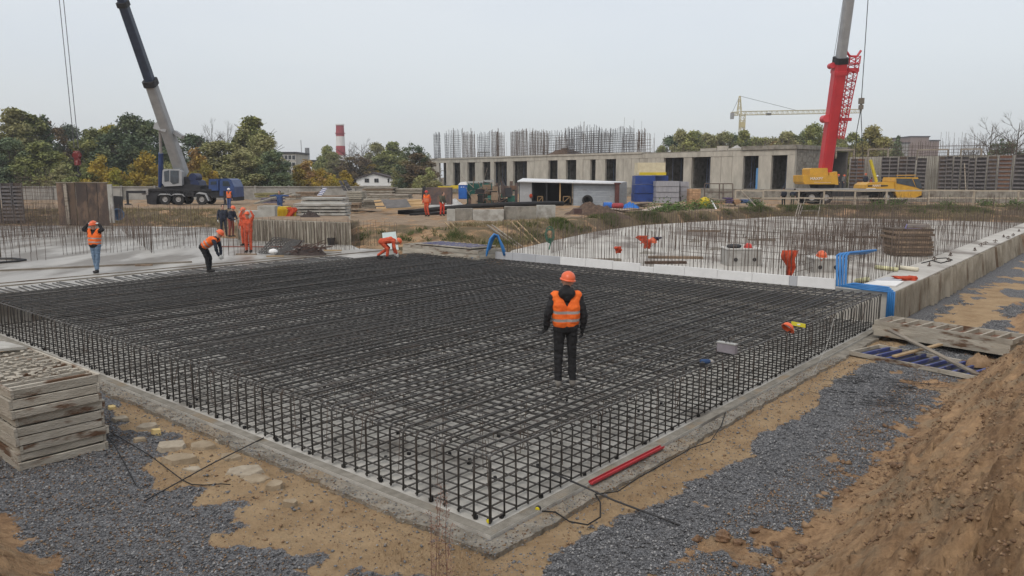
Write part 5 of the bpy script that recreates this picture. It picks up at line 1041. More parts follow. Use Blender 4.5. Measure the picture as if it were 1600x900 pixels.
def leanp(label, pts, Y, dy, th, m, ribs=0, rm=None, name='leaning_formwork'):
    """four corners by sight line, bottom at Y, top leaning back by dy"""
    P = [AT(pts[0][0], pts[0][1], Y), AT(pts[1][0], pts[1][1], Y), AT(pts[2][0], pts[2][1], Y + dy), AT(pts[3][0], pts[3][1], Y + dy)]; t = thing(name, label, 'panel', P[0].lerp(P[1], .5))
    part('sheet', MB().prism(P, (0, th, 0)), m, t, world=True)
    for i in range(ribs):
        f = (i + .5) / ribs; a = P[0].lerp(P[3], f) + Vector((0, -.04, 0)); b = P[1].lerp(P[2], f) + Vector((0, -.04, 0)); part('rib', MB().beam(a, b, .06, .08), rm or FW_RIB, t, world=True)
    return t
leanp('black formwork panel pair leaning on the grey stack, left one', [(537, 298), (542, 298), (533, 282), (528.5, 282)], 60, 1, .1, DARK, 3); leanp('black formwork panel pair leaning on the grey stack, right one', [(544, 298), (550, 297), (540.5, 281), (535, 281.5)], 60.3, 1, .1, DARK, 3)
leanp('blue framed panel leaning between the timber piles', [(495, 306), (502, 307), (511.5, 294), (505, 293)], 62, 1.2, .08, BLUE_STEEL, 5, WHITE)
PLY = mat('plywood', (.46, .31, .16), (.36, .24, .12), rough=.8, scale=2); PLYG = mat('plywood_grey', (.15, .14, .135), (.10, .095, .09), rough=.85, scale=2)
leanp('large dark grey plywood sheet tilted towards the road', [(603, 325), (643, 324), (635, 311), (596, 312)], 56, 1.6, .05, PLYG, name='plywood_sheet'); leanp('light wooden frame propped left of the grey plywood sheet', [(588, 326), (604, 325.5), (594, 312), (584, 313)], 56, .9, .06, PLY, 2, PLYG, 'plywood_box')
leanp('light wooden crate side right of the grey plywood sheet', [(643, 323), (664, 322), (658, 311), (636, 312)], 57, 1.0, .08, PLY, 2, PLY, 'plywood_box')
solo('plank', MB().beam(AT(596, 328, 54), AT(664, 323, 55), .25, .06), PLY, 'long light plank lying before the grey plywood sheet', 'plank'); solo('plank', MB().beam(AT(520, 323, 56), AT(539, 318, 56), .3, .07), PLY, 'yellowish plank leaning left of the tallest grey stack', 'plank'); solo('plank', MB().beam(AT(398, 318, 50), AT(455, 302, 60), .12, .12), TIM[1], 'slanting pale pole on the yard behind the wall platform', 'plank')
for i, (px, yb, s, lb) in enumerate([(681, 324, 1.0, 'greyish white sack heap between the two road workers'), (709, 322, 1.35, 'bright white tarpaulin heap right of the second road worker')]): p = G(px, yb, 1.5); heap('tarpaulin', lb, 'tarpaulin', p, .75 * s, .5, .5 * s, mat('tarp%d' % i, (.62, .63, .63) if i else (.42, .44, .44), (.4, .4, .4), rough=.5, scale=3), i, rough=.6)
# kerb of concrete blocks along the road, dark hose on it
for i, (a, b, y0, y1) in enumerate([(645, 697, 331, 336.5), (698, 711, 327, 343), (711.5, 738, 326, 344), (738.5, 787, 328, 346), (787.5, 838, 323, 345), (838.5, 868, 321, 341)]):
    c, s = bx_at(a, b, y0, y1, (58 if i == 0 else 48) + (i > 3) * .8 + (i > 4) * 1.5, .8); solo('concrete_block', MB().box(c - Vector((0, 0, .1)), (s[0], .8, s[2] + .2), j=.015), PAN if i % 2 else CONC_DARK, ['flat grey concrete block behind the two road workers', 'narrow concrete block right of the second road worker', 'second concrete block in the row along the road', 'third and lower long concrete block in the row along the road', 'longest concrete block in front of the shed', 'last concrete block at the right end, below the tyre'][i], 'concrete block', 'concrete blocks along the road')
solo('hose', MB().poly([AT(622, 332, 57), AT(648, 330.5, 57), AT(670, 328, 57), AT(700, 325, 57), AT(740, 322, 56), AT(790, 319.5, 55), AT(850, 318, 57), AT(880, 318, 58)], .17, 8), BLACK, 'thick black hose lying along the road behind the concrete blocks', 'hose', smooth=True)
solo('hose', MB().poly([AT(640, 336, 55.5), AT(665, 334, 55.5), AT(690, 332.5, 55.5), AT(712, 331, 55.5)], .11, 8), BLACK, 'short black hose at the feet of the road workers', 'hose', smooth=True)
solo('crate', MB().box(*bx_at(897, 909, 326, 334, 52, .6)), mat('rusty_box', (.10, .06, .055), (.06, .04, .035)), 'small dark rusty box at the end of the concrete blocks', 'box')
heap('dirt_heap', 'dark earth heap with weeds right of the rusty box', 'dirt heap', G(925, 338, 1.4), 2.2, 1.5, 1.0, DIRTM, 4, rough=.5)
heap('dirt_heap', 'dark earth heap at the very foot of the weed bank', 'dirt heap', G(955, 342, 1.3), 1.6, 1.0, .5, DIRTM, 8, rough=.5)
RUSTP = mat('rusty_sheet', (.12, .095, .09), (.07, .055, .055), rough=.8, scale=1.5, c3=(.20, .12, .08), s3=1)
leanp('dark rusty container side left of the blue toilet', [(664, 320), (705, 320), (705, 293), (664, 293)], 66, .1, 1.5, RUSTP, 0, name='container'); leanp('black post cluster beside the first road worker', [(659, 312), (664, 312), (664, 291), (660, 292)], 66, 0, .4, DARK)
c, s = bx_at(716.5, 729, 289, 311, 68, 1.2); t = thing('portable_toilet', 'blue portable toilet with white roof left of the green container', 'toilet', (c.x, c.y, c.z - s[2] / 2)); TB = mat('toilet_blue', (.03, .15, .50), (.025, .12, .42), rough=.5)
part('cabin', MB().box((0, 0, s[2] / 2), (s[0], 1.2, s[2])), TB, t); part('door', MB().box((0, -.62, s[2] * .48), (s[0] * .72, .04, s[2] * .86)), TB, t); part('roof', MB().prism([(-s[0] / 2 - .05, -.66, s[2]), (s[0] / 2 + .05, -.66, s[2]), (s[0] / 2 - .05, -.6, s[2] + .3), (-s[0] / 2 + .15, -.6, s[2] + .22)], (0, 1.3, 0)), WHITE, t)
for k in (-1, 1): part('vent_slat', MB().box((k * .1, -.65, s[2] * .85), (.12, .02, .05)), WHITE, t)
GRC = mat('container_green', (.03, .13, .10), (.02, .09, .075), rough=.6, scale=2, c3=(.12, .08, .05), s3=1.5, t3=(.58, .7)); c, s = bx_at(729.5, 768, 286.5, 301, 70, 2.4); t = thing('green_container', 'green corrugated container behind the junk pile', 'container', (c.x, c.y, 1.5)); hz_ = c.z + s[2] / 2 - 1.5
part('body', MB().box((0, 0, hz_ / 2), (s[0], 2.4, hz_)), GRC, t)
for k in range(11): part('corrugation', MB().box((-s[0] / 2 + .12 + k * (s[0] - .24) / 10, -1.23, hz_ * .55), (.09, .06, hz_ * .82)), GRC, t)
part('roof_clutter', MB().box((-.4, .2, hz_ + .1), (s[0] * .7, 1.6, .14)).box((.8, 0, hz_ + .2), (.8, 1, .2), .3), flat('pale_clutter', (.4, .4, .38)), t)
jk = thing('junk_pile', 'tangled rusty junk pile between green container and shed', 'junk pile', G(770, 318, 1.5)); 
for k in range(120):
    a = AT(rng.uniform(735, 806), rng.uniform(292, 318), rng.uniform(66, 70)); a.z = max(a.z, 1.6); d = Vector((rng.gauss(0, .6), rng.gauss(0, .3), rng.gauss(0, .7)))
    if k < 90: part('scrap_bar', MB().beam(a, a + d, rng.uniform(.03, .1), rng.uniform(.03, .06)), [REBAR2, DARK, RUSTP, WOOD_OLD, TIM[2]][k % 5], jk, world=True)
    else: part('scrap_plate', MB().box(a, (rng.uniform(.3, .9), .05, rng.uniform(.3, .9)), rng.uniform(-.4, .4), rng.uniform(-.3, .3)), [RUSTP, DARK, GRC, TIM[2]][k % 4], jk, world=True)
heap('earth_pile', 'brown earthy base of the junk pile', 'dirt heap', G(768, 318, 1.5), 2.2, .9, 1.1, DIRTM, 6, rough=.8)
for a, lb in (((798, 283, 318), 'dark steel post left of the shed, thicker one'), ((806, 286, 319), 'dark steel post touching the shed corner')): solo('post', MB().beam(AT(a[0], a[2], 68), AT(a[0] + 1, a[1], 68), .28, .2), RUSTP, lb, 'post')
# shed
Y = 74.; zs = 1.5; sh = thing('shed', 'low corrugated metal shed with white roof edge and open dark bays', 'shed', Vector((AT(890, 318, Y).x, Y, zs))); SHW = mat('corrugated_zinc', (.36, .38, .40), (.27, .29, .31), rough=.5, metal=.3, scale=1.2, c3=(.22, .2, .18), s3=.8, t3=(.6, .75))
ht = AT(850, 284, Y).z; X_ = lambda px: AT(px, 300, Y).x
def corr(x0, x1, y0, z0, z1, step=.16, dx=1): 
    out = []
    z = z0
    while z < z1 - .02: out.append((z, min(z + step, z1))); z += step
    return out
part('wall_sheet', MB().box(((X_(812) + X_(831)) / 2, Y, (zs + ht) / 2), (X_(831) - X_(812), .06, ht - zs)), flat('zinc_pale', (.42, .43, .44)), sh, world=True)
for z0, z1 in corr(0, 0, 0, zs, ht - .05): part('wall_sheet', MB().prism([(X_(896), Y - .03, z0), (X_(896), Y + .02, z1 - .01), (X_(896), Y + .08, z1 - .01), (X_(896), Y + .04, z0)], (X_(961) - X_(896), 0, 0)), SHW, sh, world=True)
for z0, z1 in corr(0, 0, 0, zs, ht - .05): part('wall_sheet', MB().prism([(X_(961) + .05, Y + .1, z0), (X_(961) + .02, Y + .1, z1 - .01), (X_(961) - .04, Y + .1, z1 - .01), (X_(961), Y + .1, z0)], (1.75, 4.2, 0)), SHW, sh, world=True)
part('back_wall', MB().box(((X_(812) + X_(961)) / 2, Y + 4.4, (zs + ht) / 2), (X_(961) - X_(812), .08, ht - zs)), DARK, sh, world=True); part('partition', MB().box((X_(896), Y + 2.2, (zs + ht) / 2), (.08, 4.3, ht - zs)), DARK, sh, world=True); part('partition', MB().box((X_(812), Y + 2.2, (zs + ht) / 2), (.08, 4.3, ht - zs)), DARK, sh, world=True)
part('roof', MB().prism([(X_(808), Y - .5, ht - .02), (X_(962), Y - .5, ht - .22), (X_(990), Y + 4.8, ht - .1), (X_(818), Y + 4.8, ht + .25)], (0, 0, .09)), flat('white_roof', (.66, .67, .68), .5), sh, world=True)
for px, mm in ((854, DARK), (875, PLY), (894.5, WOOD_OLD), (832, DARK)): part('post', MB().box((X_(px), Y - .02, (zs + ht) / 2 - .02), (.13, .13, ht - zs - .04)), mm, sh, world=True)
m = MB(); 
for px0, px1 in ((840, 848), (880, 891)):
    a, b = AT(px0, 317, Y + .6), AT(px1, 307, Y + .6); m.beam(a, b, .07, .07); m.beam((a.x, a.y, b.z), b, .08, .08); m.beam((b.x, a.y, a.z), b, .07, .07); m.beam(a, (a.x, a.y, b.z), .07, .07)
solo('trestle', m, PLY, 'light wooden trestles standing inside the open shed bay', 'trestle')
solo('post', MB().box(*bx_at(961, 968, 287, 317, Y - .6, .35)).box(AT(964.5, 286.5, Y - .4), (.6, .5, .12)), mat('rust_red', (.14, .06, .05), (.09, .04, .035)), 'rusty red boxed post at the shed corner', 'post')
p = AT(918, 313, Y - .5); solo('tyre', MB().lathe(p, (-.35, -1, 0), [(-.12, .32), (-.12, .46), (-.06, .52), (.06, .52), (.12, .46), (.12, .32), (-.12, .32)], 20), TYRE, 'old black tyre leaning on the zinc shed wall', 'tyre')
solo('orange_helmet', MB().ball(AT(829.5, 306, Y - .2), (.16, .16, .2)), ORC, 'small orange cloth hanging at the shed bay corner', 'cloth')
solo('drum', MB().lathe(AT(943, 322, 68), (1, .1, 0), [(0, .3), (.02, .33), (.5, .33), (.72, .33), (.74, .3)], 16), TB, 'blue drum lying before the zinc shed wall', 'drum'); solo('gas_cylinder', MB().lathe(AT(956, 321.5, 67), (1, .1, 0), [(0, .1), (.1, .24), (.95, .24), (1.05, .1)], 16), mat('cylinder_red', (.35, .05, .06), (.26, .04, .05), rough=.5), 'red gas cylinder lying right of the blue drum', 'gas cylinder')
heap('tarpaulin', 'crumpled bright blue tarpaulin right of the red cylinder', 'tarpaulin', G(985, 325, 1.5), .85, .6, .5, mat('tarp_blue', (.02, .17, .55), (.02, .11, .38), rough=.5), 9, rough=.8)
BRD = [mat('cardboard', (.38, .26, .17), (.28, .19, .12)), mat('board_pale', (.5, .42, .36), (.4, .33, .28)), DARK, TIM[0]]
for k, (x0, y0, x1, y1, w_, mi, lb) in enumerate([(1002, 331, 1032, 322, .7, 1, 'pale pinkish board'), (990, 322, 1010, 317, .8, 0, 'bent cardboard sheet'), (1012, 326, 1040, 319, .6, 0, 'brown cardboard strip'), (970, 330, 1000, 327, .7, 2, 'black flat sheet'), (955, 326, 980, 328, .5, 1, 'white flat sheet'), (1030, 325, 1050, 318, .3, 3, 'grey weathered plank')]):
    solo('board', MB().beam(G(x0, y0, 1.55), G(x1, y1, 1.75), w_, .05), BRD[mi], lb + ' lying on the pit edge %s the wrapped stacks' % ['below', 'before', 'right below', 'left of', 'far left of', 'at the foot of'][k], 'board')
BW = mat('blue_wrap', (.018, .055, .24), (.012, .035, .16), rough=.35, scale=2, spec=.5, bump=.4, bscale=5); GW = mat('grey_blocks', (.36, .35, .37), (.25, .25, .27), rough=.5, scale=3, stretch=(4, 1, .6), bump=.3)
t = layered('tall stack of dark blue wrapped packs beside the shed', 990, 1024, 274.5, 316, 71, 2, 3, BW, name='wrapped_stack', gap=.04, jit=.07); t = layered('small dark blue wrapped pack behind the grey block pallets', 1024, 1045, 274, 290, 74, 2, 1, BW, name='wrapped_stack', gap=.02)
t = layered('cream insulation pack with yellow base on the blue wrapped stack', 996, 1041, 254, 273.5, 71.5, 2, 1, mat('cream_pack', (.62, .55, .38), (.52, .45, .30), rough=.6, bump=.5, bscale=5), name='insulation_pack', gap=.02); part('yellow_base', MB().box((.1, -.02, .12), (2.5, 2.06, .25)), mat('wrap_yellow', (.65, .48, .03), (.5, .38, .03)), t)
layered('grey wrapped block pallets, four layers, right of the blue stack', 1024.5, 1062, 283, 318, 69.5, 2, 4, GW, name='block_pallets', gap=.08, gm_=DARK); layered('rear grey wrapped block pallets partly behind the front ones', 1062.5, 1077, 284, 316, 70.5, 2, 4, GW, name='block_pallets', gap=.08, gm_=DARK)
BRK = mat('orange_brick', (.46, .29, .17), (.36, .22, .13), rough=.9, scale=3, rnd=.15); c, s = bx_at(1077, 1094, 295, 325, 69, 1.2); t = thing('brick_pallet', 'pallet of orange hollow bricks left of the yellow tank', 'brick pallet', (c.x, c.y, c.z - s[2] / 2))
for i in range(8):
    for k in range(4): part('brick', MB().box((-s[0] / 2 + .12 + k * .25, 0, s[2] * (i + .5) / 8), (.235, 1.15, s[2] / 8 - .02)), BRK, t)
c, s = bx_at(1095, 1112, 308, 325, 68, 1); t = thing('yellow_tank', 'rounded yellow plastic tank on the pit edge', 'tank', (c.x, c.y, c.z - s[2] / 2)); YT = mat('tank_yellow', (.60, .45, .02), (.45, .33, .02), rough=.45); part('shell', MB().lathe((0, 0, 0), (0, 0, 1), [(0, s[0] * .33), (.15, s[0] * .46), (s[2] * .6, s[0] * .5), (s[2] * .85, s[0] * .4), (s[2] * .97, s[0] * .18), (s[2], s[0] * .16)], 20), YT, t, smooth=True); part('foot', MB().box((0, 0, .03), (.5, .5, .06)), DARK, t)
for i, (a, b, y0, y1, mi) in enumerate([(1114, 1133, 311, 320, 0), (1134, 1146, 309, 318, 2), (1147, 1158, 312, 319, 1), (1160, 1176, 312, 318, 2), (1176, 1190, 309, 316, 1)]):
    layered('%s pallet pile on the pit edge behind the guard rail, %s' % (['orange-brown', 'purple', 'brown', 'bluish', 'pale'][i], ['nearest the yellow tank', 'second from the tank', 'middle one', 'fourth from the tank', 'nearest the two dark figures'][i]), a, b, y0, y1, 72, 1.2, 3, [[BRK, TIM[2], TIM[0]], [mat('dim_purple', (.10, .07, .14), (.07, .05, .1))], [BRK], [mat('dim_blue', (.08, .14, .28), (.06, .1, .2))], TIM][i], gap=.25, name='pallet_pile')
m = MB(); 
for px in (1101, 1124, 1130, 1145): m.tube(AT(px, 312, 73), AT(px, 287, 73), .05, 5)
for y in (287, 300): m.tube(AT(1101, y, 73), AT(1145, y, 73), .045, 5)
solo('scaffold_rack', m, REBAR2, 'thin rusty steel frame standing before the plain concrete wall', 'frame'); solo('pole', MB().tube(AT(1157, 297, 71), AT(1181, 322, 70), .06, 6), WOOD_OLD, 'dark pole slanting down behind the guard rail', 'pole')
solo('plank', MB().beam(AT(1112, 314, 68), AT(1119, 327, 66), .12, .08), WHITE, 'short white plank propped right of the yellow tank', 'plank')

solo('blue_roll', MB().lathe(bp_(bs(1178), 1.0, ZB), (0, 0, 1), [(0, .3), (2.6, .3)], 12), flat('roll_blue', (.12, .32, .62)), 'tall light blue roll standing in the third door opening from the right end', 'roll')
solo('yellow_pack', MB().box(G(696, 305, 1.5) + Vector((0, 0, 1.1)), (2.2, 1, .5)).box(G(714, 304, 1.5) + Vector((0, 0, 1.2)), (1.8, 1, .5)), mat('wrap_yellow', (.65, .48, .03), (.5, .38, .03)), 'yellow packs behind the rusty container and the blue toilet', 'packs')
# left: dark ribbed formwork and brown board standing on the slab
Yb = G(90, 352, .9).y; fwl = form_wall(1.0, 1.0, 10); z1 = AT(15, 286, Yb + 2).z
for i, (a, b) in enumerate([(-60, -32), (-30, -2), (0, 17), (17.5, 33)]): o = place(fwl, i, ((AT(a, 300, Yb + 2).x + AT(b, 300, Yb + 2).x) / 2, Yb + 2 + i * .05, .9), R(2), 'dark ribbed formwork panel standing on the left slab, %s' % ['outermost left', 'beyond the left edge', 'at the left edge of the picture', 'nearest the brown board'][i], ((AT(b, 300, Yb + 2).x - AT(a, 300, Yb + 2).x) - .04, 1, z1 - .9), 'dark formwork on the left slab')
t = thing('brown_formwork', 'tall stained brown formwork board with pale edge posts on the left slab', 'formwork board', Vector((AT(133, 352, Yb).x, Yb, .9))); zt2 = AT(133, 286, Yb).z
BB_ = mat('stained_ply', (.085, .058, .045), (.05, .038, .034), rough=.6, scale=1.2, c3=(.15, .10, .07), s3=1.2, t3=(.5, .62), stretch=(1, 1, .5), rnd=.3)
for i, (a, b) in enumerate([(89, 102), (104, 118), (118.5, 136), (136.5, 152), (152.5, 169)]): part('board', MB().box(((AT(a, 300, Yb).x + AT(b, 300, Yb).x) / 2, Yb + rng.uniform(-.02, .02), (.9 + zt2) / 2), (AT(b, 300, Yb).x - AT(a, 300, Yb).x - .03, .08, zt2 - .9)), BB_, t, world=True)
part('top_rail', MB().box(((AT(89, 300, Yb).x + AT(169, 300, Yb).x) / 2, Yb, zt2 + .04), (3.6, .14, .06)), WOOD_OLD, t, world=True); part('edge_post', MB().beam(AT(108, 350, Yb - .15), AT(101, 287, Yb - .1), .2, .1), WOOD_OLD, t, world=True); part('edge_post', MB().beam(AT(176, 348, Yb - .2), AT(171, 288, Yb - .2), .3, .14), PAN, t, world=True)
leanp('short dark panel standing right of the brown formwork board', [(177, 343), (191, 343), (191, 307), (177, 306)], Yb + 3, .1, .1, DARK); solo('cable_reel', MB().lathe(AT(184, 335, Yb + .6), (.6, -1, 0), [(-.1, .34), (-.1, .42), (.1, .42), (.1, .34), (-.1, .34)], 20), mat('reel_blue', (.12, .2, .32), (.08, .13, .2)), 'blue-grey hoop leaning at the foot of the short dark panel', 'hoop')
# dark mesh sheets and scrap on the left slab
mp_ = thing('mesh_sheets', 'pile of dark rebar mesh sheets on the left slab', 'mesh pile', G(440, 398, .9)); Ym = G(440, 398, .9).y
for k in range(4):
    a, b, c_, d_ = [AT(x + rng.uniform(-3, 3), y + rng.uniform(-1, 1), Ym + yy + k * .05) for x, y, yy in [((404, 395, 0), (447, 396, .1), (475, 376, .8), (430, 370, 1))][0]] if k < 3 else [AT(x + rng.uniform(-3, 3), y, Ym - .2 + yy) for x, y, yy in ((432, 398, 0), (456, 397, 0), (478, 377, .7), (452, 375, .8))]
    m = MB()
    for i in range(11): f = i / 10; m.tube(a.lerp(b, f), d_.lerp(c_, f), .012, 3); m.tube(a.lerp(d_, f), b.lerp(c_, f), .012, 3)
    part('mesh_sheet', m, REBAR, mp_, world=True)
sc_ = MB()
for k in range(70): a = AT(rng.uniform(458, 502), rng.uniform(384, 395), Ym + rng.uniform(-.3, .6)); a.z = max(a.z, .93); sc_.beam(a, a + Vector((rng.gauss(0, .3), rng.gauss(0, .2), rng.gauss(0, .12))), .03, .03)
o = solo('scrap_heap', sc_, mat('scrap_red', (.12, .07, .055), (.05, .035, .03)), 'reddish scrap heap of cut bars right of the mesh sheets', 'scrap heap', kind='stuff')
heap('scrap_pile', 'low dark base under the reddish cut bars on the left slab', 'scrap heap', G(482, 398, .9) , .85, .5, .32, mat('scrap', (.07, .05, .045), (.03, .025, .022)), 12, rough=.8)
solo('white_sack', MB().ball(AT(427, 393, Ym - .4), (.2, .15, .12)), WHITE, 'small white rag before the dark mesh sheets', 'rag'); solo('bucket', MB().lathe(AT(518, 386, 37.5), (0, 0, 1), [(0, .16), (.45, .2)], 14), DARK, 'dark bucket at the foot of the ribbed retaining wall', 'bucket')
solo('rail', MB().beam(G(345, 385, .95), G(470, 386, .95), .06, .05), mat('rail_red', (.30, .13, .10), (.2, .1, .08)), 'thin reddish rail lying across the left slab behind the workers', 'rail'); solo('timber', MB().beam(G(-30, 424, .93), G(300, 409, .93), .08, .06), WOOD_OLD, 'long timber lath along the left slab edge beside the man in jeans', 'lath'); solo('hose', MB().poly([G(-60, 414, .93), G(-10, 411, .93), G(28, 408, .93), G(40, 406, .93), G(20, 404, .93), G(-40, 405, .93)], .05, 6), DARK, 'dark cable coil flat on the left slab by the left edge', 'cable')
for i, (px, py, w_, lb) in enumerate([(385, 398, .9, 'below the man in orange overalls'), (430, 401, .7, 'before the mesh sheets'), (225, 415, .6, 'between the jeans man and the bent worker'), (520, 392, .8, 'near the dark bucket')]): p = G(px, py, .9); solo('lath_piece', MB().box(p + Vector((0, 0, .025)), (w_, .12, .05), rng.uniform(-.3, .3)), WOOD_NEW if i % 2 else TIM[2], 'short brown lath on the left slab ' + lb, 'lath')
leanp('pale teal insulation board standing behind the bending worker', [(600, 392), (623, 391), (618, 362), (597, 364)], G(600, 393, .85).y + .6, .4, .06, mat('teal_board', (.52, .60, .58), (.45, .53, .52), rough=.6), name='insulation_board')

# ================================================================ FORMWORK PANEL STACKS
WP = mat('concrete_crusted_ply', (.46, .425, .36), (.31, .28, .23), rough=.95, scale=2.2, bump=.9, bscale=22, stretch=(.7, .7, 2.5), c3=(.13, .075, .045), s3=1.7, t3=(.53, .62), rnd=.13)
def ladder_panel(L_, Wd, th, nr, m, rm, sheet=None):
    t = thing('formwork', 'x', 'formwork panel')
    for s in (-1, 1):
        part('side_rail', MB().box((0, s * (Wd / 2 - .02), th / 2), (L_, .04, th), j=.004), m, t)
        part('end_rail', MB().box((s * (L_ / 2 - .02), 0, th / 2), (.04, Wd - .09, th - .004), j=.003), m, t)
    for i in range(nr): part('rib', MB().box((-L_ / 2 + L_ * (i + 1) / (nr + 1), 0, th / 2 + .002), (.06, Wd - .09, th * .8), rx=0), rm, t)
    part('sheet', MB().box((0, 0, .012), (L_ - .09, Wd - .09, .02)), sheet or WOOD_OLD, t); return t
# left stack: ten crusted panels, long side along V, end towards the camera
sx, sy = 1.25, 3.0; lp = ladder_panel(sy, sx, .115, 11, WP, WP); zc = -.09; ordw = ['lowest', 'second from the ground', 'third from the ground', 'fourth from the ground', 'fifth from the ground', 'sixth from the ground', 'third from the top', 'second from the top', 'topmost']
for i in range(9):
    th = 1.0 + rng.uniform(-.05, .25); oo = (i % 3 - 1) * .025
    o = place(lp, i, W(-2.38 + oo + rng.uniform(-.04, .04), 8.15 + rng.uniform(-.06, .06), zc), ROT + math.pi / 2 + rng.uniform(-.02, .02), 'crusted timber formwork panel in the left foreground stack, ' + ordw[i], (1, 1, th), 'crusted panels stacked at left'); zc += .115 * th + .012
m = MB().prism([W(-1.95, 9.4, zc + .03), W(-2.05, 10.2, zc + .03), W(-2.75, 10.9, zc + .03), W(-2.85, 9.7, zc + .03)], (0, 0, .05)); solo('concrete_slab_piece', m, PAN, 'pale flat slab piece lying on the left foreground panel stack', 'slab piece')
m = MB()
for i in range(160):
    p = W(-2.4 + rng.uniform(-.5, .5), 8.3 + rng.uniform(-1.2, 1.4), zc + .005); m.ball(p, (.01 + rng.random() * .045, .02 + rng.random() * .02, .015), 6, q=4)
solo('cement_crumbs', m, WP, 'cement crumbs on top of the left panel stack', 'crumbs', kind='stuff')
# right stack on blue framed panel
ca, cb2 = G(1365, 500, .44), G(1582, 531, .44); dirr = (cb2 - ca); L2 = 3.5; rza = math.atan2(dirr.y, dirr.x); dn = dirr.normalized(); nb = Vector((-dn.y, dn.x, 0)); nb = nb if nb.y > 0 else -nb
rp_ = ladder_panel((cb2 - ca).length, 1.0, .13, 8, WP, TIM[1], FW_BROWN)
for i in range(3): place(rp_, i, ca.lerp(cb2, .5) + nb * .5 + dn * rng.uniform(-.06, .06) + Vector((0, 0, -.40 + i * .135)), rza + rng.uniform(-.008, .008), 'crusted panel of the right-hand stack by the gravel, %s' % ['bottom one', 'middle one', 'top one with open ribs'][i], group='crusted panels stacked at right')
cc, cd2 = G(1327, 547, .04), G(1508, 583, .04); d3 = cd2 - cc; bp2 = ladder_panel(d3.length + .6, 1.3, .10, 10, WP, BLUE_STEEL, DARK); n3 = Vector((-d3.y, d3.x, 0)).normalized(); n3 = n3 if n3.y > 0 else -n3
place(bp2, 0, cc.lerp(cd2, .5) + d3.normalized() * .3 + n3 * .65 + Vector((0, 0, -.12)), math.atan2(d3.y, d3.x), 'blue framed formwork panel lying on the gravel under crossed planks')
solo('plank', MB().beam(G(1390, 516, .42), G(1530, 586, .02), .13, .04), WOOD_OLD, 'long bare plank slanting across the blue framed panel', 'plank'); solo('plank', MB().beam(G(1397, 557, .12), G(1470, 538, .16), .11, .04), WOOD_NEW, 'shorter plank crossing under the long slanting one', 'plank')
heap('earth_lump', 'ochre earth lump on the right end of the blue framed panel', 'dirt heap', G(1530, 566, .05), .28, .22, .2, DC[1], 4, rough=.7)
# mid stack beyond the cage
m1, m2 = G(640, 392, .95), G(735, 402, .95); d4 = m2 - m1; mp3 = ladder_panel(d4.length + 1.0, 1.6, .14, 9, WP, WP); n4 = Vector((-d4.y, d4.x, 0)).normalized(); n4 = n4 if n4.y > 0 else -n4
for i in range(3): place(mp3, i, m1.lerp(m2, .5) + n4 * .8 + Vector((0, 0, -.05 + i * .15 - .1)), math.atan2(d4.y, d4.x) + rng.uniform(-.02, .02), 'weathered panel of the stack behind the cage by the blue hose, %s' % ['bottom', 'middle', 'upper'][i], group='weathered panels behind the cage')
bq = ladder_panel(d4.length * .9, 1.5, .05, 9, WP, BLUE_STEEL, WP); place(bq, 0, m1.lerp(m2, .5) + n4 * .9 + Vector((0, 0, .32)), math.atan2(d4.y, d4.x) + .03, 'blue framed panel on top of the weathered stack behind the cage')
# brown stack on the right slab
Ys = G(1430, 401, .9).y; layered('dark brown stack of old formwork panels on the right slab', 1397, 1460, 358, 400, Ys, 1.2, 11, [mat('old_brown', (.15, .115, .085), (.085, .065, .05), rough=.9, scale=3, rnd=.25), TIM[2]], gap=.14, jit=.07, rz=-.04, gm_=TIM[2], name='formwork_stack')
leanp('purple-blue framed panel lying on the dark brown stack', [(1415, 357), (1455, 358), (1450, 350), (1418, 350)], Ys + .2, 1.1, .08, mat('purple_frame', (.14, .12, .28), (.10, .09, .2)), 4, TIM[0])
solo('brown_bracket', MB().prism([W(50, -.6, -.1), W(50, -.6, .9), W(51.5, -.6, .9), W(51.8, -.6, -.1)], (0, 0, 0)) if False else MB().box(W(46, -.9, .35), (.12, 2.2, 1.1), ROT), TIM[2], 'brown board leaning on the far right slab face', 'board')

# ================================================================ FOAM STRIP, WATERSTOPS, SLAB CLUTTER
vv0 = 1.35; k = 0; FOAMG = mat('foam_grey', (.46, .47, .49), (.40, .41, .43), rough=.7, scale=1); lens = [1.15, .25, 1.2, 1.2, 1.2, 1.2, .55, 1.15, 1.2, 1.2, 1.2, 1.2, 1.2, 1.0]
FL_ = ['nearest the blue strips', 'narrow grey one by the blue strips', 'third from the blue strips', 'fourth from the blue strips', 'fifth from the blue strips', 'below the white boxes', 'low cut piece by the timber gap', 'left of the timber gap', 'directly behind the standing man', 'left of the standing man', 'first of the grey ones', 'second of the grey ones', 'third of the grey ones', 'nearest the blue hose arch']
for i, l in enumerate(lens):
    h = .30 + rng.uniform(-.015, .015); h = .2 if i == 6 else h; grey = i in (1,) or i > 9
    solo('insulation_board', MB().box(W(17.12, vv0 + l / 2, .86 + h / 2), (.08, l - .012, h), ROT + rng.uniform(-.006, .006)), FOAMG if grey else WHITE, '%s insulation board on edge along the cage, %s' % ('grey' if grey else 'white', FL_[i]), 'insulation board', 'insulation boards on edge'); vv0 += l
RIB = mat('waterstop_blue', (.03, .20, .50), (.025, .15, .40), rough=.45, scale=3, spec=.5)
ws = thing('waterstop_strips', 'four bright blue rubber strips bent up at the right corner of the cage', 'waterstop', W(17.0, .2, .9))
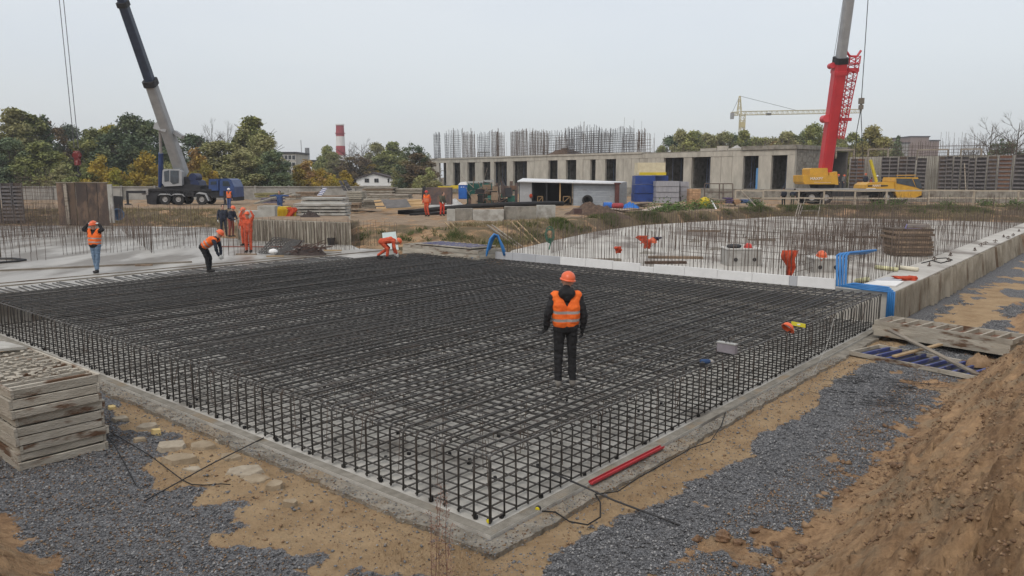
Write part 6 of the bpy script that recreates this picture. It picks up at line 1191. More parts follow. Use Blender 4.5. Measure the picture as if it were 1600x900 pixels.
for i in range(4):
    o_ = .088 * i; A_ = [W(17.02, -.30 - .0 + o_ * .6, .02), W(17.02, -.30 + o_ * .6, .94 + o_ * .5), W(17.02, .55 + o_, .96 + o_ * .5), W(17.02, 1.05 + o_ * .9, .98), W(17.04, 1.08 + o_, 1.9), W(17.2, 1.05 + o_, 1.98 - o_ * .2), W(18.1, .55 + o_, 2.02 - o_ * .4)]
    part('strip', MB().poly(A_, .037, 8), RIB, ws, world=True, smooth=True)
ws2 = thing('waterstop_strips', 'blue rubber strips forming an arch at the far corner of the cage', 'waterstop', G(770, 403, .9)); yq = G(765, 404, .9).y
for i in range(4):
    o_ = i * 1.6; P_ = [(737, 402.5), (752, 402), (760, 399), (762 + o_ * .7, 388), (766 + o_ * .7, 373 + o_ * .5), (772 + o_ * .5, 366 + o_ * .6), (778 + o_ * .2, 368 + o_ * .8), (784 + o_ * .4, 385), (788 + o_ * .4, 399)]
    part('strip', MB().poly([AT(x, y, yq + i * .08) for x, y in P_], .05, 6), RIB, ws2, world=True, smooth=True)
gh = thing('green_hose', 'coil of green hose hung on bars at the edge of the right slab', 'hose', AT(859, 380, 33)); GHM = mat('hose_green', (.05, .16, .10), (.04, .11, .08), rough=.6)
for i in range(9):
    c = AT(859, 364, 33); rx, rz_ = .17 + rng.uniform(-.03, .03), .3 + rng.uniform(-.05, .06); part('loop', MB().poly([c + Vector((rx * math.cos(a), rng.uniform(-.05, .05), rz_ * math.sin(a) - .06 * i * .3)) for a in np.linspace(0, 6.283, 16)], .02, 5), GHM, gh, world=True)
part('hose_tail', MB().poly([AT(859, 372, 33), AT(860, 380, 33), AT(858, 390, 33)], .03, 5), GHM, gh, world=True)
def helmet_mb(mb, c, ax=Vector((0, 0, 1)), r=.145, fwd=Vector((0, 1, 0))):
    ax = Vector(ax).normalized(); fwd = (Vector(fwd) - ax * Vector(fwd).dot(ax)).normalized(); sd_ = ax.cross(fwd); n = 20; prof = [(0, 1.0), (.25, .985), (.5, .9), (.75, .70), (.93, .38), (1.02, .02)]; vs = []; fs = []
    for t, rr_ in prof:
        for k in range(n):
            a = 2 * math.pi * k / n; ridge = 1 + (.03 if abs(math.sin(a)) < .2 and t > .3 else 0); vs.append(Vector(c) + ax * (t * r * .98 * ridge) + fwd * (math.cos(a) * r * rr_ * 1.12) + sd_ * (math.sin(a) * r * rr_ * .92))
    for i in range(len(prof) - 1):
        for k in range(n): fs.append((i * n + k, i * n + (k + 1) % n, (i + 1) * n + (k + 1) % n, (i + 1) * n + k))
    fs.append(tuple((len(prof) - 1) * n + k for k in range(n)))
    o = len(vs)      # brim with a longer peak in front
    for rr_, dz in ((1.0, 0), (1.13, -.012), (1.13, -.026), (.97, -.02)):
        for k in range(n): a = 2 * math.pi * k / n; pk = 1 + (.22 * max(0, math.cos(a)) ** 3 if rr_ > 1.05 else 0); vs.append(Vector(c) + ax * dz + fwd * (math.cos(a) * r * rr_ * 1.12 * pk) + sd_ * (math.sin(a) * r * rr_ * .92))
    for i in range(3):
        for k in range(n): fs.append((o + i * n + k, o + i * n + (k + 1) % n, o + (i + 1) * n + (k + 1) % n, o + (i + 1) * n + k))
    return mb.add(vs, fs)
HOR = mat('helmet_orange', (.72, .13, .04), (.66, .11, .035), rough=.35, scale=2, spec=.5); HRED = mat('helmet_red', (.55, .05, .04), (.5, .045, .035), rough=.35); HWH = mat('helmet_white', (.75, .75, .74), (.7, .7, .7), rough=.35)
t = thing('helmet', 'orange hard hat lying on its side on the right cage edge by the yellow level', 'hard hat', G(1233, 511, .93)); part('shell', helmet_mb(MB(), G(1231, 512, .985), (.55, .45, .6), .112, (1, 0, -.5)), HOR, t, world=True, smooth=True); part('harness', MB().poly([G(1233, 511, .99) + Vector((-.1, -.02, .06)), G(1233, 511, .99) + Vector((0, -.08, 0)), G(1233, 511, .99) + Vector((.1, -.04, -.04))], .012, 5), WHITE, t, world=True)
t = thing('spirit_level', 'yellow spirit level lying beside the orange helmet on the cage', 'spirit level', G(1248, 507, .93)); part('bar', MB().beam(G(1237, 505, .95), G(1259, 509.5, .95), .03, .08), mat('level_yellow', (.70, .62, .05), (.6, .5, .04)), t, world=True); part('vial', MB().box(G(1248, 507, 1.0), (.06, .035, .02)), WHITE, t, world=True); part('end_cap', MB().box(G(1259.5, 509.5, .95), (.02, .04, .085)), DARK, t, world=True)
t = thing('junction_box', 'small grey box with a dark carrying handle sitting on the cage', 'box', G(1137, 550, .93)); gb = mat('box_grey', (.28, .26, .28), (.2, .18, .2)); c = G(1137, 552, .93); a1, a2 = G(1123, 549, .93), G(1151, 554, .93); dd = a2 - a1; rz9 = math.atan2(dd.y, dd.x)
part('body', MB().box(c + Vector((0, .05, .09)), (dd.length, .1, .17), rz9), gb, t, world=True); part('lid', MB().box(c + Vector((0, .05, .185)), (dd.length + .02, .12, .02), rz9), flat('lid_pale', (.38, .38, .36)), t, world=True); part('handle', MB().poly([c + Vector((-.03, .05, .19)), c + Vector((-.02, .05, .24)), c + Vector((.04, .05, .24)), c + Vector((.05, .05, .19))], .01, 5), DARK, t, world=True)
t = thing('drill', 'blue cordless drill lying on the cage left of the grey box', 'drill', G(1103, 566, .93)); c = G(1103, 565, .97); part('body', MB().lathe(c + Vector((-.1, 0, 0)), (1, .1, 0), [(0, .03), (.02, .045), (.14, .045), (.18, .03)], 12), mat('drill_blue', (.04, .09, .2), (.03, .06, .14)), t, world=True, smooth=True); part('chuck', MB().lathe(c + Vector((.08, .01, 0)), (1, .1, 0), [(0, .025), (.04, .025), (.07, .01)], 10), HUB, t, world=True); part('grip', MB().beam(c + Vector((-.06, 0, 0)), c + Vector((-.1, -.12, -.02)), .035, .045), DARK, t, world=True); part('battery', MB().box(c + Vector((-.1, -.14, -.02)), (.09, .05, .07)), DARK, t, world=True)
def white_box(label, px0, px1, y0, y1, holes):
    Y9 = G((px0 + px1) / 2, y1, .9).y; c, s = bx_at(px0, px1, y0, y1, Y9, .9); t = thing('form_box', label, 'box', (c.x, c.y, .9)); h = c.z + s[2] / 2 - .9; part('body', MB().box((0, 0, h / 2), (s[0], .9, h)), mat('box_cream', (.40, .39, .365), (.27, .26, .24), scale=3), t); part('rim', MB().box((0, 0, h + .02), (s[0] + .08, .96, .04)), mat('lid_cream', (.55, .54, .51), (.46, .45, .42)), t)
    for q in holes: part('hand_hole', MB().lathe((q * s[0], -.47, h * .4), (0, 1, 0), [(0, .07), (.02, .07)], 12), DARK, t)
    return Y9, .9 + h
yw, zw = white_box('white lidded column box with hand holes on the right slab, left one', 1136, 1190, 390, 416, (-.25, .3)); yw2, zw2 = white_box('white lidded column box behind the orange sack, right one', 1272, 1318, 405, 426, (-.3, .25))
for px, py, Y9, mm, lb in ((1169, 384, yw + .3, HRED, 'red hard hat lying on the left white box'), (1284, 397, G(1284, 441, .9).y, HOR, 'orange hard hat hung on a starter bar above the right white box'), (1020, 375, 30.5, HOR, 'orange hard hat hung on a bar beside orange vests')):
    t = thing('helmet', lb, 'hard hat', AT(px, py, Y9)); part('shell', helmet_mb(MB(), AT(px, py + 2, Y9), (0, -.2, 1), .16), mm, t, world=True, smooth=True); part('chin_strap', MB().poly([AT(px, py + 2, Y9) + Vector((-.12, 0, -.02)), AT(px, py + 2, Y9) + Vector((0, 0, -.17)), AT(px, py + 2, Y9) + Vector((.12, 0, -.02))], .012, 5), HOR, t, world=True)
solo('bundle', MB().ball(AT(1147, 384.5, yw + .3), (.3, .25, .09)), DARK, 'dark flat bundle on the left white box', 'bundle')
cloth('orange_sack', 'orange cloth bag hanging from a starter bar before the white box', 'bag', AT(1236, 391, 24.6), .58, .92, ORC, 7, .88, .14); cloth('orange_vest', 'orange vest hanging on bars left of the orange helmet', 'vest', AT(1006, 368, 30.5), .5, .32, ORC, 11, .3); cloth('orange_vest', 'smaller orange vest drooping below the helmet on bars', 'vest', AT(1012, 374, 30.4), .32, .38, ORC, 15, .2); cloth('orange_glove', 'small orange glove pair on the bars left of the vests', 'gloves', AT(967, 385, 28), .28, .25, ORC, 21, .3); cloth('dark_jacket', 'dark navy jacket draped right of the orange helmet on bars', 'jacket', AT(1026, 370, 30.5), .35, .16, flat('navy', (.03, .03, .07), .9), 25, .2)
cloth('orange_cloth', 'orange cloth thrown over the right slab edge by the yellow tubes', 'cloth', AT(1411, 431, G(1411, 437, .9).y - .1), .85, .45, ORC, 31, .75, .3)
FT = mat('foam_tube', (.66, .64, .38), (.56, .54, .32), rough=.6)
for (x0, y0, x1, y1, lb, mm) in ((1368, 417, 1402, 421, 'left yellowish foam tube lying on the right slab', FT), (1400, 417, 1434, 421, 'right pale foam tube lying on the right slab', mat('tube_cream', (.7, .66, .52), (.6, .56, .44))), (1338, 439, 1356, 436, 'short yellow foam tube behind the blue strips', FT)): solo('foam_tube', MB().tube(G(x0, y0, .98), G(x1, y1, .98), .075, 10), mm, lb, 'foam tube', smooth=True)
solo('white_sheet', MB().prism([G(1345, 446, .91), G(1400, 448, .91), G(1412, 441, .91), G(1370, 440, .91)], (0, 0, .04)), WHITE, 'thin white sheet lying on the corner of the right slab', 'sheet'); solo('grey_sheet', MB().prism([G(1365, 439, .92), G(1405, 440, .92), G(1412, 436, .92), G(1385, 434, .92)], (0, 0, .03)), FOAMG, 'thin grey sheet behind the white one on the slab corner', 'sheet')
for i, (px, py) in enumerate([(1452, 416), (1482, 409), (1460, 407), (1485, 400), (1523, 392), (1533, 385), (1555, 379), (1568, 371), (1583, 369), (1592, 362), (1575, 373), (1540, 382)]):
    p = G(px, py, .9); t = thing('wing_clamp', 'steel formwork clamp standing on the right slab edge, %s' % ['closest to the camera', 'second closest at the rim', 'beside the cables on the inner side', 'third at the rim', 'fourth at the rim', 'inner one of a pair', 'right of the inner pair', 'by a small gap', 'second furthest', 'furthest away', 'slightly tilted between two others', 'half hidden inner one'][i], 'clamp', p, rng.uniform(0, 3), 'steel clamps on the slab edge'); part('stem', MB().tube((0, 0, 0), (0, 0, .17), .018, 6), REBAR2, t); part('wing', MB().poly([(-.11, 0, .07), (-.05, 0, .12), (.05, 0, .12), (.11, 0, .07)], .02, 6), REBAR2, t); part('plate', MB().box((0, 0, .03), (.13, .13, .02)), REBAR2, t)
solo('cable', MB().poly([G(1440, 411, .92), G(1456, 407, .92), G(1470, 411, .92), G(1488, 406, .92), G(1478, 403, .92), G(1462, 404, .92)], .02, 5), BLACK, 'dark cable snaking among the clamps on the slab edge', 'cable', smooth=True)
for i, (px, py, w_, lb) in enumerate([(945, 408, 1.3, 'in the gap of the white boards'), (1055, 404, 2.2, 'small stack of planks behind the white boards'), (1040, 412, 1.6, 'in front of the small plank stack'), (1190, 376, 1.4, 'far out on the right slab'), (1100, 362, 2, 'furthest on the right slab'), (1345, 372, 1.6, 'left of the dark brown stack')]): p = G(px, py, .9); solo('plank', MB().box(p + Vector((0, 0, .05)), (w_, .22, .09), rng.uniform(-.25, .05)).box(p + Vector((.1, .25, .05)), (w_ * .8, .12, .07), rng.uniform(-.3, .2)), [WOOD_OLD, TIM[2], DIRTM][i % 3], 'weathered planks on the right slab, ' + lb, 'planks')
for i, (px, py) in enumerate([(1010, 396), (1120, 390), (1085, 378), (1230, 362), (1145, 405)]): heap('cement_lump', 'low %s cement lump on the right slab, %s' % (['grey', 'dark', 'pale', 'brown', 'rough'][i], ['below the orange vests', 'left of the white boxes', 'behind the plank stack', 'far in the middle', 'before the left white box'][i]), 'cement lump', G(px, py, .9), .35, .25, .12, CONC_DARK, i)

# ================================================================ FOREGROUND DETAILS
t = thing('steel_channel', 'red painted steel channel lying on the concrete strip right of the cage', 'steel channel', G(980, 728, -.03)); a, b = G(923, 756, .0), G(1035, 699, .0); m = MB(); d = (b - a).normalized(); n_ = Vector((-d.y, d.x, 0)); RC = mat('channel_red', (.46, .05, .06), (.38, .045, .05), rough=.5, scale=5)
part('web', MB().beam(a, b, .055, .02), RC, t, world=True)
for s in (-1, 1): part('flange', MB().beam(a + n_ * .035 * s + Vector((0, 0, .02)), b + n_ * .035 * s + Vector((0, 0, .02)), .006, .03), RC, t, world=True)
solo('steel_rod', MB().poly([G(838, 728, .35), G(905, 757, .12), G(960, 782, .02), G(1062, 820, -.06)], .013, 6), DARK, 'long dark rod sticking out of the cage onto the right gravel', 'steel rod'); solo('steel_rod', MB().poly([G(412, 684, .02), G(330, 725, -.02), G(225, 783, -.06)], .009, 6), DARK, 'long dark rod reaching from the left cage base to the gravel', 'steel rod')
CB = lambda pts, z=-.05: [G(x, y, z) for x, y in pts]
solo('cable', MB().poly(CB([(838, 798), (868, 800), (890, 815), (918, 820), (938, 808), (938, 785), (930, 772)], -.03), .010, 6), BLACK, 'black cable loop lying right of the cage corner', 'cable', smooth=True); solo('cable', MB().poly(CB([(930, 772), (965, 768), (1000, 745), (1060, 712), (1080, 700), (1110, 690), (1127, 665), (1135, 640)], -.03), .008, 6), BLACK, 'black cable running along the right concrete strip', 'cable', smooth=True)
solo('cable', MB().poly(CB([(165, 670), (190, 685), (235, 712), (272, 740), (285, 750), (300, 757), (320, 758), (345, 756), (360, 757)]), .008, 6), BLACK, 'black cable crossing gravel and rubble at left', 'cable', smooth=True); solo('cable', MB().poly(CB([(158, 668), (178, 695), (195, 725), (212, 758)]), .008, 6), BLACK, 'thin black cable running down the left gravel', 'cable', smooth=True)
solo('wire', MB().poly([G(1303, 497, .95), G(1298, 520, .6), G(1290, 545, .3), G(1270, 585, .02)], .006, 5), flat('pale_wire', (.4, .4, .38)), 'pale wire hanging down the right side of the cage', 'wire', smooth=True)
for px, py, z, lb in ((764, 817, .03, 'yellow tape measure inside the near cage corner'), (840, 798, -.02, 'yellow and black tape measure on the concrete strip')):
    p = G(px, py, z); t = thing('tape_measure', lb, 'tape measure', p); part('case', MB().lathe(p + Vector((0, -.02, .03)), (.3, 1, 0), [(0, .03), (.006, .038), (.034, .038), (.04, .03)], 14), DARK, t, world=True); part('face', MB().lathe(p + Vector((-.006, -.026, .03)), (.3, 1, 0), [(0, .026), (.005, .03)], 14), mat('tape_yellow', (.72, .62, .03), (.6, .5, .03)), t, world=True)
for i, (px, py, s, mi, lb) in enumerate([(268, 700, .28, 0, 'flat pale slab fragment nearest the stack corner'), (188, 656, .16, 0, 'small ochre stone by the concrete strip'), (232, 668, .2, 0, 'grey-brown fragment between stack and cage'), (315, 700, .24, 1, 'sandy slab fragment left of the long rod'), (283, 720, .26, 1, 'rounded sandy fragment half sunk in sand'), (382, 738, .32, 0, 'long pale slab fragment under the long rod'), (400, 752, .22, 1, 'sandy fragment at the lower right of the rubble'), (360, 716, .2, 1, 'sandy fragment right above the long rod'), (245, 678, .1, 2, 'small yellowish chip near the cable'), (175, 640, .1, 2, 'pale yellowish chip above the small stone'), (430, 762, .16, 1, 'small sandy fragment right of the long rod end'), (345, 690, .12, 0, 'small grey fragment against the concrete strip'), (300, 735, .14, 0, 'small grey fragment below the rounded sandy one'), (455, 790, .12, 1, 'lone sandy fragment on the sand left of the weed'), (218, 690, .12, 1, 'flat sandy chip beside the cable')]):
    p = GP(px, py); r2 = random.Random(i); n = 7; pts = [p + Vector((math.cos(a_) * s * r2.uniform(.7, 1.2), math.sin(a_) * s * .62 * r2.uniform(.7, 1.15), -.02)) for a_ in [6.283 * q / n + r2.uniform(-.25, .25) for q in range(n)]]; tl = Vector((r2.uniform(-.02, .02), r2.uniform(.02, .04), 0)); m = MB(); h = .05 + .05 * r2.random()
    up_ = [q.lerp(p, .12) + Vector((0, 0, h + (q.y - p.y) * .12 + r2.uniform(-.008, .008))) for q in pts]; m.add(pts + up_, [tuple(range(n, 2 * n))] + [(q, (q + 1) % n, (q + 1) % n + n, q + n) for q in range(n)]); solo('rubble_piece', m, [mat('rubble_pale', (.38, .33, .255), (.26, .22, .165), bump=.6, scale=6), mat('rubble_sandy', (.33, .27, .19), (.23, .18, .12), bump=.7, scale=5), mat('rubble_yellow', (.62, .48, .22), (.5, .38, .18))][mi], lb, 'rubble')
for i, (px, py, s) in enumerate([(1130, 842, .085), (1088, 845, .05), (1178, 832, .05), (1215, 870, .06), (1152, 850, .05), (1252, 858, .05), (1210, 852, .04)]):
    p = GP(px, py); m = MB(); m.ball(p + Vector((0, 0, s * .4)), (s * 1.2, s, s * .8), 12, q=8); m.v = [tuple(Vector(q) + (Vector(q) - p) * (.7 * noise.noise((Vector(q)) * 12) + .4 * noise.noise(Vector(q) * 31))) for q in m.v]; solo('clod', m, DC[0], 'reddish clay clod on the gravel at the bank foot, %s' % ['largest one', 'leftmost small one', 'right behind the largest', 'lowest, nearest the bank', 'just right of the largest', 'rightmost one', 'tiny one between the others'][i], 'clod', 'clay clods at the bank foot')
m = MB()
for _ in range(260):
    a = W(rng.uniform(8.5, 11), rng.uniform(-2.6, -1.2), -.085); m.tube(a, a + Vector((rng.gauss(0, .25), rng.gauss(0, .15), .02)), .004, 3)
solo('wire_tangle', m, DARK, 'flat dark tangle of tie wire on the gravel before the blue panel', 'wire tangle', kind='stuff')
# ================================================================ PEOPLE
SKIN = mat('skin', (.50, .30, .22), (.44, .25, .18), rough=.6, scale=4); GLOVEB = mat('glove_black', (.02, .02, .022), (.015, .015, .015), rough=.8); GLOVEW = mat('glove_white', (.6, .6, .57), (.5, .5, .48), rough=.9)
VEST = mat('vest_orange', (.85, .165, .025), (.70, .115, .018), rough=.75, scale=5, bump=.35, bscale=9); OVER = mat('overall_orange', (.60, .10, .045), (.42, .065, .03), rough=.85, scale=5, bump=.5, bscale=10); BAND = mat('reflective_band', (.36, .34, .33), (.30, .28, .27), rough=.4, metal=.2)
BLK = mat('black_cloth', (.022, .022, .024), (.012, .012, .013), rough=.85, scale=6, bump=.5, bscale=12); JEANS = mat('blue_jeans', (.16, .23, .32), (.10, .15, .22), rough=.9, scale=4); NAVY = mat('navy_cloth', (.035, .04, .06), (.02, .025, .035), rough=.85); BLUEC = mat('blue_cloth', (.05, .09, .22), (.03, .06, .15), rough=.85)
BOOT = mat('boots', (.035, .03, .028), (.02, .02, .02), rough=.7); BOOTG = mat('dusty_boots', (.20, .19, .17), (.12, .11, .10), rough=.9); HAIR = flat('dark_hair', (.03, .022, .018), .8); OLIVEC = mat('olive_cloth', (.10, .10, .07), (.06, .06, .045), rough=.9); REDC2 = mat('red_cloth', (.30, .06, .045), (.2, .04, .03), rough=.85)
TS = bpy.data.scenes.new('workshop')
def cone_mb(mb, a, b, ra, rb, n=10):
    a = Vector(a); b = Vector(b); mb.ball(a, ra, n, q=6); mb.ball(b, rb, n, q=6)
    if (b - a).length > 1e-4: mb.poly([a, b], [ra, rb], n)
def remeshed(mb, vox, mats, smooth_it=4, wr=0., pick=None, seed=0):
    me = mb.mesh('raw', mats[0]); o = bpy.data.objects.new('raw', me); TS.collection.objects.link(o); r = o.modifiers.new('r', 'REMESH'); r.mode = 'VOXEL'; r.voxel_size = vox; r.adaptivity = 0; s = o.modifiers.new('s', 'SMOOTH'); s.factor = .5; s.iterations = smooth_it
    TS.view_layers[0].update(); dg = TS.view_layers[0].depsgraph; out = bpy.data.meshes.new_from_object(o.evaluated_get(dg)); bpy.data.objects.remove(o)
    if wr:
        n_ = len(out.vertices); co = np.empty(n_ * 3, np.float32); no = np.empty(n_ * 3, np.float32); out.vertices.foreach_get('co', co); out.vertices.foreach_get('normal', no); co = co.reshape(-1, 3)
        ds = np.array([noise.noise(Vector((c[0] * 5, c[1] * 5, c[2] * 13 + seed))) * .6 + noise.noise(Vector((c[0] * 12, c[1] * 12 + seed, c[2] * 22))) * .5 for c in co.tolist()]); co = co + no.reshape(-1, 3) * (ds * wr)[:, None].astype(np.float32); out.vertices.foreach_set('co', co.ravel()); out.update()
    out.materials.clear()
    for m_ in mats: out.materials.append(m_)
    if pick:
        for p in out.polygons: p.material_index = pick(p.center)
    for p in out.polygons: p.use_smooth = True
    return out
STAND = dict(pelvis=(0, 0, .96), chest=(0, -.01, 1.30), neck=(0, -.02, 1.49), head=(0, .02, 1.64), sL=(-.185, -.01, 1.43), sR=(.185, -.01, 1.43), eL=(-.27, -.05, 1.16), eR=(.27, -.05, 1.16), wL=(-.29, .04, .93), wR=(.29, .04, .93), hL=(-.095, 0, .93), hR=(.095, 0, .93), kL=(-.12, .02, .51), kR=(.12, .02, .51), aL=(-.14, -.02, .10), aR=(.14, -.02, .10), face=(0, 1, 0), tL=(-.03, 1, 0), tR=(.03, 1, 0), dL=(0, .15, -1), dR=(0, .15, -1))
def person(label, loc, rz, pose={}, top='vest', cols={}, vox=.016, glove=None, helmet=HOR, H_=1.0, boots=None, hair=False, held=None):
    J = {k: Vector(v) for k, v in {**STAND, **pose}.items()}; t = thing('person', label, 'person', loc, rz); t.scale = (H_,) * 3
    jac = cols.get('jacket', BLK); tro = cols.get('trousers', BLK); face = J['face'].normalized(); hax = (J['head'] - J['neck']).normalized(); side = face.cross(hax).normalized(); hup = side.cross(face).normalized() * 1.0
    if hup.dot(hax) < 0: hup = -hup
    # body: head with nose and ears, neck, arms, hands with fingers, legs
    b = MB(); hc = J['head']; b.ball(hc + hup * .02, (.078, .098, .115), 14, M=Matrix((side, face, hup)).transposed(), q=10); cone_mb(b, hc + face * .03 - hup * .05, hc + face * .045 - hup * .085, .062, .045); cone_mb(b, hc + face * .088 - hup * .0, hc + face * .108 - hup * .028, .012, .017, 6)
    for s in (-1, 1): b.ball(hc + side * .08 * s - hup * .01, .022, 6, q=4)
    cone_mb(b, J['neck'] - hax * .06, hc - hup * .06, .062, .056); cone_mb(b, J['pelvis'], J['chest'], .10, .11); 
    for s in 'LR':
        cone_mb(b, J['s' + s], J['e' + s], .045, .038); cone_mb(b, J['e' + s], J['w' + s], .038, .027); cone_mb(b, J['h' + s], J['k' + s], .07, .05); cone_mb(b, J['k' + s], J['a' + s], .05, .038); cone_mb(b, J['chest'], J['s' + s], .07, .05)
    part('body', remeshed(b, min(vox, .012), [SKIN], 3), None, t)
    for s, q in (('L', -1), ('R', 1)):     # hands: palm, four unequal curled fingers, thumb
        h = MB(); d = J['d' + s].normalized(); w0 = J['w' + s]; acr = d.cross(Vector((1, 0, 0)) if abs(d.x) < .7 else Vector((0, 0, 1))).normalized() ; nrm = d.cross(acr).normalized(); cone_mb(h, w0, w0 + d * .05, .028, .03, 8)
        for k in range(4): r0 = w0 + d * .05 + acr * (k - 1.5) * .021; cone_mb(h, w0 + d * .02 + acr * (k - 1.5) * .017, r0 + d * .035, .019, .013, 6)
        for k, L_ in enumerate((.036, .045, .042, .032)):
            r0 = w0 + d * .085 + acr * (k - 1.5) * .021; r1 = r0 + d * L_ + nrm * L_ * .35; r2_ = r1 + d * L_ * .5 + nrm * L_ * .75; cone_mb(h, r0, r1, .0105, .0095, 6); cone_mb(h, r1, r2_, .0095, .008, 6)
        th0 = w0 + d * .03 - acr * .03; cone_mb(h, th0, th0 + d * .035 - acr * .03 + nrm * .01, .013, .011, 6); cone_mb(h, th0 + d * .035 - acr * .03 + nrm * .01, th0 + d * .06 - acr * .032 + nrm * .02, .011, .009, 6)
        part('glove' if glove else 'hand', remeshed(h, .006, [glove or SKIN], 1), None, t)
    for s in (-1, 1): part('eye', MB().ball(hc + side * .032 * s + face * .088 + hup * .015, .011, 8, q=6), flat('eye_dark', (.04, .035, .03), .3), t)
    part('mouth', MB().ball(hc + face * .094 - hup * .055, .012, 8, q=4).box(hc + face * .098 - hup * .055, (.03, .01, .006)), flat('lips', (.33, .13, .11), .6), t)
    if hair: part('hair', MB().ball(hc + hup * .03 - face * .015, (.088, .105, .112), 14, M=Matrix((side, face, hup)).transposed(), q=8), HAIR, t, smooth=True)
    # trousers
    m = MB()
    for s in 'LR': cone_mb(m, J['h' + s], J['k' + s], .098, .072, 12); cone_mb(m, J['k' + s], J['a' + s] + Vector((0, 0, .02)), .072, .060, 12)
    cone_mb(m, J['hL'] + Vector((0, -.01, .02)), J['hR'] + Vector((0, -.01, .02)), .115, .115, 12); cone_mb(m, J['pelvis'] + Vector((-.05, 0, .03)), J['pelvis'] + Vector((.05, 0, .03)), .115, .115, 12)
    part('trousers', remeshed(m, vox, [tro], 4, .02, None, len(label)), None, t)
    # jacket
    sp = (J['chest'] - J['pelvis']); sx_ = (J['sR'] - J['sL']).normalized(); m = MB()
    for q in (-1, 1): cone_mb(m, J['pelvis'] + sx_ * .065 * q + sp * .02, J['chest'] + sx_ * .085 * q, .125, .135, 12); cone_mb(m, J['chest'] + sx_ * .085 * q, J['s' + ('R' if q > 0 else 'L')] - Vector((0, 0, .02)), .125, .078, 12)
    cone_mb(m, J['chest'], J['neck'] - hax * .03, .12, .082, 12)
    for s in 'LR': cone_mb(m, J['s' + s], J['e' + s], .076, .060, 12); cone_mb(m, J['e' + s], J['w' + s] - (J['w' + s] - J['e' + s]).normalized() * .02, .060, .047, 12)
    part('jacket', remeshed(m, vox, [jac], 4, .024, None, len(label) + 3), None, t)
    if top in ('vest', 'hood'):
        m = MB(); L_sp = (J['neck'] - J['pelvis']).length; ax_ = (J['neck'] - J['pelvis']).normalized()
        for q in (-1, 1): cone_mb(m, J['pelvis'] + sx_ * .07 * q + ax_ * .08, J['chest'] + sx_ * .088 * q, .145, .150, 14); cone_mb(m, J['chest'] + sx_ * .085 * q, J['s' + ('R' if q > 0 else 'L')] - sx_ * .02 * q + ax_ * .012, .140, .090, 12)
        me = remeshed(m, vox * .8, [VEST, BAND], 3, .014, lambda c: 1 if any(abs((Vector(c) - J['pelvis']).dot(ax_) - zb_) < .022 for zb_ in (.115, .245)) else 0, len(label) + 9)
        bm_cut = [p.index for p in me.polygons if ((Vector(p.center) - J['neck']).length < .12) or ((Vector(p.center) - J['neck']).length < .22 and abs((Vector(p.center) - J['neck']).dot(sx_)) < .10 - .5 * abs((Vector(p.center) - J['neck']).dot(ax_)) )]
        import bmesh; bm = bmesh.new(); bm.from_mesh(me); bm.faces.ensure_lookup_table(); bmesh.ops.delete(bm, geom=[bm.faces[i] for i in bm_cut], context='FACES'); bm.to_mesh(me); bm.free(); part('vest', me, None, t)
        if top == 'hood': m = MB(); cone_mb(m, J['neck'] + Vector((-.05, -.07, .0)), J['neck'] + Vector((.05, -.07, .0)), .085, .085); cone_mb(m, J['neck'] + Vector((0, -.085, -.06)), J['neck'] + Vector((0, -.02, .06)), .07, .075); part('hood', remeshed(m, vox, [jac], 3, .012), None, t)
    for s in 'LR':
        f = J['t' + s].normalized(); m = MB(); a = J['a' + s]; a = Vector((a.x, a.y, max(a.z - .05, .05))) if a.z < .2 else a - Vector((0, 0, .05)); cone_mb(m, a + Vector((0, 0, .05)), a - f * .03, .056, .052); cone_mb(m, a - f * .03 - Vector((0, 0, .005)), a + f * .15 - Vector((0, 0, .012)), .046, .04); part('boot', remeshed(m, vox, [boots or BOOT], 2), None, t)
    if helmet: ph = part('helmet', helmet_mb(MB(), hc + hup * .055 - face * .005, hup, .122, face), helmet, t, smooth=True)
    return t
zc_ = CZ + .035
# standing man on the cage, seen from behind
person('man seen from behind in orange vest and black clothes standing on the cage', G(883, 603, zc_), R(4), dict(face=(.05, 1, .05), aL=(-.115, -.02, .10), aR=(.115, .0, .10), kL=(-.11, .02, .51), kR=(.105, .03, .51), eL=(-.29, -.04, 1.16), wL=(-.30, .06, .92), dL=(-.5, .3, -.6), eR=(.28, -.05, 1.15), wR=(.27, .03, .91), head=(.025, .03, 1.655), neck=(.0, -.02, 1.49)), 'hood', {}, .011, GLOVEB, HOR, 1.0, BOOTG)
zs_ = .905
person('man in blue jeans and orange vest holding both hands behind his helmet', G(152, 426, zs_), R(172), dict(face=(.1, 1, -.1), sL=(-.185, 0, 1.45), sR=(.185, 0, 1.45), eL=(-.36, .05, 1.50), eR=(.36, .05, 1.50), wL=(-.19, .0, 1.70), wR=(.19, .0, 1.70), dL=(.8, -.2, .3), dR=(-.8, -.2, .3), kL=(-.09, .04, .51), kR=(.08, -.02, .51), aL=(-.06, .08, .1), aR=(.05, -.05, .1), pelvis=(.02, 0, .96)), 'vest', dict(trousers=JEANS), .014, GLOVEW, HOR, 1.0)
person('worker in orange vest bending forward at the left slab edge', G(326, 425, zs_), R(-90), dict(pelvis=(0, -.12, .90), chest=(0, .20, 1.12), neck=(0, .36, 1.22), head=(0, .46, 1.33), face=(0, .8, -.6), sL=(-.17, .32, 1.13), sR=(.17, .32, 1.13), eL=(-.2, .38, .85), eR=(.2, .38, .85), wL=(-.15, .42, .60), wR=(.12, .44, .58), dL=(.1, .3, -1), dR=(-.1, .5, -1), hL=(-.09, -.14, .87), hR=(.09, -.14, .87), kL=(-.1, .04, .50), kR=(.1, .0, .49), aL=(-.1, .0, .1), aR=(.1, .04, .1)), 'vest', dict(jacket=NAVY), .014, GLOVEW, HOR, 1.0)
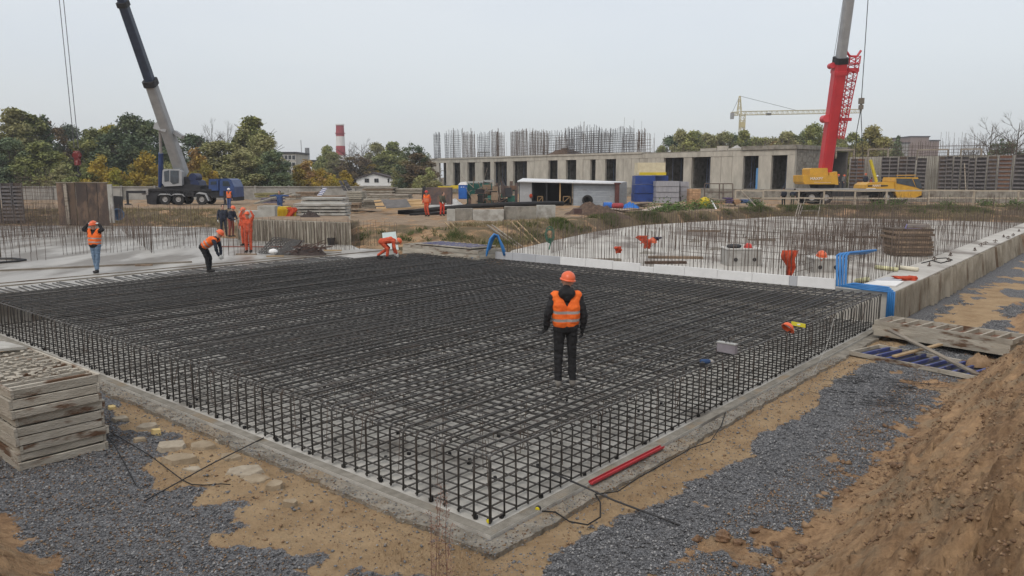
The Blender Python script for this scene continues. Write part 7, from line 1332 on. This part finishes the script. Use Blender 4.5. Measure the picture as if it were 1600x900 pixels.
UPA = dict(face=(0, 1, .1), sL=(-.185, 0, 1.45), sR=(.185, 0, 1.45), eL=(-.30, .06, 1.60), eR=(.30, .06, 1.60), wL=(-.20, .08, 1.82), wR=(.20, .08, 1.82), dL=(.5, 0, .8), dR=(-.5, 0, .8), kL=(-.1, .01, .5), kR=(.1, .01, .5), aL=(-.1, 0, .1), aR=(.1, 0, .1))
person('worker in orange overalls raising both hands to his head on the left slab', G(389, 394, zs_), R(178), UPA, 'none', dict(jacket=OVER, trousers=OVER), .015, None, HOR, 1.0)
person('worker in orange overalls half hidden behind the one with raised hands', G(383, 384, zs_), R(150), dict(eL=(-.3, .12, 1.2), wL=(-.25, .3, 1.3)), 'none', dict(jacket=OVER, trousers=OVER), .018, None, HOR, 1.03)
person('worker in dark jacket standing at the far left slab edge with white glove', G(350, 369, zs_), R(-150), dict(), 'none', dict(jacket=NAVY, trousers=NAVY), .018, GLOVEW, None, 1.0, hair=True)
person('worker with dark jacket and red-brown overalls next to the dark-jacketed man', G(362, 370, zs_), R(-110), dict(face=(0, .9, -.3), chest=(0, .08, 1.27), neck=(0, .12, 1.44), head=(0, .19, 1.57), sL=(-.18, .1, 1.38), sR=(.18, .1, 1.38), eL=(-.2, .2, 1.12), eR=(.2, .2, 1.12), wL=(-.12, .36, .98), wR=(.12, .36, .95)), 'none', dict(jacket=NAVY, trousers=REDC2), .018, GLOVEW, HOR, 1.0)
person('worker in orange overalls stooping low at the far cage edge', G(603, 404, zs_), R(-80), dict(pelvis=(0, -.16, .70), chest=(0, .20, .76), neck=(0, .38, .74), head=(0, .50, .68), face=(0, .55, -.85), sL=(-.17, .32, .70), sR=(.17, .32, .70), eL=(-.22, .32, .44), eR=(.22, .36, .44), wL=(-.14, .36, .22), wR=(.14, .44, .20), dL=(0, .3, -1), dR=(0, .3, -1), hL=(-.1, -.17, .68), hR=(.1, -.17, .68), kL=(-.15, .12, .42), kR=(.15, .08, .38), aL=(-.14, -.30, .12), aR=(.14, .05, .10)), 'none', dict(jacket=OVER, trousers=OVER), .015, GLOVEW, HOR, 1.0)
person('left one of two orange-clad workers walking on the dirt road', GP(667, 338), R(160), dict(kL=(-.1, .08, .52), aR=(.1, -.1, .1)), 'vest', dict(jacket=OVER, trousers=OVER), .02, None, HRED, 1.0)
person('right one of two road workers, red overalls and olive jacket, carrying things', GP(691, 337), R(-140), dict(chest=(0, .08, 1.28), neck=(0, .12, 1.45), head=(0, .18, 1.58), eR=(.22, .15, 1.15), wR=(.2, .35, 1.0)), 'none', dict(jacket=OLIVEC, trousers=mat('bright_red_cloth', (.62, .07, .04), (.5, .05, .03))), .02, GLOVEW, None, .97, hair=True)
person('man with white helmet and orange vest walking before the blue truck cab', GP(359, 327), R(170), dict(kL=(-.1, .1, .52), aL=(-.1, .1, .1)), 'vest', dict(jacket=NAVY, trousers=BLUEC), .022, None, HWH, 1.0)
person('man in blue stretching his arms sideways among the timber piles', Vector((*AT(438, 335, 54).xy, 1.5)), R(175), dict(eL=(-.45, 0, 1.42), eR=(.45, 0, 1.42), wL=(-.70, .02, 1.40), wR=(.70, .02, 1.40), dL=(-1, 0, 0), dR=(1, 0, 0)), 'none', dict(jacket=BLUEC, trousers=BLUEC), .022, None, None, 1.0, hair=True)
person('left dark-clad man standing behind the guard rail', Vector((*AT(1224, 319, 73).xy, 1.5)), R(20), dict(), 'none', dict(jacket=NAVY, trousers=BLK), .022, None, None, 1.0, hair=True)
person('right dark-clad man bending behind the guard rail beside the crane tail', Vector((*AT(1238, 319, 73.5).xy, 1.5)), R(-60), dict(chest=(0, .12, 1.25), neck=(0, .2, 1.40), head=(0, .28, 1.5), sL=(-.18, .16, 1.33), sR=(.18, .16, 1.33)), 'none', dict(jacket=NAVY, trousers=OLIVEC), .022, None, None, 1.0, hair=True)
PZ = 2.75
def onplat(px, dy=0): s_ = fs_(px); return fp(s_, -.75 + dy, PZ)
person('dark-jacketed worker with orange helmet right of the red boom, left of a pair', onplat(1312), R(100), dict(), 'none', dict(jacket=NAVY, trousers=NAVY), .024, None, HOR, 1.0)
person('grey-jacketed worker with orange helmet right of the red boom, right of a pair', onplat(1319, -.2), R(-100), dict(chest=(0, .08, 1.28), neck=(0, .1, 1.45), head=(0, .15, 1.58)), 'none', dict(jacket=mat('grey_cloth', (.18, .18, .17), (.12, .12, .12)), trousers=NAVY), .024, None, HOR, 1.0)
person('dark-clad worker with orange helmet standing left of the yellow stay', onplat(1354), R(120), dict(), 'none', dict(jacket=NAVY, trousers=NAVY), .024, None, HOR, 1.05)
person('worker in red and black crouching beside the yellow stay', onplat(1361, -.2), R(-120), dict(pelvis=(0, 0, .72), hL=(-.1, 0, .7), hR=(.1, 0, .7), chest=(0, .1, 1.03), neck=(0, .14, 1.2), head=(0, .2, 1.32), sL=(-.18, .12, 1.14), sR=(.18, .12, 1.14), eL=(-.24, .2, .9), eR=(.24, .2, .9), wL=(-.15, .4, .85), wR=(.15, .4, .85), kL=(-.14, .22, .45), kR=(.14, .22, .45)), 'none', dict(jacket=REDC2, trousers=BLK), .024, None, None, 1.0, hair=True)
person('worker with white helmet seen above the yellow engine cover', onplat(1372, -.1), R(180), dict(), 'none', dict(jacket=mat('grey_cloth', (.18, .18, .17), (.12, .12, .12)), trousers=NAVY), .024, None, HWH, .93)

bpy.data.scenes.remove(TS)

# ================================================================ AIR
hzm = bpy.data.materials.new('air'); hzm.use_nodes = True; n_ = hzm.node_tree; n_.nodes.remove(n_.nodes['Principled BSDF']); pv = N(n_, 'ShaderNodeVolumePrincipled'); pv.inputs['Color'].default_value = (.93, .95, 1, 1); pv.inputs['Density'].default_value = .00042; pv.inputs['Anisotropy'].default_value = .2
n_.links.new(pv.outputs[0], n_.nodes['Material Output'].inputs['Volume'])
hb_ = bpy.data.objects.new('haze', MB().box((0, 240, 33), (640, 520, 72)).mesh('haze', hzm)); COL.objects.link(hb_); tag(hb_, kind='stuff')
